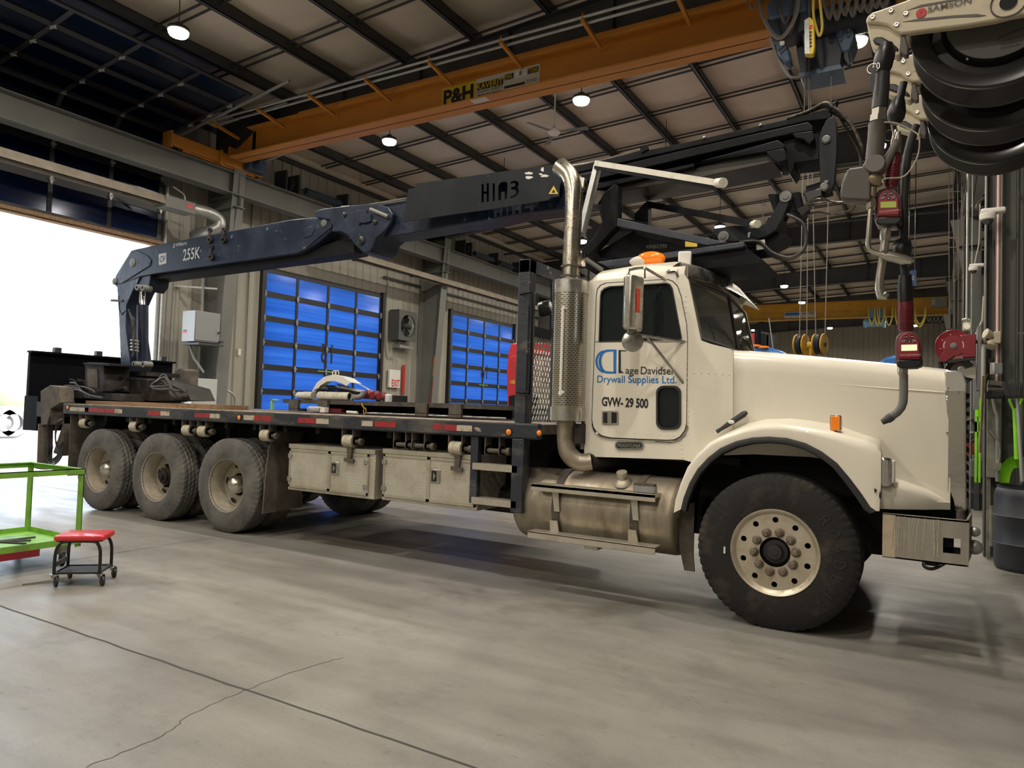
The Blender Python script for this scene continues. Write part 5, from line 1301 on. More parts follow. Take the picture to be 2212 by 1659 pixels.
# ---- rear of the truck: panel, cooler, hoses, outrigger
MB().box((-12.05,5.62,1.02), (-11.98,8.0,2.18)).box((-12.05,5.6,2.17),(-11.9,8.02,2.2)).build('rear_panel', M['dark2'], T)
MB().box((-12.0,5.58,.98), (-11.6,7.95,1.5)).build('rear_panel_lower', M['dark2'], T)
for yy in (5.95,6.6,7.75): MB().box((-12.02,yy,2.2), (-11.94,yy+.1,2.28)).build('panel_stud', M['rubber'], T)
cl_ = prism_px([(183,787),(187,783),(222,784),(224,790),(224,845),(218,848),(183,838)], 5.95, 6.35).build('oil_cooler', M['grime'], T, bevel=.01)
prism_px([(188,796),(210,797),(210,838),(188,834)], 5.94, 5.95).build('cooler_core', M['brown'], cl_)
prism_px([(180,783),(236,786),(236,790),(180,787)], 5.9, 6.4).build('cooler_top', M['black'], cl_)
MB().tube(smooth_path(pp3([(225,845),(238,838),(245,820),(252,812),(262,818)],6.2),6), .035, 10).tube(smooth_path(pp3([(232,862),(245,845),(262,840),(272,838)],6.1),5), .03, 10).build('cooler_hose', M['grime'], T)
random.seed(11)
for i in range(16):
    ax_ = 325+random.uniform(0,18); ay = 822+random.uniform(0,22); bx_ = 385+random.uniform(0,22); by = 848+random.uniform(-6,14)
    yy = random.uniform(5.9,6.6)
    MB().tube(smooth_path(pp3([(ax_,ay),((ax_*2+bx_)/3,ay-random.uniform(-4,12)),((ax_+2*bx_)/3,by-random.uniform(0,14)),(bx_,by)],yy),6), .016, 7).build('hydraulic_hose', M['hose'], T)
for i in range(12):
    ax_ = 140+random.uniform(0,20); ay = 828+random.uniform(-10,20); bx_ = 180+random.uniform(0,60); by = 850+random.uniform(-8,10); yy = random.uniform(5.7,6.6)
    MB().tube(smooth_path(pp3([(ax_,ay),((ax_*2+bx_)/3,ay-random.uniform(-6,8)),((ax_+2*bx_)/3,by-random.uniform(0,10)),(bx_,by)],yy),6), .016, 7).build('hydraulic_hose', M['hose'], T)
prism_px([(320,822),(335,820),(400,838),(412,865),(320,866)], 6.3, 6.7).build('valve_bank', M['grime'], T)
prism_px([(140,845),(260,850),(262,866),(140,858)], 6.0, 6.6).build('crane_subframe', M['grime'], T)
prism_px([(377,803),(388,796),(393,800),(392,838),(378,826)], 7.2, 7.5).build('far_outrigger_head', M['brown'], T)
# near outrigger
yo = 5.42
og = prism_px([(87,845),(107,832),(128,835),(130,870),(108,884),(108,918),(88,918)], yo, yo+.2).build('outrigger', M['brown'], T, bevel=.01)
MB().cyl(P(99,915,'y',yo+.1), P(96,1008,'y',yo+.1), .095, 16).build('outrigger_leg', M['brown'], og)
MB().cyl(P(96,1003,'y',yo+.1), P(95,1010,'y',yo+.1), .13, 16).build('outrigger_foot', M['brown'], og)
MB().box((-11.5,yo+.1,1.2), (-11.1,2*YC-yo-.1,1.42)).build('outrigger_beam', M['grime'], T)
for i in range(4):
    MB().tube(smooth_path(pp3([(108,900+i*3),(101,930),(104+i*3,965),(103,995-i*2),(118,1002-i*4),(133,985-i*5),(136,960)],yo-.03+.02*i),6), .012, 6).build('hydraulic_hose', M['hose'], og)
for i in range(3): MB().tube(smooth_path(pp3([(136,905),(122,915+i*8),(120,950),(126,970-i*5),(136,955)],yo+.05*i),6), .011, 6).build('hydraulic_hose', M['hose'], og)
prism_px([(115,978),(136,915),(138,935),(134,985)], 5.5, 5.9).build('folded_plate', M['brown'], T)
MB().cyl(P(133,870,'y',5.6), P(133,880,'y',5.6), .02, 8).build('rear_lamp', M['lens_o'], T)
mb = MB().tube(smooth_path(pp3([(136,848),(138,835),(150,833),(190,838),(205,848)],5.8),4), .012, 6); mb.build('guard_rail', M['brown'], T)
prism_px([(129,863),(140,864),(140,872),(129,871)], 5.5, 5.53).build('rear_marker', M['lens_o'], T)
# ---- load rack lying on the deck with scrap on it
zt = 1.565
rk2 = thing('steel_load_plate', 'long dark steel plate on brackets lying across the truck deck', 'steel plate', (-6.2,7.2,1.41))
pa = [P(650,866,'z',1.575) for _ in (0,)]
x0_, x1_ = -7.85, -4.5
MB().prism([V(x0_,6.9,1.53),V(x0_+.05,6.9,1.575),V(x1_,6.9,1.575),V(-3.75,7.45,1.565),V(-3.75,7.85,1.565),V(x0_,7.85,1.575),V(x0_,7.85,1.53)][1:6], (0,0,-.055)).build('plate', M['plate'], rk2)
for x in (-7.55,-7.0,-5.35,-4.85): MB().box((x-.09,6.86,1.445), (x+.09,6.9,1.57)).box((x-.09,6.86,1.41), (x+.09,7.1,1.45)).build('bracket', M['brown'], rk2)
MB().box((x0_+.1,7.5,1.41), (x1_,7.6,1.53)).build('plate_support', M['dark'], rk2)
h = P(788,888,'y',6.83)
hk = MB().tube(arc(h, .03, 0, 360, 16, (.7,0,.1), (0,0,1.3)), .007, 6, False).tube(smooth_path([h+V(-.01,0,.04),h+V(-.04,0,.06),h+V(-.06,0,.10)],3), .007, 6); 
tag(hk.build('snap_ring', M['yellow']), 'small rusty yellow ring hanging below the edge of the dark steel plate', 'ring')
def simple(mb, nm, m, label, cat, group=None, **k): return tag(mb.build(nm, M[m], **k), label, cat, group)
# scrap pile
yy = 7.1
def cyl_px(a, b, r, y, m, nm, label, cat, y2=None, hollow=False, parts=None):
    A_, B_ = P(*a,'y',y), P(*b,'y',y if y2 is None else y2)
    mb = MB().tube([A_,B_], r, 18, not hollow)
    if hollow: mb.tube([A_,B_], r*.88, 18, False)
    return tag(mb.build(nm, M[m]), label, cat)
A_, B_ = P(690,853,'y',6.95), P(756,855,'y',6.95); A_.z = B_.z = 1.575+.055
p1 = thing('drain_pipe', 'dirty white plastic pipe with an open dark end at the front of the scrap pile', 'pipe', A_)
MB().tube([A_,B_], .055, 20, False).tube([A_,B_], .047, 20, False).build('pipe_body', M['pipe'], p1)
MB().cyl(B_+V(-.03,0,0), B_+V(-.025,0,0), .047, 18).build('pipe_inside', M['dark'], p1)
for k in (.02,.1,.18): MB().tube([A_+V(k,0,0),A_+V(k+.02,0,0)], .06, 18).build('pipe_collar', M['pipe'], p1)
A_ = P(645,847,'y',7.0); B_ = P(674,849,'y',7.0); A_.z = B_.z = 1.575+.055
simple(MB().tube([A_+V(-.03,0,0),A_,A_+V(.1,0,0),A_+V(.11,0,0),B_+V(.03,0,0)], .055, 18, True, [.03,.05,.05,.055,.055]), 'end_cap_pipe', 'pipe', 'short capped cream pipe sticking out left of the scrap pile', 'pipe')
for i in range(5):
    a = P(672+i*2,845+i*1.2,'y',7.05+i*.03); b = P(775+i*4,846+i*2,'y',7.1+i*.05)
    simple(MB().grid([[a+V(0,0,.03),a.lerp(b,.5)+V(0,0,.06-.008*i),b+V(0,0,0)],[a+V(.02,.16,.05),a.lerp(b,.5)+V(0,.16,.08-.008*i),b+V(0,.12,.02)]]), 'plastic_strip', 'pipe' if i % 2 else 'galv', 'thin pale trim strips lying on the white pipe', 'trim strip', 'pale trim strips in the scrap pile')
# white fender piece (arched)
arcp = [(674,845),(684,827),(700,814),(720,809),(740,814),(757,826)]; arci = [(681,848),(692,833),(706,824),(722,823),(738,828),(748,834)]
o_ = pp3(arcp,7.12); i_ = pp3(arci,7.12)
simple(MB().grid([i_, o_, [p+V(0,.22,-.01) for p in o_]]), 'broken_fender', 'whiteplain', 'arched white broken fender on top of the scrap pile', 'fender', angle=50)
o_ = pp3([(735,813),(760,822),(790,838),(800,845)],7.4); simple(MB().grid([o_, [p+V(.02,.2,-.06) for p in o_]]), 'tan_panel', 'cardboard', 'tan curved panel behind the white arched fender', 'panel')
simple(MB().tube(arc(P(722,806,'y',7.3), .035, 0, 360, 16, (1,0,0), (0,0,1)), .007, 6, False).tube(arc(P(728,806,'y',7.4), .035, 0, 360, 16, (1,0,0), (0,0,1)), .007, 6, False), 'roll_end', 'pipe', 'small pale roll standing up behind the arched fender', 'roll')
for i,(a,b) in enumerate([((700,832),(745,842)),((740,830),(770,850)),((725,828),(760,845))]):
    A_, B_ = P(*a,'y',7.25+.06*i), P(*b,'y',7.25+.06*i); simple(MB().grid([[A_,A_.lerp(B_,.5)+V(0,0,.03),B_],[A_+V(.0,.1,-.06),A_.lerp(B_,.5)+V(0,.1,-.02),B_+V(0,.1,-.05)]]), 'grey_shard', 'boxgrey', 'grey plastic shards under the arched fender', 'shard', 'grey shards in the scrap pile')
e = [P(768,858,'y',7.0),P(778,857,'y',7.0),P(784,852,'y',7.0),P(785,845,'y',7.0)]
simple(MB().tube(smooth_path(e,4), .035, 14), 'pipe_elbow', 'galv', 'grey pipe elbow right of the open white pipe', 'elbow')
RCL = ['leftmost dark red casting right beside the pipe elbow','middle dark red casting right of the pipe elbow','dark red casting nearest the bright white jar']
for i,(a,b,r) in enumerate([((790,856),(800,848),.04),((803,857),(815,850),.045),((818,858),(830,853),.04)]):
    A_, B_ = P(*a,'y',7.1), P(*b,'y',7.1); simple(MB().beam(A_,B_,.09,.08), 'red_casting', 'crimson', RCL[i], 'casting', 'dark red castings on the plate')
p = P(839,858,'y',7.15); simple(MB().lathe(V(p.x,p.y,1.575), (0,0,1), [(0,0),(.045,0),(.048,.02),(.048,.09),(.03,.10),(0,.10)], 16), 'white_jar', 'lampwhite', 'bright white jar at the right end of the scrap pile', 'jar')
# clutter below the plate
simple(MB().box((-8.05,6.9,1.412), (-8.02,6.94,1.56)).box((-8.05,6.9,1.55),(-7.9,6.94,1.57)), 'green_stand', 'mint', 'pale green bent bar standing at the left end of the steel plate', 'bar')
sp__ = []
for i in range(9):
    x = P(668+i*3,880,'y',6.75).x
    sp__ += arc((x,6.75,1.45), .032, 0, 300, 8, (.3,0,1), (0,1,0))
simple(MB().tube(sp__, .006, 6), 'white_coil', 'whiteplain', 'white coiled hose lying on the deck under the plate', 'coil')
simple(MB().box((P(694,885,'y',6.7).x,6.68,1.411),(P(704,885,'y',6.7).x,6.75,1.48)), 'small_white_box', 'whiteplain', 'small white box beside the white coiled hose', 'box')
simple(MB().beam(V(P(706,885,'y',6.8).x,6.8,1.44), V(P(735,885,'y',6.8).x,6.85,1.44), .08, .05), 'maroon_block', 'maroon', 'dark red block on the deck right of the small white box', 'block')
simple(MB().tube([V(P(750,885,'y',6.7).x,6.7,1.43), V(P(772,885,'y',6.7).x,6.7,1.425)], .018, 8), 'white_tube', 'whiteplain', 'short white tube lying on the deck right of the block', 'tube')
for i in range(10):
    x = P(770+i*30,890,'y',6.6).x
    simple(MB().tube(smooth_path([V(x-.12,6.9,1.425),V(x,6.88+random.uniform(-.03,.03),1.425),V(x+.12,6.93,1.425)],4), .012, 6), 'deck_chain', 'galv', 'loose pale strap and chain ends on the deck under the plate', 'strap', 'loose ends under the plate')
# ================================================================ overhead bridge crane, heaters, wall gear
BZ = 6.66
br = thing('bridge_crane', 'long orange bridge crane girder crossing under the roof with a maker sign', 'bridge crane', (-6.3, 9.8, BZ))
yg = 9.82; w = .21; zt_ = 7.2
mb = MB(); XL, XR = -12.85, .55
mb.box((XL,yg-w,BZ), (XR,yg+w,BZ+.025)); mb.box((XL+.5,yg-.01,BZ), (XR,yg+.01,zt_)); mb.box((XL+.55,yg-w,zt_-.02), (XR,yg+w,zt_)); mb.box((XL+2.1,yg-w-.03,zt_-.09), (XR,yg-w,zt_+.01))
mb.prism([V(XL,yg-.01,BZ),V(XL,yg-.01,BZ+.22),V(XL+.6,yg-.01,zt_),V(XL+.6,yg-.01,BZ)], (0,.02,0)); mb.box((XL,yg-w,BZ+.02),(XL+.02,yg+w,BZ+.22))
gd = mb.build('girder', M['orange'], br)
# brackets carrying the conduits
for i in range(11):
    x = -12.6+1.37*i
    MB().beam((x,yg-.15,7.02), (x,9.0,7.13), .05, .05).prism([V(x-.03,9.0,7.1),V(x+.03,9.0,7.1),V(x,9.0,7.24)], (0,.02,0)).build('conduit_bracket', M['orange'], br)
for yy, zz in ((9.02,7.17),(9.14,7.14)):
    MB().tube([V(-12.7,yy,zz), V(XR,yy,zz)], .022, 8).build('conduit', M['galv'], br)
# end carriage
A_ = P(370,297,'x',-13.05); B_ = P(585,392,'x',-13.05)
et = MB().box((-13.28,A_.y,6.56), (-13.05,B_.y-.25,6.80)).build('end_carriage', M['orange'], br, bevel=.01)
MB().box((-13.30,A_.y-.02,6.5), (-13.0,A_.y,6.84)).box((-13.30,9.55,6.5), (-13.0,9.6,6.82)).box((-13.2,A_.y+.3,6.52),(-13.1,B_.y-.4,6.56)).build('carriage_plate', M['orange'], et)
for yy in (A_.y+.25, B_.y-.5): MB().cyl((-13.27,yy,6.64), (-13.12,yy,6.64), .11, 16).build('wheel', M['steel'], et)
MB().cyl((-13.0,B_.y-.55,6.72), (-12.65,B_.y-.55,6.72), .11, 16).box((-13.05,B_.y-.75,6.58),(-12.85,B_.y-.3,6.86)).build('drive_motor', M['hoistblue'], et, bevel=.01)
MB().cyl((-12.9,B_.y-.5,6.78), (-9.0,yg+.5,7.2), .04, 8).build('drive_shaft', M['galv'], br)
# sign
ysn = yg-.013
def quad(x0,z0,x1,z1,m,nm,y=ysn,pr=None): return MB().box((x0,y-.004,z0),(x1,y,z1)).build(nm, M[m], pr or br)
sa = P(955,230,'y',ysn); sb = P(1165,190,'y',ysn); sm = P(1028,216,'y',ysn)
sz0, sz1 = P(990,225,'y',ysn).z-.01, P(990,186,'y',ysn).z+.02
sz0 = BZ+.075; sz1 = BZ+.075+.36
sgn = quad(sa.x, sz0, sm.x-.01, sz1, 'inkyel', 'maker_sign')
MB().box((sa.x+.012,ysn-.006,sz0+.012),(sm.x-.022,ysn-.004,sz0+.016)).box((sa.x+.012,ysn-.006,sz1-.016),(sm.x-.022,ysn-.004,sz1-.012)).build('sign_border', M['ink'], sgn)
txt('P&H', V(sa.x+.03,ysn-.006,sz0+.05), V(1,0,0), V(0,0,1), sm.x-sa.x-.08, .25, .002, .045).build('sign_lettering', M['ink'], sgn)
s2 = quad(sm.x-.005, sz0, sb.x, sz1, 'sign', 'rating_sign')
W_ = sb.x-sm.x
mb = MB(); 
MB().box((sm.x+.01,ysn-.006,sz1-.20),(sm.x+W_*.44,ysn-.004,sz1-.08)).box((sm.x+W_*.46,ysn-.006,sz1-.14),(sm.x+W_*.60,ysn-.004,sz1-.045)).box((sm.x+W_*.82,ysn-.006,sz1-.13),(sm.x+W_*.98,ysn-.004,sz1-.035)).box((sm.x+W_*.46,ysn-.006,sz1-.28),(sm.x+W_*.78,ysn-.004,sz1-.24)).build('sign_blocks', M['ink'], s2)
txt('KAVERIT', V(sm.x+.02,ysn-.008,sz1-.19), V(1,0,0), V(0,0,1), W_*.42, .10, .002, .01).build('sign_lettering', M['inkyel'], s2)
txt('SWL', V(sm.x+W_*.47,ysn-.008,sz1-.13), V(1,0,0), V(0,0,1), W_*.12, .075, .002, .01).build('sign_lettering', M['inkyel'], s2)
txt('TONS', V(sm.x+W_*.83,ysn-.008,sz1-.12), V(1,0,0), V(0,0,1), W_*.14, .075, .002, .01).build('sign_lettering', M['inkyel'], s2)
mb = txt('8', V(sm.x+W_*.69,ysn-.008,sz1-.12), V(1,0,0), V(0,0,1), W_*.04, .075, .002, .01)
txt('CALGARY, ALBERTA', V(sm.x+.02,ysn-.006,sz1-.25), V(1,0,0), V(0,0,1), W_*.42, .035, .002, .01, mb=mb); txt('MADE IN CANADA', V(sm.x+.04,ysn-.006,sz1-.31), V(1,0,0), V(0,0,1), W_*.38, .035, .002, .01, mb=mb)
txt('5342', V(sm.x+W_*.81,ysn-.008,sz1-.27), V(1,0,0), V(0,0,1), W_*.15, .05, .002, .0, mb=mb)
mb.build('sign_lettering', M['ink'], s2)
MB().box((sm.x+W_*.62,ysn-.0065,sz1-.15),(sm.x+W_*.80,ysn-.0062,sz1-.03)).build('sign_window', M['inkwhite'], s2)
MB().box((P(1037,232,'z',BZ).x,yg-.2,BZ-.004),(P(1072,226,'z',BZ).x+.0,yg-.05,BZ)).build('small_direction_sign', M['sign'], br)
# hoist trolley
hx = -1.35
ht = thing('hoist_trolley', 'dark slate blue hoist trolley hanging from the orange girder', 'hoist', (hx, 9.6, 6.3))
def hp(px, py, y): return P(px, py, 'y', y)
def hprism(l, ya, yb, m, nm, b=.01): return prism_px(l, ya, yb).build(nm, M[m], ht, bevel=b)
hprism([(1655,5),(1672,-5),(1745,-10),(1745,22),(1660,42)], 9.2, 9.5, 'hoistblue', 'motor_cover', .03)
hprism([(1655,42),(1745,22),(1750,60),(1700,80),(1668,80)], 9.25, 9.55, 'hoistdark', 'gearbox')
hprism([(1672,85),(1700,95),(1708,130),(1695,135),(1680,115)], 9.2, 9.45, 'hoistblue', 'motor', .02)
hprism([(1718,85),(1820,60),(1822,80),(1815,150),(1730,160),(1722,120)], 9.55, 9.9, 'hoistdark', 'frame_box')
hprism([(1724,158),(1815,138),(1820,148),(1730,166)], 9.5, 9.95, 'hoistblue', 'frame_lower_rail', .005)
hprism([(1800,55),(1835,45),(1848,75),(1835,110),(1818,112),(1805,75)], 9.5, 9.9, 'hoistblue', 'end_cover', .02)
hprism([(1822,112),(1832,108),(1838,138),(1832,142),(1822,125)], 9.5, 9.6, 'hoistdark', 'bracket')
MB().lathe(hp(1737,80,9.45), (1,0,0), [(0,0),(.12,0),(.14,.05),(.14,.1),(0,.1)], 24).build('drum_end', M['hoistblue'], ht)
MB().cyl((hx-.2,9.6,6.55), (hx+.9,9.6,6.55), .2, 24).build('rope_drum', M['hoistdark'], ht)
hprism([(1684,89),(1694,88),(1695,97),(1685,98)], 9.18, 9.2, 'sign', 'data_plate', 0)
MB().tube(smooth_path([hp(1664,82,9.3),hp(1680,120,9.3),hp(1700,158,9.3),hp(1712,168,9.3),hp(1735,165,9.4)],5), .02, 8).build('bump_pipe', M['steelg'], ht)
# ropes down to hook block
blk = [hp(1727,738,9.55), hp(1743,738,9.55), hp(1763,735,9.55), hp(1782,735,9.55)]
tops = [hp(1739,118,9.55), hp(1750,118,9.55), hp(1753,80,9.55), hp(1797,140,9.55)]
tops = [hp(1740,118,9.55), hp(1748,118,9.55), hp(1749,100,9.6), hp(1797,140,9.6)]
bl_ = thing('hook_block', 'yellow twin sheave crane hook block hanging just behind the white bonnet', 'hook block', hp(1752,770,9.55))
for a, b in zip(blk, tops): MB().tube([a-V(0,0,.06), b], .0065, 6).build('wire_rope', M['wire'], bl_)
for cxp, cyp in ((1731,745),(1771,744)):
    c = hp(cxp, cyp, 9.55)
    for o in (-.06,.035): MB().lathe(c+V(o,-.0,0), (1,-.25,0), [(.0,0),(.05,0),(.13,.004),(.135,.012),(.13,.022),(0,.024)], 28).build('sheave_guard', M['hookyel'], bl_)
    MB().lathe(c+V(-.03,0,0), (1,-.25,0), [(.03,0),(.125,.0),(.11,.025),(.125,.05),(.03,.05)], 24).build('sheave', M['hoistdark'], bl_)
    MB().lathe(c+V(.062,-.02,0), (1,-.25,0), [(0,.01),(.03,.01),(.035,0)], 16).build('sheave_hub', M['rubber'], bl_)
MB().cyl(hp(1738,747,9.55), hp(1768,745,9.55), .045, 14).build('crosshead', M['hookyel'], bl_)
MB().tube(smooth_path([hp(1752,750,9.55),hp(1752,775,9.55),hp(1745,790,9.55),hp(1750,800,9.55),hp(1760,795,9.55)],4), .03, 10).build('hook', M['hookyel'], bl_)
# festoon cable loops
fc = thing('festoon_cables', 'bundle of looped flat grey cables hanging at the hoist under the girder', 'cable', hp(1800,0,9.3))
def loop(px0, px1, pyt, pyb, y, r=.012, m='cable', pr=None, name='cable_loop'):
    MB().tube(smooth_path([hp(px0,pyt,y),hp(px0+(px1-px0)*.08,(pyt*.4+pyb*.6),y),hp((px0+px1)/2,pyb,y),hp(px1-(px1-px0)*.08,(pyt*.4+pyb*.6),y),hp(px1,pyt,y)],7), r, 6).build(name, M[m], pr or fc)
for i in range(8):
    x = 1778+i*17; 
    for k in range(4): loop(x+k*2, x+26-k*2, -40, 42-i*4-k*5+(i % 2)*6, 9.1+.03*k, .010)
loop(1639,1728,-40,85,8.95,.014); loop(1643,1724,-40,80,8.98,.014); loop(1611,1640,-40,20,8.95,.012)
loop(1682,1712,-40,50,9.0,.02,'hose')
# pendant
pe = thing('pendant_control', 'yellow push button pendant hanging below the hoist', 'pendant control', hp(1748,100,9.0))
prism_px([(1738,43),(1748,36),(1758,43),(1760,100),(1757,116),(1748,118),(1738,116)], 8.9, 9.0).build('pendant_body', M['inkyel'], pe, bevel=.008)
prism_px([(1737.5,44),(1747,38),(1749,116),(1738,116)], 8.885, 8.9).build('pendant_side', M['galv'], pe)
MB().lathe(hp(1752,59,8.9), (0,1,0), [(0,-.02),(.02,-.018),(.02,0)], 12).build('stop_button', M['lens_r'], pe)
mb = MB()
for k in range(5): mb.lathe(hp(1751,70+k*7.5,8.9), (0,1,0), [(0,-.012),(.014,-.01),(.014,0)], 10)
mb.build('button', M['rubber'], pe)
MB().tube([hp(1749,40,8.95), hp(1747,-20,8.95)], .016, 8).build('pendant_cable', M['hose'], pe)
MB().tube(smooth_path([hp(1758,-20,8.95),hp(1757,30,8.95),hp(1763,60,8.95),hp(1770,78,8.95),hp(1776,60,8.95),hp(1773,20,8.95),hp(1769,-20,8.95)],5), .016, 8).build('yellow_cable', M['cabley'], pe)
# ---- far bridge crane
fb = thing('bridge_crane', 'far bright orange yellow bridge crane girder near the back wall', 'bridge crane', (-6, 38.8, 6.6))
mb = MB().box((-13.0,38.6,6.62), (.6,39.0,6.65)); mb.box((-13,38.79,6.65), (.6,38.81,7.45)); mb.box((-13,38.55,7.42),(.6,39.05,7.45)); mb.box((-13,38.75,6.95),(.6,38.79,6.97)); mb.build('girder', M['yellow'], fb)
a = hp(1694,693,38.74); b = hp(1763,683,38.74)
fs_ = MB().box((a.x,38.72,6.72),(b.x,38.74,7.03)).build('rating_sign', M['sign'], fb)
MB().box((a.x+.03,38.71,6.86),(a.x+.75,38.72,7.0)).build('sign_block', M['inkblue'], fs_)
mb = txt('S.W.L. 5 TONS', V(a.x+.85,38.715,6.88), V(1,0,0), V(0,0,1), b.x-a.x-.95, .12, .002, .02); mb.build('sign_lettering', M['ink'], fs_)
MB().box((hp(2010,660,38.7).x,38.6,6.98),(hp(2045,660,38.7).x,38.7,7.42)).build('control_box', M['boxgrey'], fb)
MB().box((hp(2012,655,38.6).x,38.58,7.1),(hp(2020,655,38.6).x,38.6,7.36)).build('box_label', M['reflw'], fb)
fh = thing('far_hoist', 'light blue hoist on the far bridge crane', 'hoist', (hp(1895,690,38.3).x,38.3,6.4))
MB().box((hp(1880,690,38.3).x,38.1,6.5),(hp(1908,690,38.3).x,38.5,6.95)).cyl(hp(1865,698,38.3),hp(1912,697,38.3),.2,14).build('hoist_body', M['lightblue'], fh, bevel=.02)
MB().box((hp(1895,690,38.3).x-.1,38.3,6.9),(hp(1895,690,38.3).x+.1,38.62,7.0)).build('trolley_arm', M['lightblue'], fh)
for q in (1868,1908): MB().cyl(hp(q,698,38.3),hp(q+5,698,38.3),.24,14).build('hoist_end', M['lightblue'], fh)
fc2 = thing('festoon_cables', 'thin yellow cable loops hanging from the far bridge crane', 'cable', hp(1950,690,38.0))
for i, (a, b, bt) in enumerate([(1876,1890,700),(1890,1900,703),(1895,1910,700),(1912,1928,703),(1934,1945,702),(1972,2000,706),(1976,1998,700),(2003,2010,695),(2010,2018,697),(2018,2026,696),(2026,2036,697),(2036,2046,695)]):
    loop(a, b, 664 if b < 2002 else 676, bt, 38.0, .02 if b > 2002 else .035, 'cabley' if b < 2002 else 'cable', fc2)
# ---- radiant heaters along the door wall
def heater(ya, yb, label):
    h = thing('radiant_heater', label, 'heater', (-13.0,(ya+yb)/2,5.3))
    x = -13.05; z = 5.32
    mb = MB(); pr = [(-.16,0),(-.09,.17),(.09,.17),(.16,0),(.15,0),(.085,.16),(-.085,.16),(-.15,0)]
    mb.prism([V(x+a,ya,z+b) for a,b in pr], (0,yb-ya,0)); mb.build('reflector', M['heater'], h)
    MB().tube([V(x-.0,ya+.1,z+.03),V(x,yb-.05,z+.03)], .05, 10).build('radiant_tube', M['brown'], h)
    for k in range(int((yb-ya)/2.4)): MB().box((x-.17,ya+1.2+2.4*k,z-.01),(x+.17,ya+1.25+2.4*k,z+.01)).beam((x,ya+1.2+2.4*k,z+.17),(x,ya+1.2+2.4*k,7.8),.006,.006).build('hanger', M['steel'], h)
    return h
h1 = heater(4.0,8.3,'long metal tube heater along the wall beside the raised door')
MB().box((-13.25,8.3,5.27),(-12.9,8.95,5.5)).build('burner_box', M['steelg'], h1, bevel=.01)
MB().tube(smooth_path([V(-13.05,8.9,5.4),V(-13.05,9.35,5.42),V(-13.05,9.6,5.35),V(-13.05,9.62,5.2),V(-13.2,9.5,5.08),V(-13.7,9.5,5.05)],5), .12, 16).build('flue_pipe', M['galv'], h1)
MB().cyl((-12.88,8.6,5.38),(-12.87,8.6,5.38),.0,6) if False else None
MB().box((-12.9,8.75,5.36),(-12.895,8.88,5.44)).build('warning_label', M['inkred'], h1)
MB().tube(smooth_path([V(-13.0,8.75,5.45),V(-13.0,8.75,5.62),V(-13.0,8.5,5.72)],4), .018, 8).build('gas_pipe', M['galv'], h1)
heater(12.6,24.2,'long metal tube heater above the blue doors')
# ---- wall gear
def wbox(name, label, cat, y0, y1, z0, z1, d, m='boxgrey', x=None, bev=.008):
    x = x or WX+.06
    r = thing(name, label, cat, (x+d/2,(y0+y1)/2,z0)); MB().box((x,y0,z0),(x+d,y1,z1)).build('body', M[m], r, bevel=bev); return r
e1 = P(455,690,'y',9.72); 
# disconnect enclosure on a stand off the near column: box facing the yard side
r = thing('electrical_enclosure', 'large light grey electrical enclosure mounted high beside the column near the open door', 'electrical box', (-13.2,9.7,2.9))
cx0 = -13.45
MB().box((cx0,9.15,2.72),(cx0+.42,9.75,3.36)).build('body', M['boxgrey'], r, bevel=.01)
MB().box((cx0+.42,9.17,2.75),(cx0+.435,9.73,3.33)).build('door', M['boxgrey'], r, bevel=.003)
MB().box((cx0+.05,9.147,2.9),(cx0+.17,9.15,2.93)).build('warning_label', M['inkred'], r)
MB().box((cx0+.05,9.147,2.935),(cx0+.17,9.15,2.96)).build('black_label', M['ink'], r)
MB().box((cx0-.05,9.2,2.66),(cx0+.5,9.8,2.7)).build('shelf_bracket', M['steel'], r)
MB().tube([V(cx0+.15,9.5,3.36),V(cx0+.12,9.5,4.6)], .02, 8).tube([V(cx0+.05,9.3,2.7),V(cx0+.15,9.35,2.4),V(cx0+.3,9.5,2.1)], .025, 8).build('conduit', M['steelg'], r)
MB().cyl((cx0+.435,9.7,2.95),(cx0+.5,9.7,2.95),.02,8).box((cx0+.2,9.72,2.74),(cx0+.5,9.8,2.78)).build('switch_handle', M['steel'], r)
r = thing('breaker_cabinet', 'pale grey breaker cabinet on the wall behind the crane base', 'electrical box', (-13.4,9.6,1.3))
MB().box((-13.55,9.35,1.25),(-13.3,9.95,1.98)).build('body', M['galvl'], r, bevel=.008); MB().box((-13.3,9.38,1.28),(-13.29,9.92,1.95)).build('door', M['galvl'], r)
for k in range(2):
    MB().tube(smooth_path([V(-13.4,9.95,1.75-.3*k),V(-13.4,10.25-.1*k,1.75-.3*k),V(-13.4,10.45-.12*k,1.65-.3*k),V(-13.4,10.5-.12*k,1.4-.3*k),V(-13.4,10.5-.12*k,.1)],4), .022, 8).build('conduit', M['galv'], r)
r = thing('strut_channel', 'grey steel strut reaching from wall to column above the electrical enclosure', 'strut', (-13.6,9.5,3.95)); MB().beam((WX+.05,9.35,3.95),(-13.45,9.95,3.95),.04,.04).build('channel', M['galv'], r)
simple(MB().tube([V(WX+.12,9.25,4.7),V(WX+.14,9.2,1.2)], .018, 5), 'door_chain', 'galv', 'pale hoist chain hanging on the wall beside the open doorway', 'chain')
simple(MB().box((WX+.05,11.0,2.6),(WX+.09,11.08,2.75)), 'wall_switch', 'whiteplain', 'small cream wall switch left of the nearer blue door', 'switch')
simple(MB().tube([V(WX+.06,11.25,7.5),V(WX+.06,11.25,.1)], .012, 6), 'wall_conduit', 'galv', 'thin vertical conduit left of the nearer blue door', 'conduit')
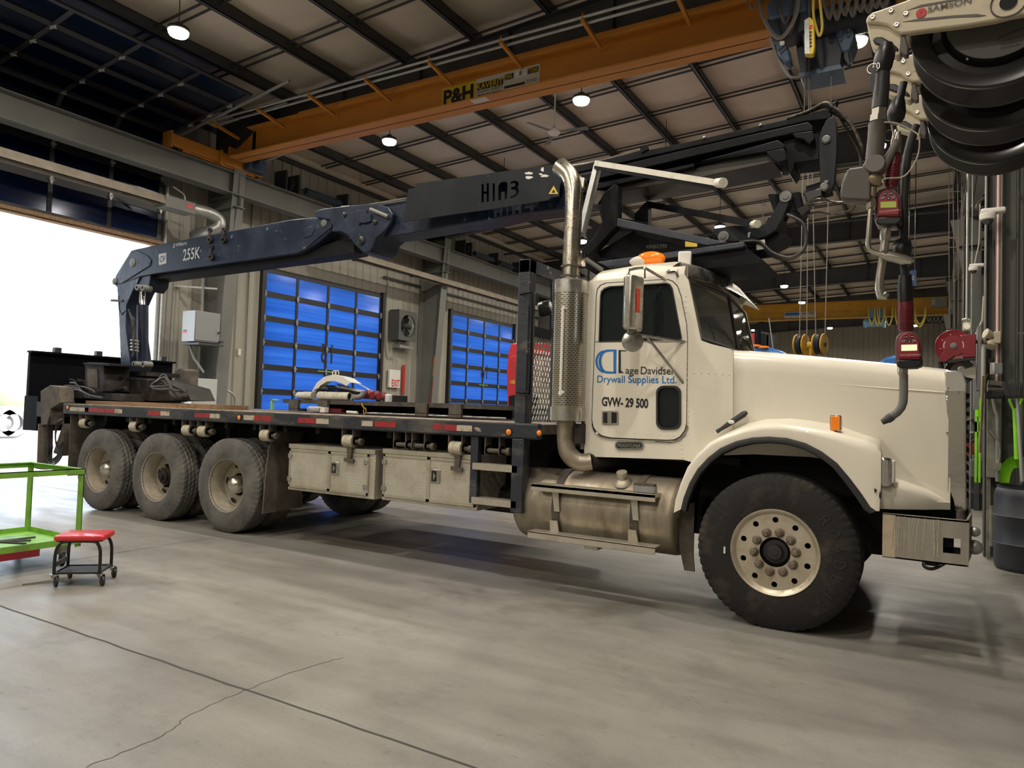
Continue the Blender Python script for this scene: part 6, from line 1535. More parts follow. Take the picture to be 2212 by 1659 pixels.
# wall fan
fy, fz = 16.75, 3.95
r = thing('wall_fan', 'square black wall fan between the two blue doors', 'fan', (WX+.3,fy,fz-.45))
pl = plate(rrect(-.42,-.45,.42,.45,.04), [circ(0,0,.33,28)], .03, V(WX+.42,fy,fz), V(0,1,0), V(0,0,1)); pl.box((WX+.06,fy-.42,fz-.45),(WX+.40,fy-.40,fz+.45)).box((WX+.06,fy-.42,fz+.43),(WX+.4,fy+.42,fz+.45)).build('housing', M['steelg2'], r)
MB().box((WX+.06,fy-.4,fz-.43),(WX+.1,fy+.4,fz+.43)).build('back', M['dark'], r)
for k in range(6):
    a = 2*PI*k/6; u = V(0,math.cos(a),math.sin(a)); v = V(0,-math.sin(a),math.cos(a))
    MB().add([V(WX+.3,fy,fz)+u*.06-v*.04, V(WX+.3,fy,fz)+u*.3-v*.09, V(WX+.34,fy,fz)+u*.3+v*.09, V(WX+.34,fy,fz)+u*.06+v*.04],[(0,1,2,3)]).build('blade', M['black2'], r)
mb = MB()
for k in range(5): mb.tube(arc((WX+.45,fy,fz), .07+.065*k, 0, 360, 24, (0,1,0), (0,0,1)), .005, 4, False)
mb.build('guard', M['black2'], r); MB().cyl((WX+.3,fy,fz),(WX+.62,fy,fz),.07,14).build('motor', M['steelg'], r)
simple(MB().box((WX+.06,16.5,3.28),(WX+.35,17.15,3.36)), 'fan_shelf', 'boxgrey', 'narrow pale shelf below the black wall fan', 'shelf')
# exit sign + red arrow + orange marks
r = thing('exit_sign', 'white exit sign with red letters on the wall above the dark doorway', 'exit sign', (WX+.1,16.55,2.15))
MB().box((WX+.06,16.35,2.08),(WX+.13,16.85,2.62)).build('body', M['whiteplain'], r, bevel=.005)
MB().box((WX+.13,16.44,2.10),(WX+.132,16.84,2.34)).build('sign_face', M['inkwhite'], r)
txt('EXIT', V(WX+.134,16.46,2.12), V(0,1,0), V(0,0,1), .36, .2, .002, .02).build('letters', M['inkred'], r)
MB().tube(smooth_path([V(WX+.1,16.7,2.62),V(WX+.1,16.68,2.9),V(WX+.08,16.45,3.0),V(WX+.07,16.2,3.3),V(WX+.07,16.2,6.5)],4), .015, 6).build('conduit', M['galv'], r)
simple(MB().box((WX+.06,17.02,1.9),(WX+.07,17.14,2.8)), 'extinguisher_sign', 'inkred', 'narrow red vertical fire extinguisher sign right of the exit sign', 'sign')
simple(MB().prism([V(-13.36,17.66,2.5),V(-13.36,17.94,2.5),V(-13.325,17.94,3.1),V(-13.325,17.66,3.1)],(.03,0,0)), 'orange_paint_mark', 'lens_o', 'orange painted patch on the column right of the exit sign', 'paint patch')
simple(MB().box((WX+.04,16.2,0),(WX+.07,17.3,1.85)), 'man_door', 'dark', 'dark service doorway below the exit sign', 'doorway')
simple(MB().prism([V(-13.43,17.66,1.3),V(-13.43,17.74,1.3),V(-13.37,17.74,2.35),V(-13.37,17.66,2.35)],(.03,0,0)), 'red_white_sign', 'inkred', 'thin red sign on the column edge right of the exit sign', 'sign')
# ceiling fan
r = thing('ceiling_fan', 'white three bladed ceiling fan beside the glowing lamp', 'ceiling fan', (0,0,0)); c = P(1197,285,'z',7.1); r.location = c; ORG[r.name] = c
MB().cyl(c+V(0,0,.0),c+V(0,0,roofz(c.x)-c.z-.05),.015,8).lathe(c+V(0,0,roofz(c.x)-c.z-.25),(0,0,1),[(.03,0),(.07,.03),(.07,.15)],12).build('down_rod', M['whiteplain'], r)
MB().lathe(c,(0,0,1),[(0,-.07),(.09,-.06),(.13,-.02),(.13,.03),(.05,.07),(.02,.12)],20).build('motor', M['whiteplain'], r)
for a in (10,130,250):
    u = V(math.cos(math.radians(a)),math.sin(math.radians(a)),0); v = V(-u.y,u.x,0)
    MB().add([c+u*.13-v*.04,c+u*.7-v*.075+V(0,0,.01),c+u*.7+v*.06+V(0,0,-.015),c+u*.13+v*.04],[(0,1,2,3)]).build('blade', M['steelg'], r)
r2 = copy_tree(r); r2.location = V(-4.6,22.5,7.1); r2['label'] = 'distant white ceiling fan seen between the fork arms above the cab'
# ---- red crane truck behind the headache rack
rc = thing('red_crane_truck', 'red loader crane of another truck standing behind the headache rack', 'crane', P(1110,880,'y',12.0))
def rp(l, ya, yb, m, nm, b=.02): return prism_px(l, ya, yb).build(nm, M[m], rc, bevel=b)
rp([(1098,760),(1104,742),(1118,741),(1130,760),(1122,800),(1118,880),(1096,886),(1094,800)], 12.0, 12.5, 'red', 'column')
rp([(1100,770),(1130,765),(1140,790),(1115,800)], 11.9, 12.0, 'red', 'boom_root')
rp([(1150,742),(1192,739),(1192,765),(1150,768)], 12.0, 12.6, 'red', 'boom')
rp([(1098,855),(1125,850),(1125,905),(1098,905)], 11.9, 12.6, 'black', 'base')
rp([(1150,775),(1192,775),(1192,885),(1150,885)], 12.8, 13.6, 'tanp', 'cab_panel')
rp([(1060,905),(1195,905),(1195,1100),(1060,1090)], 12.2, 13.4, 'dark', 'truck_body')
txt_px('108', (1102,829), (1112,829), 8, 'y', 11.99, .01).build('number', M['inkyel'], rc)
# blue and red truck parts seen through and beyond the windscreen
bt = thing('blue_truck', 'blue truck bonnet and red body seen beyond the windscreen', 'truck', P(1660,760,'y',13.5))
def bp3(l, ya, yb, m, nm, b=.02): return prism_px(l, ya, yb).build(nm, M[m], bt, bevel=b)
bp3([(1560,900),(1560,745),(1640,745),(1690,757),(1700,775),(1700,900)], 13.2, 15.0, 'bluepaint', 'bonnet', .08)
bp3([(1470,715),(1632,720),(1632,748),(1470,748)], 14.0, 15.5, 'red', 'red_body')
MB().cyl(hp(1637,712,13.6),hp(1637,748,13.6),.06,14).build('exhaust_stack', M['black'], bt)
for i in range(4): MB().cyl(hp(1645+i*6,722+i,13.9),hp(1650+i*6,722+i,13.9),.05,8).cbox(hp(1650+i*6,737,13.9),(.08,.1,.22)).build('valve', M['black2'], bt)
MB().box((-3.3,13.4,0),(-.5,15.0,1.7)).build('chassis', M['dark'], bt)
mb = MB().sphere(hp(1632,747,13.2),.05,8,(2,1,.5)).sphere(hp(1650,750,13.2),.05,8,(2,1,.5)); mb.build('orange_trim', M['lens_o'], bt)
MB().tube([hp(1661,687,11.5),hp(1670,752,11.5)], .008, 6).build('antenna', M['galv'], bt)
bt2 = thing('blue_vehicle', 'blue vehicle roof showing above the bonnet left of the lower meter', 'vehicle', P(1910,790,'y',18.0))
MB().box((hp(1900,800,18).x,18.05,0),(hp(1985,800,18).x,19.4,2.2)).build('lower_body', M['dark'], bt2)
prism_px([(1890,790),(1912,772),(1945,765),(1980,775),(1990,900),(1880,900)], 18.0, 19.5).build('body', M['bluepaint'], bt2, bevel=.05)
# ---- hanging number sign far right, wire ropes at right
r = thing('bay_number_sign', 'blue hanging bay sign with the number 40', 'sign', hp(1965,620,20.0))
MB().tube([hp(1963,586,20.03),V(hp(1963,586,20.03).x,20.03,roofz(.3)-.1)],.012,6).tube([hp(1976,586,20.03),V(hp(1976,586,20.03).x,20.03,roofz(.3)-.1)],.012,6).build('hanger', M['steel'], r)
prism_px([(1960,585),(1979,583),(1980,617),(1961,619)], 20.0, 20.05).build('panel', M['inkblued'], r); txt_px('-40', (1962,606),(1975,605),10,'y',19.98,.02).build('number', M['reflw'], r)
# horizontal pipes / sprinkler line under roof
for yy, zz, nm in ((16.9,7.1,'middle'),(22.0,7.2,'far')):
    simple(MB().tube([V(-13.6,yy,zz),V(1.2,yy,zz)], .05 if nm == 'near' else .035, 8), 'roof_pipe', 'steel', 'dark pipe running under the roof in the %s bay' % {'near':'nearest','middle':'second','far':'third'}[nm], 'pipe')
# ================================================================ oil bar: hose reels and dispensing guns, near the camera
DR = V(.056,.998,0).normalized(); SX = V(DR.y,-DR.x,0)
C0 = V(.138,2.587,2.80)
def plane_pt(px, py, off=0.0):
    """pixel to the plane through C0 + DR*off, normal DR"""
    d = FW + RT*((px-CX)/FPX) - UP*((py-CY)/FPX)
    t = (C0+DR*off-CAM).dot(DR)/d.dot(DR); return CAM+d*t
def reel_unit(k):
    lab = ['front most of the three black hose reels, with the lettered cream arm','middle one of the three black hose reels at top right','rear one of the three black hose reels, lowest in view with ribbed rim'][k]
    O = C0+DR*(.385*k)+SX*.02; KR = .905
    r = thing('hose_reel', lab, 'hose reel', O)
    prof = [(0,.03),(.155,.03),(.16,.022),(.165,.03),(.172,.055),(.205,.06),(.21,.02),(.236,.0),(.262,-.005),(.268,.0),(.268,.012),(.25,.02),(.235,.05),(.215,.075)]
    MB().lathe(O, DR, [(a*KR,b) for a,b in prof], 96).build('flange', M['reel'], r, angle=30)
    MB().lathe(O, DR, [(.19,.07),(.19,.15)], 48).build('wound_hose', M['rubber'], r)
    MB().lathe(O, DR, [(a*KR,b) for a,b in [(.20,.10),(.225,.115),(.25,.14),(.268,.15),(.270,.16),(.262,.165),(.2,.17),(.1,.17),(0,.17)]], 96).build('flange', M['reel'], r, angle=30)
    MB().lathe(O, DR, [(0,.024),(.141,.024),(.143,.03)], 64).build('side_disc', M['reeldisc'], r)
    if k == 0:
        lb = [plane_pt(a,b,.02) for a,b in ((2155,88),(2159,80),(2212,60),(2212,108),(2152,116))]
        MB().tube(lb[:3]+[], .0012, 4).build('label_edge', M['rubber'], r)
        a = plane_pt(2162,104,.0225); u = (plane_pt(2212,92,.0225)-a).normalized()
        mb = MB()
        for i, s_ in enumerate(('WARNING','MAX. WORKING','PRESSURE')): txt(s_, a+V(0,0,.018-.011*i), u, V(0,0,1), .06-.004*i, .006, .001, .0, mb=mb)
        mb.build('label_text', M['rubber'], r)
        MB().sphere(plane_pt(2090,128,.022), .005, 8).build('screw', M['nickel'], r)
    else:
        mb = MB()
        for i in range(26 if k == 2 else 14):
            a = math.radians(180+ (i+1)*(180/(27 if k == 2 else 15))); q = SX*math.cos(a)+V(0,0,1)*math.sin(a); t = V(0,0,1)*math.cos(a)-SX*math.sin(a)
            mb.prism([O+q*.21+DR*.052, O+q*.21+DR*.052+t*.006, O+q*.228+DR*.035+t*.006, O+q*.232+DR*.02], t*.004)
        mb.build('rim_teeth', M['reel'], r)
    # cast arm
    sh = DR*(.385*k)
    def q(px, py, off): return plane_pt(px, py, off)+sh
    arm = [(1870,44),(1873,35),(1884,26),(1900,21),(1956,1),(2010,-22),(2230,-60),(2230,27),(2190,34),(2150,44),(2090,54),(1995,66),(1960,71),(1945,72),(1930,64),(1918,54),(1893,49),(1873,50)]
    am = MB().prism([q(a,b,-.06) for a,b in arm], DR*.03).build('arm', M['cream'], r, bevel=.006)
    gd = [(1872,48),(1893,51),(1918,55),(1935,66),(1946,72),(1950,84),(1951,98),(1944,118),(1936,121),(1928,116),(1910,112),(1890,107),(1882,98),(1876,70)]
    MB().prism([q(a,b,-.045) for a,b in gd], DR*.05).build('hose_guide', M['cream'], r, bevel=.004)
    MB().prism([q(a,b,-.052) for a,b in [(1884,84),(1893,79),(1905,79),(1918,86),(1932,96),(1941,104),(1940,110),(1925,104),(1905,99),(1890,94)]], DR*.02).build('guide_mouth', M['black2'], r, bevel=.005)
    MB().prism([q(a,b,-.05) for a,b in [(1945,78),(1955,76),(1962,100),(1962,118),(1954,121),(1943,110)]], DR*.03).build('guide_slot', M['greyp'], r, bevel=.004)
    mb = MB()
    for a, b in ((1885,38),(1925,24),(1957,30),(1937,54)): mb.lathe(q(a,b,-.06), DR, [(.0,-.002),(.003,-.002),(.004,-.006),(.007,-.006),(.009,.0)], 6)
    mb.build('bolt', M['nickel'], r)
    mb = MB()
    for l in ([(1960,22),(1990,10),(2060,-2),(2100,-8),(2100,-5),(2060,2),(1995,14)],[(1950,47),(1985,40),(2060,33),(2110,30),(2130,33),(2115,36),(2060,38),(1990,45)]): mb.prism([q(a,b,-.0615) for a,b in l], DR*.002)
    mb.build('arm_groove', M['greyp'], r)
    if k == 0:
        a = q(2004,27,-.0625); b = q(2098,6,-.0625); u = (b-a).normalized(); w_ = u.cross(DR)*-1
        w_ = DR.cross(u)*-1; w_ = V(0,0,1)-u*u.z; w_.normalize()
        txt('SAMSON', a, u, w_, (b-a).length, .018, .001, .012).build('arm_lettering', M['inkgrey'], am)
        MB().lathe(q(1990,28,-.062), DR, [(.003,0),(.003,-.001),(.015,-.001),(.015,0)], 18).build('arm_logo', M['inkred'], am)
        MB().lathe(q(2178,5,-.062), DR, [(0,.0),(.021,-.0),(.022,-.002)], 32).build('arm_hub_recess', M['dark'], am); MB().tube(arc(q(2178,5,-.063),.044,0,360,28,SX,(0,0,1)),.002,6,False).build('arm_hub', M['greyp'], am)
    if k == 2:
        MB().beam(O+V(.33,0,.5)-DR*.9, O+V(.33,0,.5)+DR*.3, .08, .08).build('support_rail', M['steelg'], r)
    MB().beam(O+V(.33,0,.0)+DR*.0, O+V(.33,0,5.5)+DR*.0, .06, .03).build('hanger', M['steelg'], r)
for k in range(3): reel_unit(k)
def G(px, py, y): return P(px, py, 'y', y)
def gt(l, y, r, rs=None, n=18): return MB().tube([G(a,b,y) for a,b in l], r, n, True, rs)
# hose stopper 1 + dispensing handle hanging on the first reel
yA = 2.42
h1 = thing('dispensing_handle', 'thick black hose end and grey trigger handle without meter hanging from the front reel', 'oil dispenser', G(1890,300,yA))
gt([(1915,95),(1914,108),(1910,125),(1906,145),(1903,160)], yA, .02, [.018,.027,.029,.027,.02]).build('hose_stop', M['black2'], h1)
MB().tube(arc(G(1885,148,yA-.02), .015, 0, 360, 18, (1,0,0), (0,0,1)), .0012, 5, False).tube(arc(G(1897,142,yA-.03), .009, 0, 360, 14, (.4,0,.0), (0,0,1)), .0012, 5, False).build('key_ring', M['nickel'], h1)
prism_px([(1882,146),(1892,146),(1890,175),(1886,200),(1880,196)], yA-.03, yA-.025).build('rubber_tab', M['navy'], h1)
gt([(1906,158),(1905,185),(1900,235)], yA, .022, [.021,.022,.0225]).build('hose_sleeve', M['greyd'], h1)
gt([(1900,236),(1899,250),(1898,250.5),(1897,263)], yA, .024, [.023,.023,.026,.026], 6).build('hex_fitting', M['nickel'], h1)
gt([(1896,264),(1896,266),(1893,300),(1889,345)], yA, .025, [.028,.026,.025,.026]).build('handle_grip', M['greyp'], h1)
MB().lathe(G(1890,352,yA-.03), (0,1,0), [(0,0),(.026,0),(.028,.006),(.028,.06),(0,.06)], 24).build('pivot_disc', M['greyp2'], h1)
prism_px([(1830,366),(1835,363),(1876,357),(1882,362),(1881,432),(1876,433),(1820,430),(1815,424),(1815,415),(1818,395)], yA-.02, yA+.05).build('trigger_guard', M['greyp'], h1, bevel=.006)
prism_px([(1862,358),(1875,338),(1888,336),(1890,345),(1875,372)], yA-.02, yA+.03).build('guard_neck', M['greyp2'], h1, bevel=.004)
gt([(1904,372),(1913,352),(1925,330),(1940,302)], yA+.02, .011, [.012,.014,.012,.01]).build('trigger_lever', M['greyp2'], h1)
gt([(1880,385),(1886,388),(1898,392),(1906,396)], yA, .016, [.022,.024,.02,.012]).build('valve_body', M['brass'], h1)
gt([(1885,405),(1884,425)], yA, .012).build('outlet_neck', M['brass'], h1)
gt([(1883,431),(1883,438),(1882,438.5),(1882,450)], yA, .014, [.0135,.0135,.0155,.0155], 6).build('outlet_nut', M['nickel'], h1)
gt([(1881,450),(1877,500),(1875,528),(1879,540),(1890,546),(1904,550)], yA, .0078, n=12).build('outlet_tube', M['nickel'], h1)
gt([(1903,549),(1916,554),(1917,552),(1950,560),(1970,564)], yA, .012, [.012,.012,.0155,.0150,.011]).build('nozzle', M['nickel'], h1)
gt([(1968,562),(1974,564.5)], yA, .006).build('nozzle_tip', M['nickel'], h1)
# metered guns
def meter(name, label, y, ox, oy, px0, lit):
    r = thing('metered_oil_gun', label, 'oil dispenser', G(px0, oy+40, y))
    def q(l): return [(a+ox, b+oy) for a, b in l]
    prism_px(q([(0,20),(3,12),(10,4),(22,0),(32,0),(44,4),(54,14),(58,25),(59,73),(55,77),(8,77),(0,68)]), y-.02, y+.05).build('meter_body', M['gun'], r, bevel=.008)
    prism_px(q([(7,22),(10,13),(17,6),(27,3),(37,5),(47,12),(52,22),(55,62),(7,62)]), y-.034, y-.018).build('face_rim', M['crimson'], r, bevel=.004)
    fc_ = prism_px(q([(9,23),(12,14),(18,8),(27,5),(36,7),(45,13),(50,23),(52,56),(9,58)]), y-.037, y-.034).build('faceplate', M['crimson2'], r)
    prism_px(q([(4,62),(57,61),(60,63),(57,72),(48,79),(10,80),(2,74)]), y-.034, y+.05).build('rubber_boot', M['black2'], r, bevel=.008)
    prism_px(q([(13,30),(47,29),(47,42),(13,43)]), y-.039, y-.037).build('display', M['lcdlit'] if lit else M['lcd'], r)
    mb = MB(); mw = MB()
    for a, b in ((23,13),(36,12),(18,22),(30,21.5),(41,21)): mb.lathe(G(a+ox,b+oy,y-.037), (0,1,0), [(0,-.0015),(.0052,-.0015),(.0055,0)], 14)
    mb.build('button', M['black2'], r)
    for a, b in ((20,13),(33,12)): 
        p0_ = G(a+ox,b+oy,y-.0395); mw.box((p0_.x,p0_.y,p0_.z-.0007),(p0_.x+.008,p0_.y+.0003,p0_.z+.0007))
    txt('LO', G(14+ox,24+oy,y-.0395), V(1,0,0), V(0,0,1), .009, .0065, .0002, .01, mb=mw); txt('s', G(29+ox,24+oy,y-.0395), V(1,0,0), V(0,0,1), .003, .005, .0002, .01, mb=mw); txt('CA', G(37+ox,23+oy,y-.0395), V(1,0,0), V(0,0,1), .009, .0065, .0002, .01, mb=mw)
    txt('OILING LIQUID PRODUCTS', G(10+ox,53+oy,y-.038), V(1,0,0), V(0,0,1), .055, .0035, .0002, .0, mb=mw)
    mw.build('face_lettering', M['inkwhite'], r)
    return r
yB = 2.46
g1 = meter('metered_oil_gun', 'upper crimson metered oil gun with a blank green display', yB, 1889, 406, 1918, False)
gr = gt([(1936,332),(1932,352),(1928,380),(1924,407)], yB, .015, [.0145,.017,.018,.017]).build('grip', M['maroon'], g1)
mb = MB()
for i in range(8): 
    a = G(1929-i*.9,358+i*5.8,yB); b = G(1929-i*.9-.3,360+i*5.8,yB); mb.tube([a,b], .0195, 16)
mb.build('grip_rib', M['maroon'], gr)
gt([(1915,488),(1914,500),(1913,500.5),(1912,512),(1912,520)], yB, .014, [.012,.012,.0165,.0165,.014]).build('outlet_nut', M['nickel'], g1)
gt([(1912,518),(1907,560),(1901,600),(1899,622),(1902,636)], yB, .0125, [.0125,.0125,.0125,.0130,.0135], 14).build('outlet_tube', M['nickel'], g1)
gt([(1901,628),(1904,640),(1911,640),(1916,633)], yB, .013, [.0145,.015,.014,.010], 14).build('tube_tip', M['nickel'], g1)
gt([(1941,285),(1940,300),(1937,333)], yB, .008, [.006,.01,.013]).build('swivel', M['nickel'], g1)
MB().tube(smooth_path([G(a,b,yB-.06) for a,b in ((1910,264),(1935,266),(1970,282),(1985,296),(1984,330),(1970,362),(1950,382),(1918,385),(1907,389),(1908,396))],5), .0022, 6).build('tie_cord', M['strap'], g1)
# second gun, lower
yC = 2.50
g2 = meter('metered_oil_gun', 'lower crimson metered oil gun with a lit display in front of the bonnet', yC, 1934, 715, 1962, True)
gr = gt([(1956,653),(1956,670),(1957,716)], yC, .018, [.0215,.0225,.021]).build('grip', M['maroon'], g2)
mb = MB()
for i in range(9): mb.tube([G(1956,672+i*4.6,yC),G(1956,673.6+i*4.6,yC)], .0235, 18)
mb.build('grip_rib', M['maroon'], gr)
gt([(1955,594),(1955,600),(1955,625),(1956,652)], yC, .02, [.0175,.0185,.022,.0215]).build('grip_cover', M['black2'], g2)
gt([(1950,787),(1950,806),(1950,806.5),(1951,810)], yC, .013, [.0145,.0145,.012,.012]).build('outlet_nut', M['nickel'], g2)
gt([(1952,808),(1952,850),(1951,868),(1947,880),(1938,891),(1922,902)], yC, .0125, n=14).build('outlet_tube', M['steelg'], g2)
gt([(1927,899),(1917,906),(1916.5,906),(1905,912)], yC, .0125, [.0135,.0135,.012,.009], 14).build('nozzle', M['steel'], g2)
h3 = thing('delivery_hose', 'long black delivery hose with vented stopper ball above the lower meter', 'hose', G(1953,560,yC))
gt([(1972,292),(1962,330),(1956,370),(1953,430),(1951,530)], yC, .012, n=14).build('hose', M['rubber'], h3)
st_ = gt([(1949,515),(1949,520),(1949,533),(1948,545),(1949,556),(1950,560)], yC, .02, [.012,.02,.026,.027,.02,.013]).build('hose_stop', M['black2'], h3)
mb = MB()
for i in range(9):
    a = math.radians(180+i*22); 
    c = G(1949,526,yC); mb.beam(c+V(.0245*math.cos(a),.0245*math.sin(a),-.005), c+V(.021*math.cos(a),.021*math.sin(a),.01), .004, .003)
mb.build('stop_slot', M['dark'], h3)
gt([(1952,560),(1953,575),(1954,596)], yC, .011, n=14).build('hose_lower', M['rubber'], h3)
MB().tube([G(1943,574,yC-.01),G(1958,571,yC-.02)], .003, 6).tube(smooth_path([G(1958,570,yC-.02),G(1964,585,yC-.02),G(1962,595,yC-.02)],3), .002, 5).build('cable_tie', M['black2'], h3)
# hose stopper of the second reel
h2 = thing('hose_stopper', 'second black hose stopper ball hanging from the middle reel', 'hose', G(1938,245,2.62))
gt([(1952,178),(1948,195),(1945,212)], 2.62, .012).build('hose', M['black2'], h2)
gt([(1944,208),(1940,222),(1937,240),(1935,256),(1934,268)], 2.62, .02, [.013,.022,.028,.026,.015]).build('hose_stop', M['black2'], h2)
MB().tube(arc(G(1922,292,2.6), .018, 0, 360, 18, (1,0,0), (0,0,1)), .0014, 5, False).tube(smooth_path([G(a,b,2.6) for a,b in ((1926,270),(1930,290),(1926,315),(1933,325))],4), .004, 6).tube(smooth_path([G(a,b,2.6) for a,b in ((1936,280),(1930,300),(1934,320),(1928,335))],4), .004, 6).build('key_ring', M['nickel'], h2)
h4 = thing('delivery_hose', 'thin black hose with silver edge running down from the third reel guide', 'hose', G(1960,320,2.7))
gt([(1980,270),(1968,300),(1958,340),(1953,400)], 2.7, .012).build('hose', M['rubber'], h4)
# ================================================================ stool and green cart
sc = V(-5.995,3.30,0); u = V(.235,.22,0).normalized(); v = V(-u.y,u.x,0)
stl = thing('rolling_stool', 'low rolling mechanic stool with red vinyl seat and black tube frame', 'stool', sc)
def sp(a, b, z): return sc+u*a+v*b+V(0,0,z)
ms = MB()
n_ = 8
def cushion(hw, hd, z0, z1, r=.03):
    ps = [(x, y) for x, y in rrect(-hw,-hd,hw,hd,r,4)]
    return MB().loft([[sp(x*k,y*k,z) for x,y in ps] for k,z in ((.93,z0),(1.0,z0+.01),(1.0,z1-.015),(.97,z1-.003),(.9,z1))], True)
cushion(.185,.15,.355,.40).build('seat', M['seat'], stl, angle=50)
MB().add([sp(-.17,-.14,.352),sp(.17,-.14,.352),sp(.17,.14,.352),sp(-.17,.14,.352)],[(0,1,2,3)]).build('seat_base', M['black2'], stl)
for s_ in (-1,1):
    l = [sp(-.165,s_*.14,.10),sp(-.165,s_*.14,.2),sp(-.16,s_*.135,.28),sp(-.14,s_*.13,.33),sp(-.10,s_*.125,.352),sp(.10,s_*.125,.352),sp(.14,s_*.13,.33),sp(.16,s_*.135,.28),sp(.165,s_*.14,.2),sp(.165,s_*.14,.10)]
    MB().tube(smooth_path(l,3), .0125, 10).build('leg_hoop', M['black2'], stl)
MB().beam(sp(-.165,-.14,.105),sp(.165,-.14,.105),.02,.015).beam(sp(-.165,.14,.105),sp(.165,.14,.105),.02,.015).beam(sp(-.165,-.14,.105),sp(-.165,.14,.105),.015,.02).beam(sp(.165,-.14,.105),sp(.165,.14,.105),.015,.02).build('base_frame', M['black2'], stl)
MB().prism([sp(-.155,-.13,.098),sp(.155,-.13,.098),sp(.155,.13,.098),sp(-.155,.13,.098)], (0,0,.006)).build('tool_tray', M['steel'], stl)
MB().beam(sp(-.165,-.13,.17),sp(-.165,.13,.17),.006,.04).build('tray_rail', M['black2'], stl)
for a in (-1,1):
    for b in (-1,1):
        c = sp(a*.168,b*.143,0); cs = MB().lathe(c+V(.0,-.0125,.04)+u*.02, (u.x*0+.2,1,0), [(0,0),(.028,0),(.04,.004),(.04,.02),(.028,.024),(0,.024)], 18).build('castor_wheel', M['rubber'], stl)
        MB().prism([c+V(-.03,-.018,.095)+u*.005,c+V(.03,-.018,.095)+u*.005,c+V(.012,-.02,.04)+u*.02],(0,.004,0)).prism([c+V(-.03,.018,.095)+u*.005,c+V(.03,.018,.095)+u*.005,c+V(.012,.02,.04)+u*.02],(0,.004,0)).cbox(c+V(0,0,.095),(.06,.05,.004)).build('castor_fork', M['nickel'], cs)
ct = thing('green_cart', 'worn green angle iron cart with open top frame beside the red stool', 'cart', (-7.1,2.6,0))
cx1, cy1, zt1 = -6.75, 3.62, .865
cx0, cy0 = -7.55, .6
A_ = P(185,1012,'z',zt1); 
cx1, cy1 = A_.x, A_.y
mb = MB()
for x in (cx0, cx1): mb.box((x-.025,cy0,zt1-.05),(x+.0,cy1,zt1)).box((x-.025,cy0,zt1-.006),(x+.025 if x == cx0 else x,cy1,zt1))
for y in (cy0, cy1): mb.box((cx0,y-.006,zt1-.05),(cx1,y,zt1)).box((cx0,y-.04,zt1-.006),(cx1,y,zt1))
mb.build('top_frame', M['green'], ct)
for x in (cx0, cx1-.02):
    for y in (cy0, cy1-.05): MB().box((x,y,.16),(x+.006,y+.05,zt1)).box((x-.03,y+.044,.16),(x+.006,y+.05,zt1)).build('leg', M['green'], ct)
sh_ = MB().box((cx0,cy0,.19),(cx1,cy1,.20)).build('shelf', M['green'], ct)
MB().box((cx1-.01,cy0,.13),(cx1,cy1-.35,.19)).build('shelf_edge', M['crimson'], ct)
MB().box((cx1-.012,cy0,.20),(cx1,cy1,.245)).box((cx0,cy0,.20),(cx0+.012,cy1,.245)).box((cx0,cy1-.012,.2),(cx1,cy1,.245)).build('shelf_rail', M['green'], ct)
for x in (cx0+.05,cx1-.08):
    for y in (cy0+.1,cy1-.12): 
        c_ = MB().lathe((x,y,.065),(.3,1,0),[(0,-.02),(.05,-.02),(.065,-.014),(.065,.014),(.05,.02),(0,.02)],18).build('castor_wheel', M['rubber'], ct)
        MB().box((x-.03,y-.03,.1),(x+.03,y+.03,.18)).build('castor_fork', M['galv'], c_)
for i in range(3):
    p = P(75-i*10,1160+i*7,'z',.22+.01*i)
    simple(MB().tube([p+V(0,-.6,.015),p+V(0,-.2,.02*i),p+V(.01,0,.0)], .010, 8), 'steel_rod', 'steel', 'dark bent steel bar lying on the lower shelf of the green cart', 'bar', 'steel bars on the green cart shelf')
simple(MB().tube([P(48,1262,'z',.006),P(140,1252,'z',.006)], .003, 5).tube([P(48,1264,'z',.006),P(145,1255,'z',.006)], .003, 5), 'welding_rod', 'brown', 'thin welding rods lying on the floor behind the red stool', 'rod')
# ================================================================ wall gear on the right
yw = 10.1
def wq(l, y0_, y1_, m, nm, pr, b=0): return prism_px(l, y0_, y1_).build(nm, M[m], pr, bevel=b)
# conduits on the column and the cladding
for i, (px, r_, m) in enumerate([(2157,.012,'whiteplain'),(2160.5,.008,'pinkwire'),(2153.5,.006,'pinkwire'),(2165,.012,'wallgrey')]):
    a = G(px,300,9.9); b = G(px+4,822,9.9); b.x = a.x
    simple(MB().tube([V(a.x,9.9,.95),V(a.x,9.9,6.0)], r_, 8), 'wall_conduit', m, ['white vertical conduit running up the grey column at right','pinkish red wire beside the white conduit on the column','second thin red wire left of the white conduit','grey conduit right of the white conduit'][i], 'conduit')
ap = thing('air_line', 'thin grey vertical air pipe with brass valve on the ribbed grey wall', 'pipe', G(2178,800,10.35))
a = G(2171,700,10.35); MB().tube([V(a.x,10.35,1.93),V(a.x,10.35,6.5)], .011, 8).tube([V(a.x,10.35,2.0),V(a.x,10.35,1.75)], .02, 8).build('pipe', M['galv'], ap)
MB().tube([V(a.x,10.35,2.08),V(a.x,10.35,1.96)], .03, 6).tube([V(a.x+.06,10.33,1.835),V(a.x+.9,10.33,1.835)], .016, 8).build('brass_fitting', M['brass2'], ap)
MB().tube([V(a.x,10.35,1.835),V(a.x+.09,10.34,1.835)], .03, 8).build('elbow', M['rubber'], ap)
simple(MB().tube([G(2150,721,10.3),V(3.0,10.3,G(2150,721,10.3).z+.0)], .008, 6), 'wall_wire', 'whiteplain', 'thin pale horizontal wire across the ribbed grey wall', 'wire')
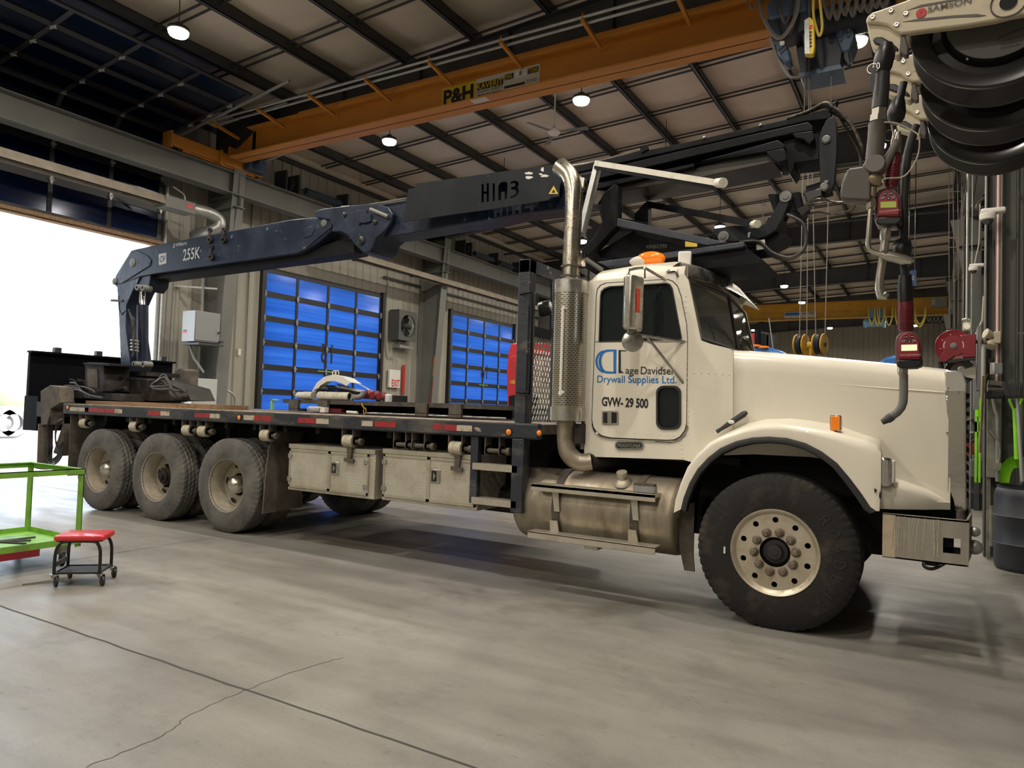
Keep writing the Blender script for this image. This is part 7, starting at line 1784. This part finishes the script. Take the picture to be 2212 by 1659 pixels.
# security cameras
def camera_dome(px, py, y, s_, lab):
    c = G(px, py, y); r = thing('security_camera', lab, 'camera', c)
    MB().box((c.x-.07*s_,y-.06*s_,c.z+.05*s_),(c.x+.17*s_,y+.06*s_,c.z+.11*s_)).build('arm', M['whiteplain'], r, bevel=.02*s_)
    MB().lathe(c,(0,0,1),[(.0,-.075*s_),(.035*s_,-.068*s_),(.055*s_,-.03*s_),(.06*s_,0)],18).build('dome', M['glassd'], r)
    MB().lathe(c,(0,0,1),[(.058*s_,-.02*s_),(.08*s_,-.01*s_),(.085*s_,.04*s_),(.07*s_,.06*s_),(0,.06*s_)],20).build('housing', M['whiteplain'], r)
camera_dome(2134,472,9.7,1.0,'larger white dome camera on the grey column')
camera_dome(2103,583,9.9,.62,'smaller white dome camera below left of the larger one')
# emergency lamps
def em(px, py, y, s_, lab, seed):
    c = G(px, py, y); r = thing('emergency_light', lab, 'light', c)
    MB().cbox(c+V(.05*s_,0,.02),(.07*s_,.05*s_,.14*s_)).build('body', M['strap2'], r, bevel=.01)
    for k, d in enumerate((V(-.9,-.4,.35), V(-.3,-.5,-.9))):
        d.normalize(); o = c+V(-.04 if k == 0 else -.01,0,.06 if k == 0 else -.06)*s_
        MB().lathe(o, d, [(0,-.07*s_),(.03*s_,-.06*s_),(.045*s_,-.03*s_),(.06*s_,.03*s_),(.05*s_,.035*s_),(0,.03*s_)], 16).build('lamp_head', M['strap2'], r)
em(2143,733,9.8,1.0,'cream twin head emergency light on the grey column',1)
c = G(2089,706,13.0); r = thing('box_light', 'small cream boxed lamp above the crimson hose reel', 'light', c); MB().tube([c+V(0,.02,.05),V(c.x,13.02,8.3)],.012,6).build('stem', M['wallgrey'], r); MB().cbox(c,(.12,.1,.13)).build('body', M['strap2'], r, bevel=.02); MB().lathe(c+V(0,-.055,0),(0,1,0),[(0,0),(.04,.0),(.045,.006)],14).build('lens', M['lampglow2'], r)
simple(MB().lathe(G(2087,693,16.0),(.15,.35,1),[(0,0),(.075,0),(.075,.02),(.03,.05),(0,.05)],18).tube([G(2087,693,16.0)+V(0,.06,0),V(G(2087,693,16.0).x,16.06,8.4)],.01,6), 'round_floodlight', 'whiteplain', 'round pale lamp face above the small boxed lamp', 'lamp')
# junction boxes
simple(MB().cbox(G(2145,796,9.75),(.05,.06,.13)), 'junction_box', 'whiteplain', 'white junction box on the grey column left of the grey switch box', 'junction box')
simple(MB().cbox(G(2156,796,9.75),(.075,.08,.12)), 'switch_box', 'boxgrey', 'grey metal switch box right of the white junction box', 'switch box')
# crimson hose reel on the column
hr = thing('hose_reel', 'crimson enclosed hose reel mounted above the bonnet at right', 'hose reel', G(2065,750,9.2))
c = G(2060,747,9.2); MB().lathe(c,(0,1,0),[(0,.0),(.03,.0),(.16,.01),(.175,.0),(.18,.01),(.18,.14),(0,.14)],48).build('drum_case', M['crimson'], hr, angle=40)
MB().lathe(c,(0,1,0),[(.0,-.008),(.112,-.008),(.118,.005)],40).build('drum_cover', M['crimson'], hr)
MB().lathe(c,(0,1,0),[(.0,-.02),(.026,-.02),(.034,-.015),(.036,-.0)],20).build('hub', M['steelg'], hr)
wq([(2076,723),(2108,722),(2108,771),(2080,772)],9.19,9.36,'crimson','motor_case',hr,.006)
wq([(2033,765),(2040,757),(2060,770),(2044,781),(2028,782)],9.19,9.34,'crimson','hose_outlet',hr,.004)
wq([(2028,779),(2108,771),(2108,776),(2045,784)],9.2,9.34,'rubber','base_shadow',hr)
mb = MB()
for k in range(8):
    a_ = 2*PI*(k+.3)/8; mb.sphere(c+V(.127*math.cos(a_),-.004,.127*math.sin(a_)),.006,6)
mb.build('bolt', M['whiteplain'], hr)
mb = MB()
for a0_, a1_ in ((150,195),(-15,30)): mb.tube(arc(c+V(0,-.010,0),.092,a0_,a1_,10,(1,0,0),(0,0,1)),.005,5)
mb.build('lettering_strip', M['inkwhite'], hr)
MB().tube([G(2031,782,9.25),G(2033,790,9.25),G(2036,800,9.25)],.025,8).build('hose_end', M['rubber'], hr)
MB().cyl(G(2106,738,9.28),G(2133,740,9.28),.022,10).build('axle_bar', M['rustbar'], hr)
hr2 = thing('hose_reel', 'black hose reel with pale bracket below the crimson reel', 'hose reel', G(2073,800,9.4))
c = G(2073,802,9.4); MB().lathe(c,(0,1,0),[(0,.02),(.08,.02),(.12,.0),(.145,.0),(.15,.02),(.15,.15),(0,.15)],40).build('drum', M['reel'], hr2, angle=40)
MB().lathe(c,(0,1,0),[(0,.015),(.09,.015),(.095,.02)],30).build('side_disc', M['steelg'], hr2)
wq([(2070,802),(2095,794),(2108,788),(2108,819),(2088,815),(2072,806)],9.3,9.32,'sign2','bracket',hr2,.004)
MB().cyl(G(2074,797,9.4),G(2078,797,9.35),.03,8).build('hub', M['whiteplain'], hr2)
MB().box((G(2110,800,9.4).x,9.2,1.9),(G(2117,800,9.4).x,9.6,2.6)).build('mount_plate', M['steelg'], hr2)
# grey plate with conduit
bd = thing('column_guard_plate', 'worn grey steel plate with a bent conduit beside the dark drum', 'steel plate', G(2145,1030,9.75))
a = G(2133,828,9.75); b = G(2163,1033,9.75)
MB().box((a.x,9.75,b.z),(b.x,9.85,a.z)).build('plate', M['guardm'], bd, bevel=.004); MB().box((a.x,9.8,.02),(a.x+.04,9.84,b.z)).build('leg', M['guardm'], bd)
MB().tube(smooth_path([G(2145,858,9.7),G(2150,885,9.7),G(2155,905,9.7),G(2155,1000,9.7),G(2155,1040,9.7)],4),.022,10).tube(smooth_path([G(2139,928,9.68),G(2150,945,9.68),G(2158,958,9.68),G(2160,980,9.68),G(2157,1000,9.68)],4),.012,8).build('conduit', M['galv'], bd)
MB().cbox(G(2155,1008,9.68),(.07,.04,.09)).build('conduit_clamp', M['guardm'], bd)
MB().cyl(G(2142,1180,9.8),G(2142,1092,9.8),.025,10).build('floor_post', M['guardm'], bd)
# brooms, shovel, drum
yb = 9.15
dm = thing('plastic_drum', 'large dark plastic drum at the right edge holding a lime shovel', 'drum', (.86,9.36,0)); 
R_ = .30
prof = [(0,0),(R_-.03,0),(R_-.01,.02),(R_,.06),(R_,.27),(R_+.008,.28),(R_,.29),(R_,.56),(R_+.008,.57),(R_,.58),(R_,.78),(R_-.01,.83),(R_-.03,.86),(R_-.02,.88),(R_-.04,.88),(R_-.04,.80),(R_-.03,.1)]
MB().lathe((.86,9.36,0),(0,0,1),prof,48).build('drum_body', M['drum'], dm, angle=40)
sv = thing('shovel', 'lime green plastic shovel standing in the dark drum', 'shovel', G(2185,1040,yb+.2))
MB().grid([[G(a,b,yb+.18+d) for a,b,d in row_] for row_ in ([(2158,1043,0),(2160,1015,.0),(2166,1000,.0),(2178,988,.0),(2195,984,.0),(2212,987,.0),(2226,998,.0),(2232,1043,.0)],[(2164,1043,.06),(2166,1015,.06),(2172,1003,.06),(2182,994,.06),(2195,991,.06),(2210,994,.06),(2220,1003,.06),(2226,1043,.06)],[(2180,1043,.08),(2182,1030,.08),(2185,1020,.08),(2190,1012,.08),(2196,1010,.08),(2204,1012,.08),(2210,1020,.08),(2212,1043,.08)])]).build('blade', M['lime'], sv, angle=60)
MB().tube([G(2196,992,yb+.15),G(2194,930,yb+.15),G(2192,885,yb+.15)],.022,12).tube(smooth_path([G(2192,888,yb+.15),G(2185,875,yb+.15),G(2181,862,yb+.15),G(2186,858,yb+.15)],4),.013,8).tube(smooth_path([G(2192,888,yb+.15),G(2201,877,yb+.15),G(2208,862,yb+.15),G(2203,858,yb+.15)],4),.013,8).tube([G(2183,860,yb+.15),G(2206,860,yb+.15)],.012,8).build('handle', M['lime'], sv)
bm_ = thing('push_broom', 'upturned broom with dark bristles and white pole standing in the dark drum', 'broom', G(2203,1040,yb))
MB().tube([G(2197,858,yb+.05),G(2208,1040,yb+.15)],.016,10).build('pole', M['handle'], bm_)
MB().beam(G(2172,858,yb),G(2226,856,yb),.06,.035).build('head', M['black2'], bm_)
mb = MB(); random.seed(2)
for i in range(150):
    t = random.random(); s_ = random.uniform(-.03,.03); a = G(2173+t*52,856,yb)+V(0,s_,0); b = G(2162+t*70,827+random.uniform(-2,4),yb)+V(0,s_*1.6,0)
    mb.beam(a,b,.004,.004)
mb.build('bristles', M['brush2'], bm_)
bk2 = thing('bench_brush', 'black flat brush head lying left of the upturned broom', 'brush', G(2150,852,9.5))
wq([(2128,848),(2140,843),(2165,845),(2172,852),(2168,859),(2140,860),(2131,857)],9.45,9.6,'brush','bristle_block',bk2,.01)
MB().beam(G(2130,860,9.55),G(2175,858,9.55),.05,.02).build('handle', M['black2'], bk2)
simple(MB().beam(G(2134,826,9.7),G(2166,830,9.7),.12,.05).box((G(2134,826,9.7).x,9.62,G(2134,843,9.7).z),(G(2170,826,9.7).x,9.74,G(2134,838,9.7).z)), 'wall_ledge', 'guardm', 'grey metal ledge above the black brush head', 'ledge')
simple(MB().tube([G(2124,812,9.9),G(2121,900,9.9),G(2117,978,9.9)],.012,8), 'wooden_stick', 'rustbar', 'brown wooden stick leaning left of the grey steel plate', 'stick')
# column flange web dark (near column lower darker panel)
# things seen between bonnet and column
pw = thing('parts_washer', 'dark red parts washer standing beyond the truck nose', 'parts washer', G(2100,1080,16.6))
a = G(2083,960,16.5); b = G(2112,1083,16.5); MB().box((a.x-.2,16.5,.0),(b.x-.02,17.1,.62)).build('tank', M['crimson'], pw, bevel=.02); MB().box((a.x-.2,16.5,.95),(b.x-.04,17.1,1.36)).build('lid', M['crimson'], pw, bevel=.02)
MB().box((a.x-.2,17.0,.6),(b.x-.05,17.08,1.0)).build('back', M['inkwhite'], pw); MB().box((a.x-.22,16.48,1.36),(b.x-.02,17.12,1.39)).build('rim', M['strap'], pw); MB().box((a.x-.1,16.55,.6),(b.x-.05,16.9,.72)).build('rag', M['sign'], pw, bevel=.03)
d2 = thing('plastic_drum', 'smaller looking dark drum farther back right of the dark red parts washer', 'drum', G(2126,1090,15.6)); c = G(2126,1088,15.6); MB().lathe((c.x,15.6,0),(0,0,1),[(0,0),(.27,0),(.29,.05),(.29,.29),(.298,.3),(.29,.31),(.29,.58),(.298,.59),(.29,.6),(.28,.86),(.25,.9),(0,.9)],32).build('drum_body', M['drum'], d2, angle=40)
simple(MB().box((G(2110,950,15.9).x,15.9,.9),(G(2132,950,15.9).x,16.2,1.45)), 'grey_cabinet', 'boxgrey', 'light grey cabinet above the farther dark drum', 'cabinet', bevel=.01)
simple(MB().tube(arc(G(2097,925,15.5),.16,0,360,20,(.5,0,0),(0,0,1)),.03,8,False).tube(arc(G(2098,930,15.4),.2,0,360,20,(.45,0,0),(0,0,1)),.03,8,False).tube([G(2097,925,15.5)+V(0,0,-.1),V(G(2097,925,15.5).x,15.5,0)],.02,6), 'hose_coil', 'rubber', 'black coiled hose hanging beyond the truck nose', 'hose')
gc = thing('green_stand', 'tall lime green narrow stand beyond the truck nose', 'stand', G(2108,1000,15.2)); 
for px in (2106,2114): MB().box((G(px,900,15.2).x,15.2,.5),(G(px,900,15.2).x+.035,15.24,2.0)).build('post', M['lime'], gc)
MB().box((G(2106,900,15.2).x,15.2,1.98),(G(2116,900,15.2).x,15.24,2.02)).box((G(2106,900,15.2).x,15.2,1.4),(G(2116,900,15.2).x,15.24,1.58)).build('shelf', M['lime'], gc)
MB().tube([G(2108,874,15.2),G(2112,882,15.2),G(2112,900,15.2)],.025,8).build('handle', M['lime'], gc); MB().box((G(2106,900,15.2).x,15.18,0),(G(2116,900,15.2).x,15.26,.5)).build('foot', M['steel'], gc)
simple(MB().sphere(G(2129,896,10.4),.07,12,(.6,.6,1.4)), 'green_bottle', 'lime', 'lime green scoop peeking out left of the grey plate', 'scoop')
simple(MB().tube([G(2125,845,10.0),G(2128,815,10.0),G(2133,808,10.0)],.018,8), 'green_strap', 'green', 'short green strap hanging above the wooden stick', 'strap')
simple(MB().box((G(2104,800,12.5).x,12.5,1.75),(G(2116,800,12.5).x,12.7,2.3)), 'wall_cabinet', 'steelg', 'grey wall cabinet behind the pale reel bracket', 'cabinet')
# wire risers in the middle distance
for i, px in enumerate((2049,2057,2066,2074)):
    a = G(px,360,17.0); b = G(px+4 if i else px+2,700,17.0)
    simple(MB().tube([a+V(0,0,.8),a.lerp(b,.5)+V(.01*i,0,0),b], .008, 6), 'riser_wire', 'wire2', 'thin vertical tubing of the four strand riser seen under the reels', 'tubing', 'four strand tubing riser')
simple(MB().beam(G(2049,414,17),G(2074,414,17),.015,.015).beam(G(2049,514,17),G(2072,514,17),.02,.02).beam(G(2050,535,17),G(2072,533,17),.015,.015), 'riser_clamp', 'wire2', 'small cross clamps tying the four strand tubing riser', 'clamp')
# cable loops hanging from above at right
cl2 = thing('hanging_cables', 'pale tied cables drooping down the ribbed grey wall', 'cable', G(2190,400,10.2))
MB().tube(smooth_path([G(a,b,10.3) for a,b in ((2182,360),(2186,400),(2189,425),(2187,450),(2180,468),(2160,478))],5),.010,6).build('cable', M['strap2'], cl2)
MB().tube(smooth_path([G(a,b,10.3) for a,b in ((2193,360),(2196,395),(2203,420),(2215,445))],5),.010,6).build('cable', M['strap2'], cl2)
MB().tube(smooth_path([G(a,b,10.3) for a,b in ((2188,424),(2183,424),(2178,430),(2177,434))],4),.008,6).build('cable', M['strap2'], cl2)
simple(MB().tube([G(2133,436,11.0)+V(0,0,.09),V(G(2133,436,11.0).x,11.0,8.4)],.008,6),'hanging_wire','cable','thin wire the tangled coil hangs from','wire')
cc = thing('coiled_wire', 'tangled coil of grey wire hanging beside the column top', 'cable', G(2130,440,11.0))
for k in range(6): MB().tube(arc(G(2130+k,436+k*.8,11.0+.02*k),.1+.008*k,0,360,18,(1,0,.3),(-.1,0,.55)),.005,5,False).build('wire', M['cable'], cc)
simple(MB().tube(smooth_path([G(a,b,10.6) for a,b in ((2117,440),(2115,520),(2109,552),(2105,572))],5),.008,6), 'camera_cable', 'strap2', 'pale cable running down to the smaller dome camera', 'cable')
simple(MB().tube([G(2125,640,11),G(2122,690,11),G(2108,722,11)],.012,6), 'slanting_hose', 'strap2', 'pale slanting hose above the crimson reel', 'hose')
simple(MB().box((G(2098,600,14).x,14,0),(G(2100,600,14).x,14.03,6)), 'thin_post', 'galv', 'thin pale vertical post left of the column', 'post')
# ================================================================ the yard outside
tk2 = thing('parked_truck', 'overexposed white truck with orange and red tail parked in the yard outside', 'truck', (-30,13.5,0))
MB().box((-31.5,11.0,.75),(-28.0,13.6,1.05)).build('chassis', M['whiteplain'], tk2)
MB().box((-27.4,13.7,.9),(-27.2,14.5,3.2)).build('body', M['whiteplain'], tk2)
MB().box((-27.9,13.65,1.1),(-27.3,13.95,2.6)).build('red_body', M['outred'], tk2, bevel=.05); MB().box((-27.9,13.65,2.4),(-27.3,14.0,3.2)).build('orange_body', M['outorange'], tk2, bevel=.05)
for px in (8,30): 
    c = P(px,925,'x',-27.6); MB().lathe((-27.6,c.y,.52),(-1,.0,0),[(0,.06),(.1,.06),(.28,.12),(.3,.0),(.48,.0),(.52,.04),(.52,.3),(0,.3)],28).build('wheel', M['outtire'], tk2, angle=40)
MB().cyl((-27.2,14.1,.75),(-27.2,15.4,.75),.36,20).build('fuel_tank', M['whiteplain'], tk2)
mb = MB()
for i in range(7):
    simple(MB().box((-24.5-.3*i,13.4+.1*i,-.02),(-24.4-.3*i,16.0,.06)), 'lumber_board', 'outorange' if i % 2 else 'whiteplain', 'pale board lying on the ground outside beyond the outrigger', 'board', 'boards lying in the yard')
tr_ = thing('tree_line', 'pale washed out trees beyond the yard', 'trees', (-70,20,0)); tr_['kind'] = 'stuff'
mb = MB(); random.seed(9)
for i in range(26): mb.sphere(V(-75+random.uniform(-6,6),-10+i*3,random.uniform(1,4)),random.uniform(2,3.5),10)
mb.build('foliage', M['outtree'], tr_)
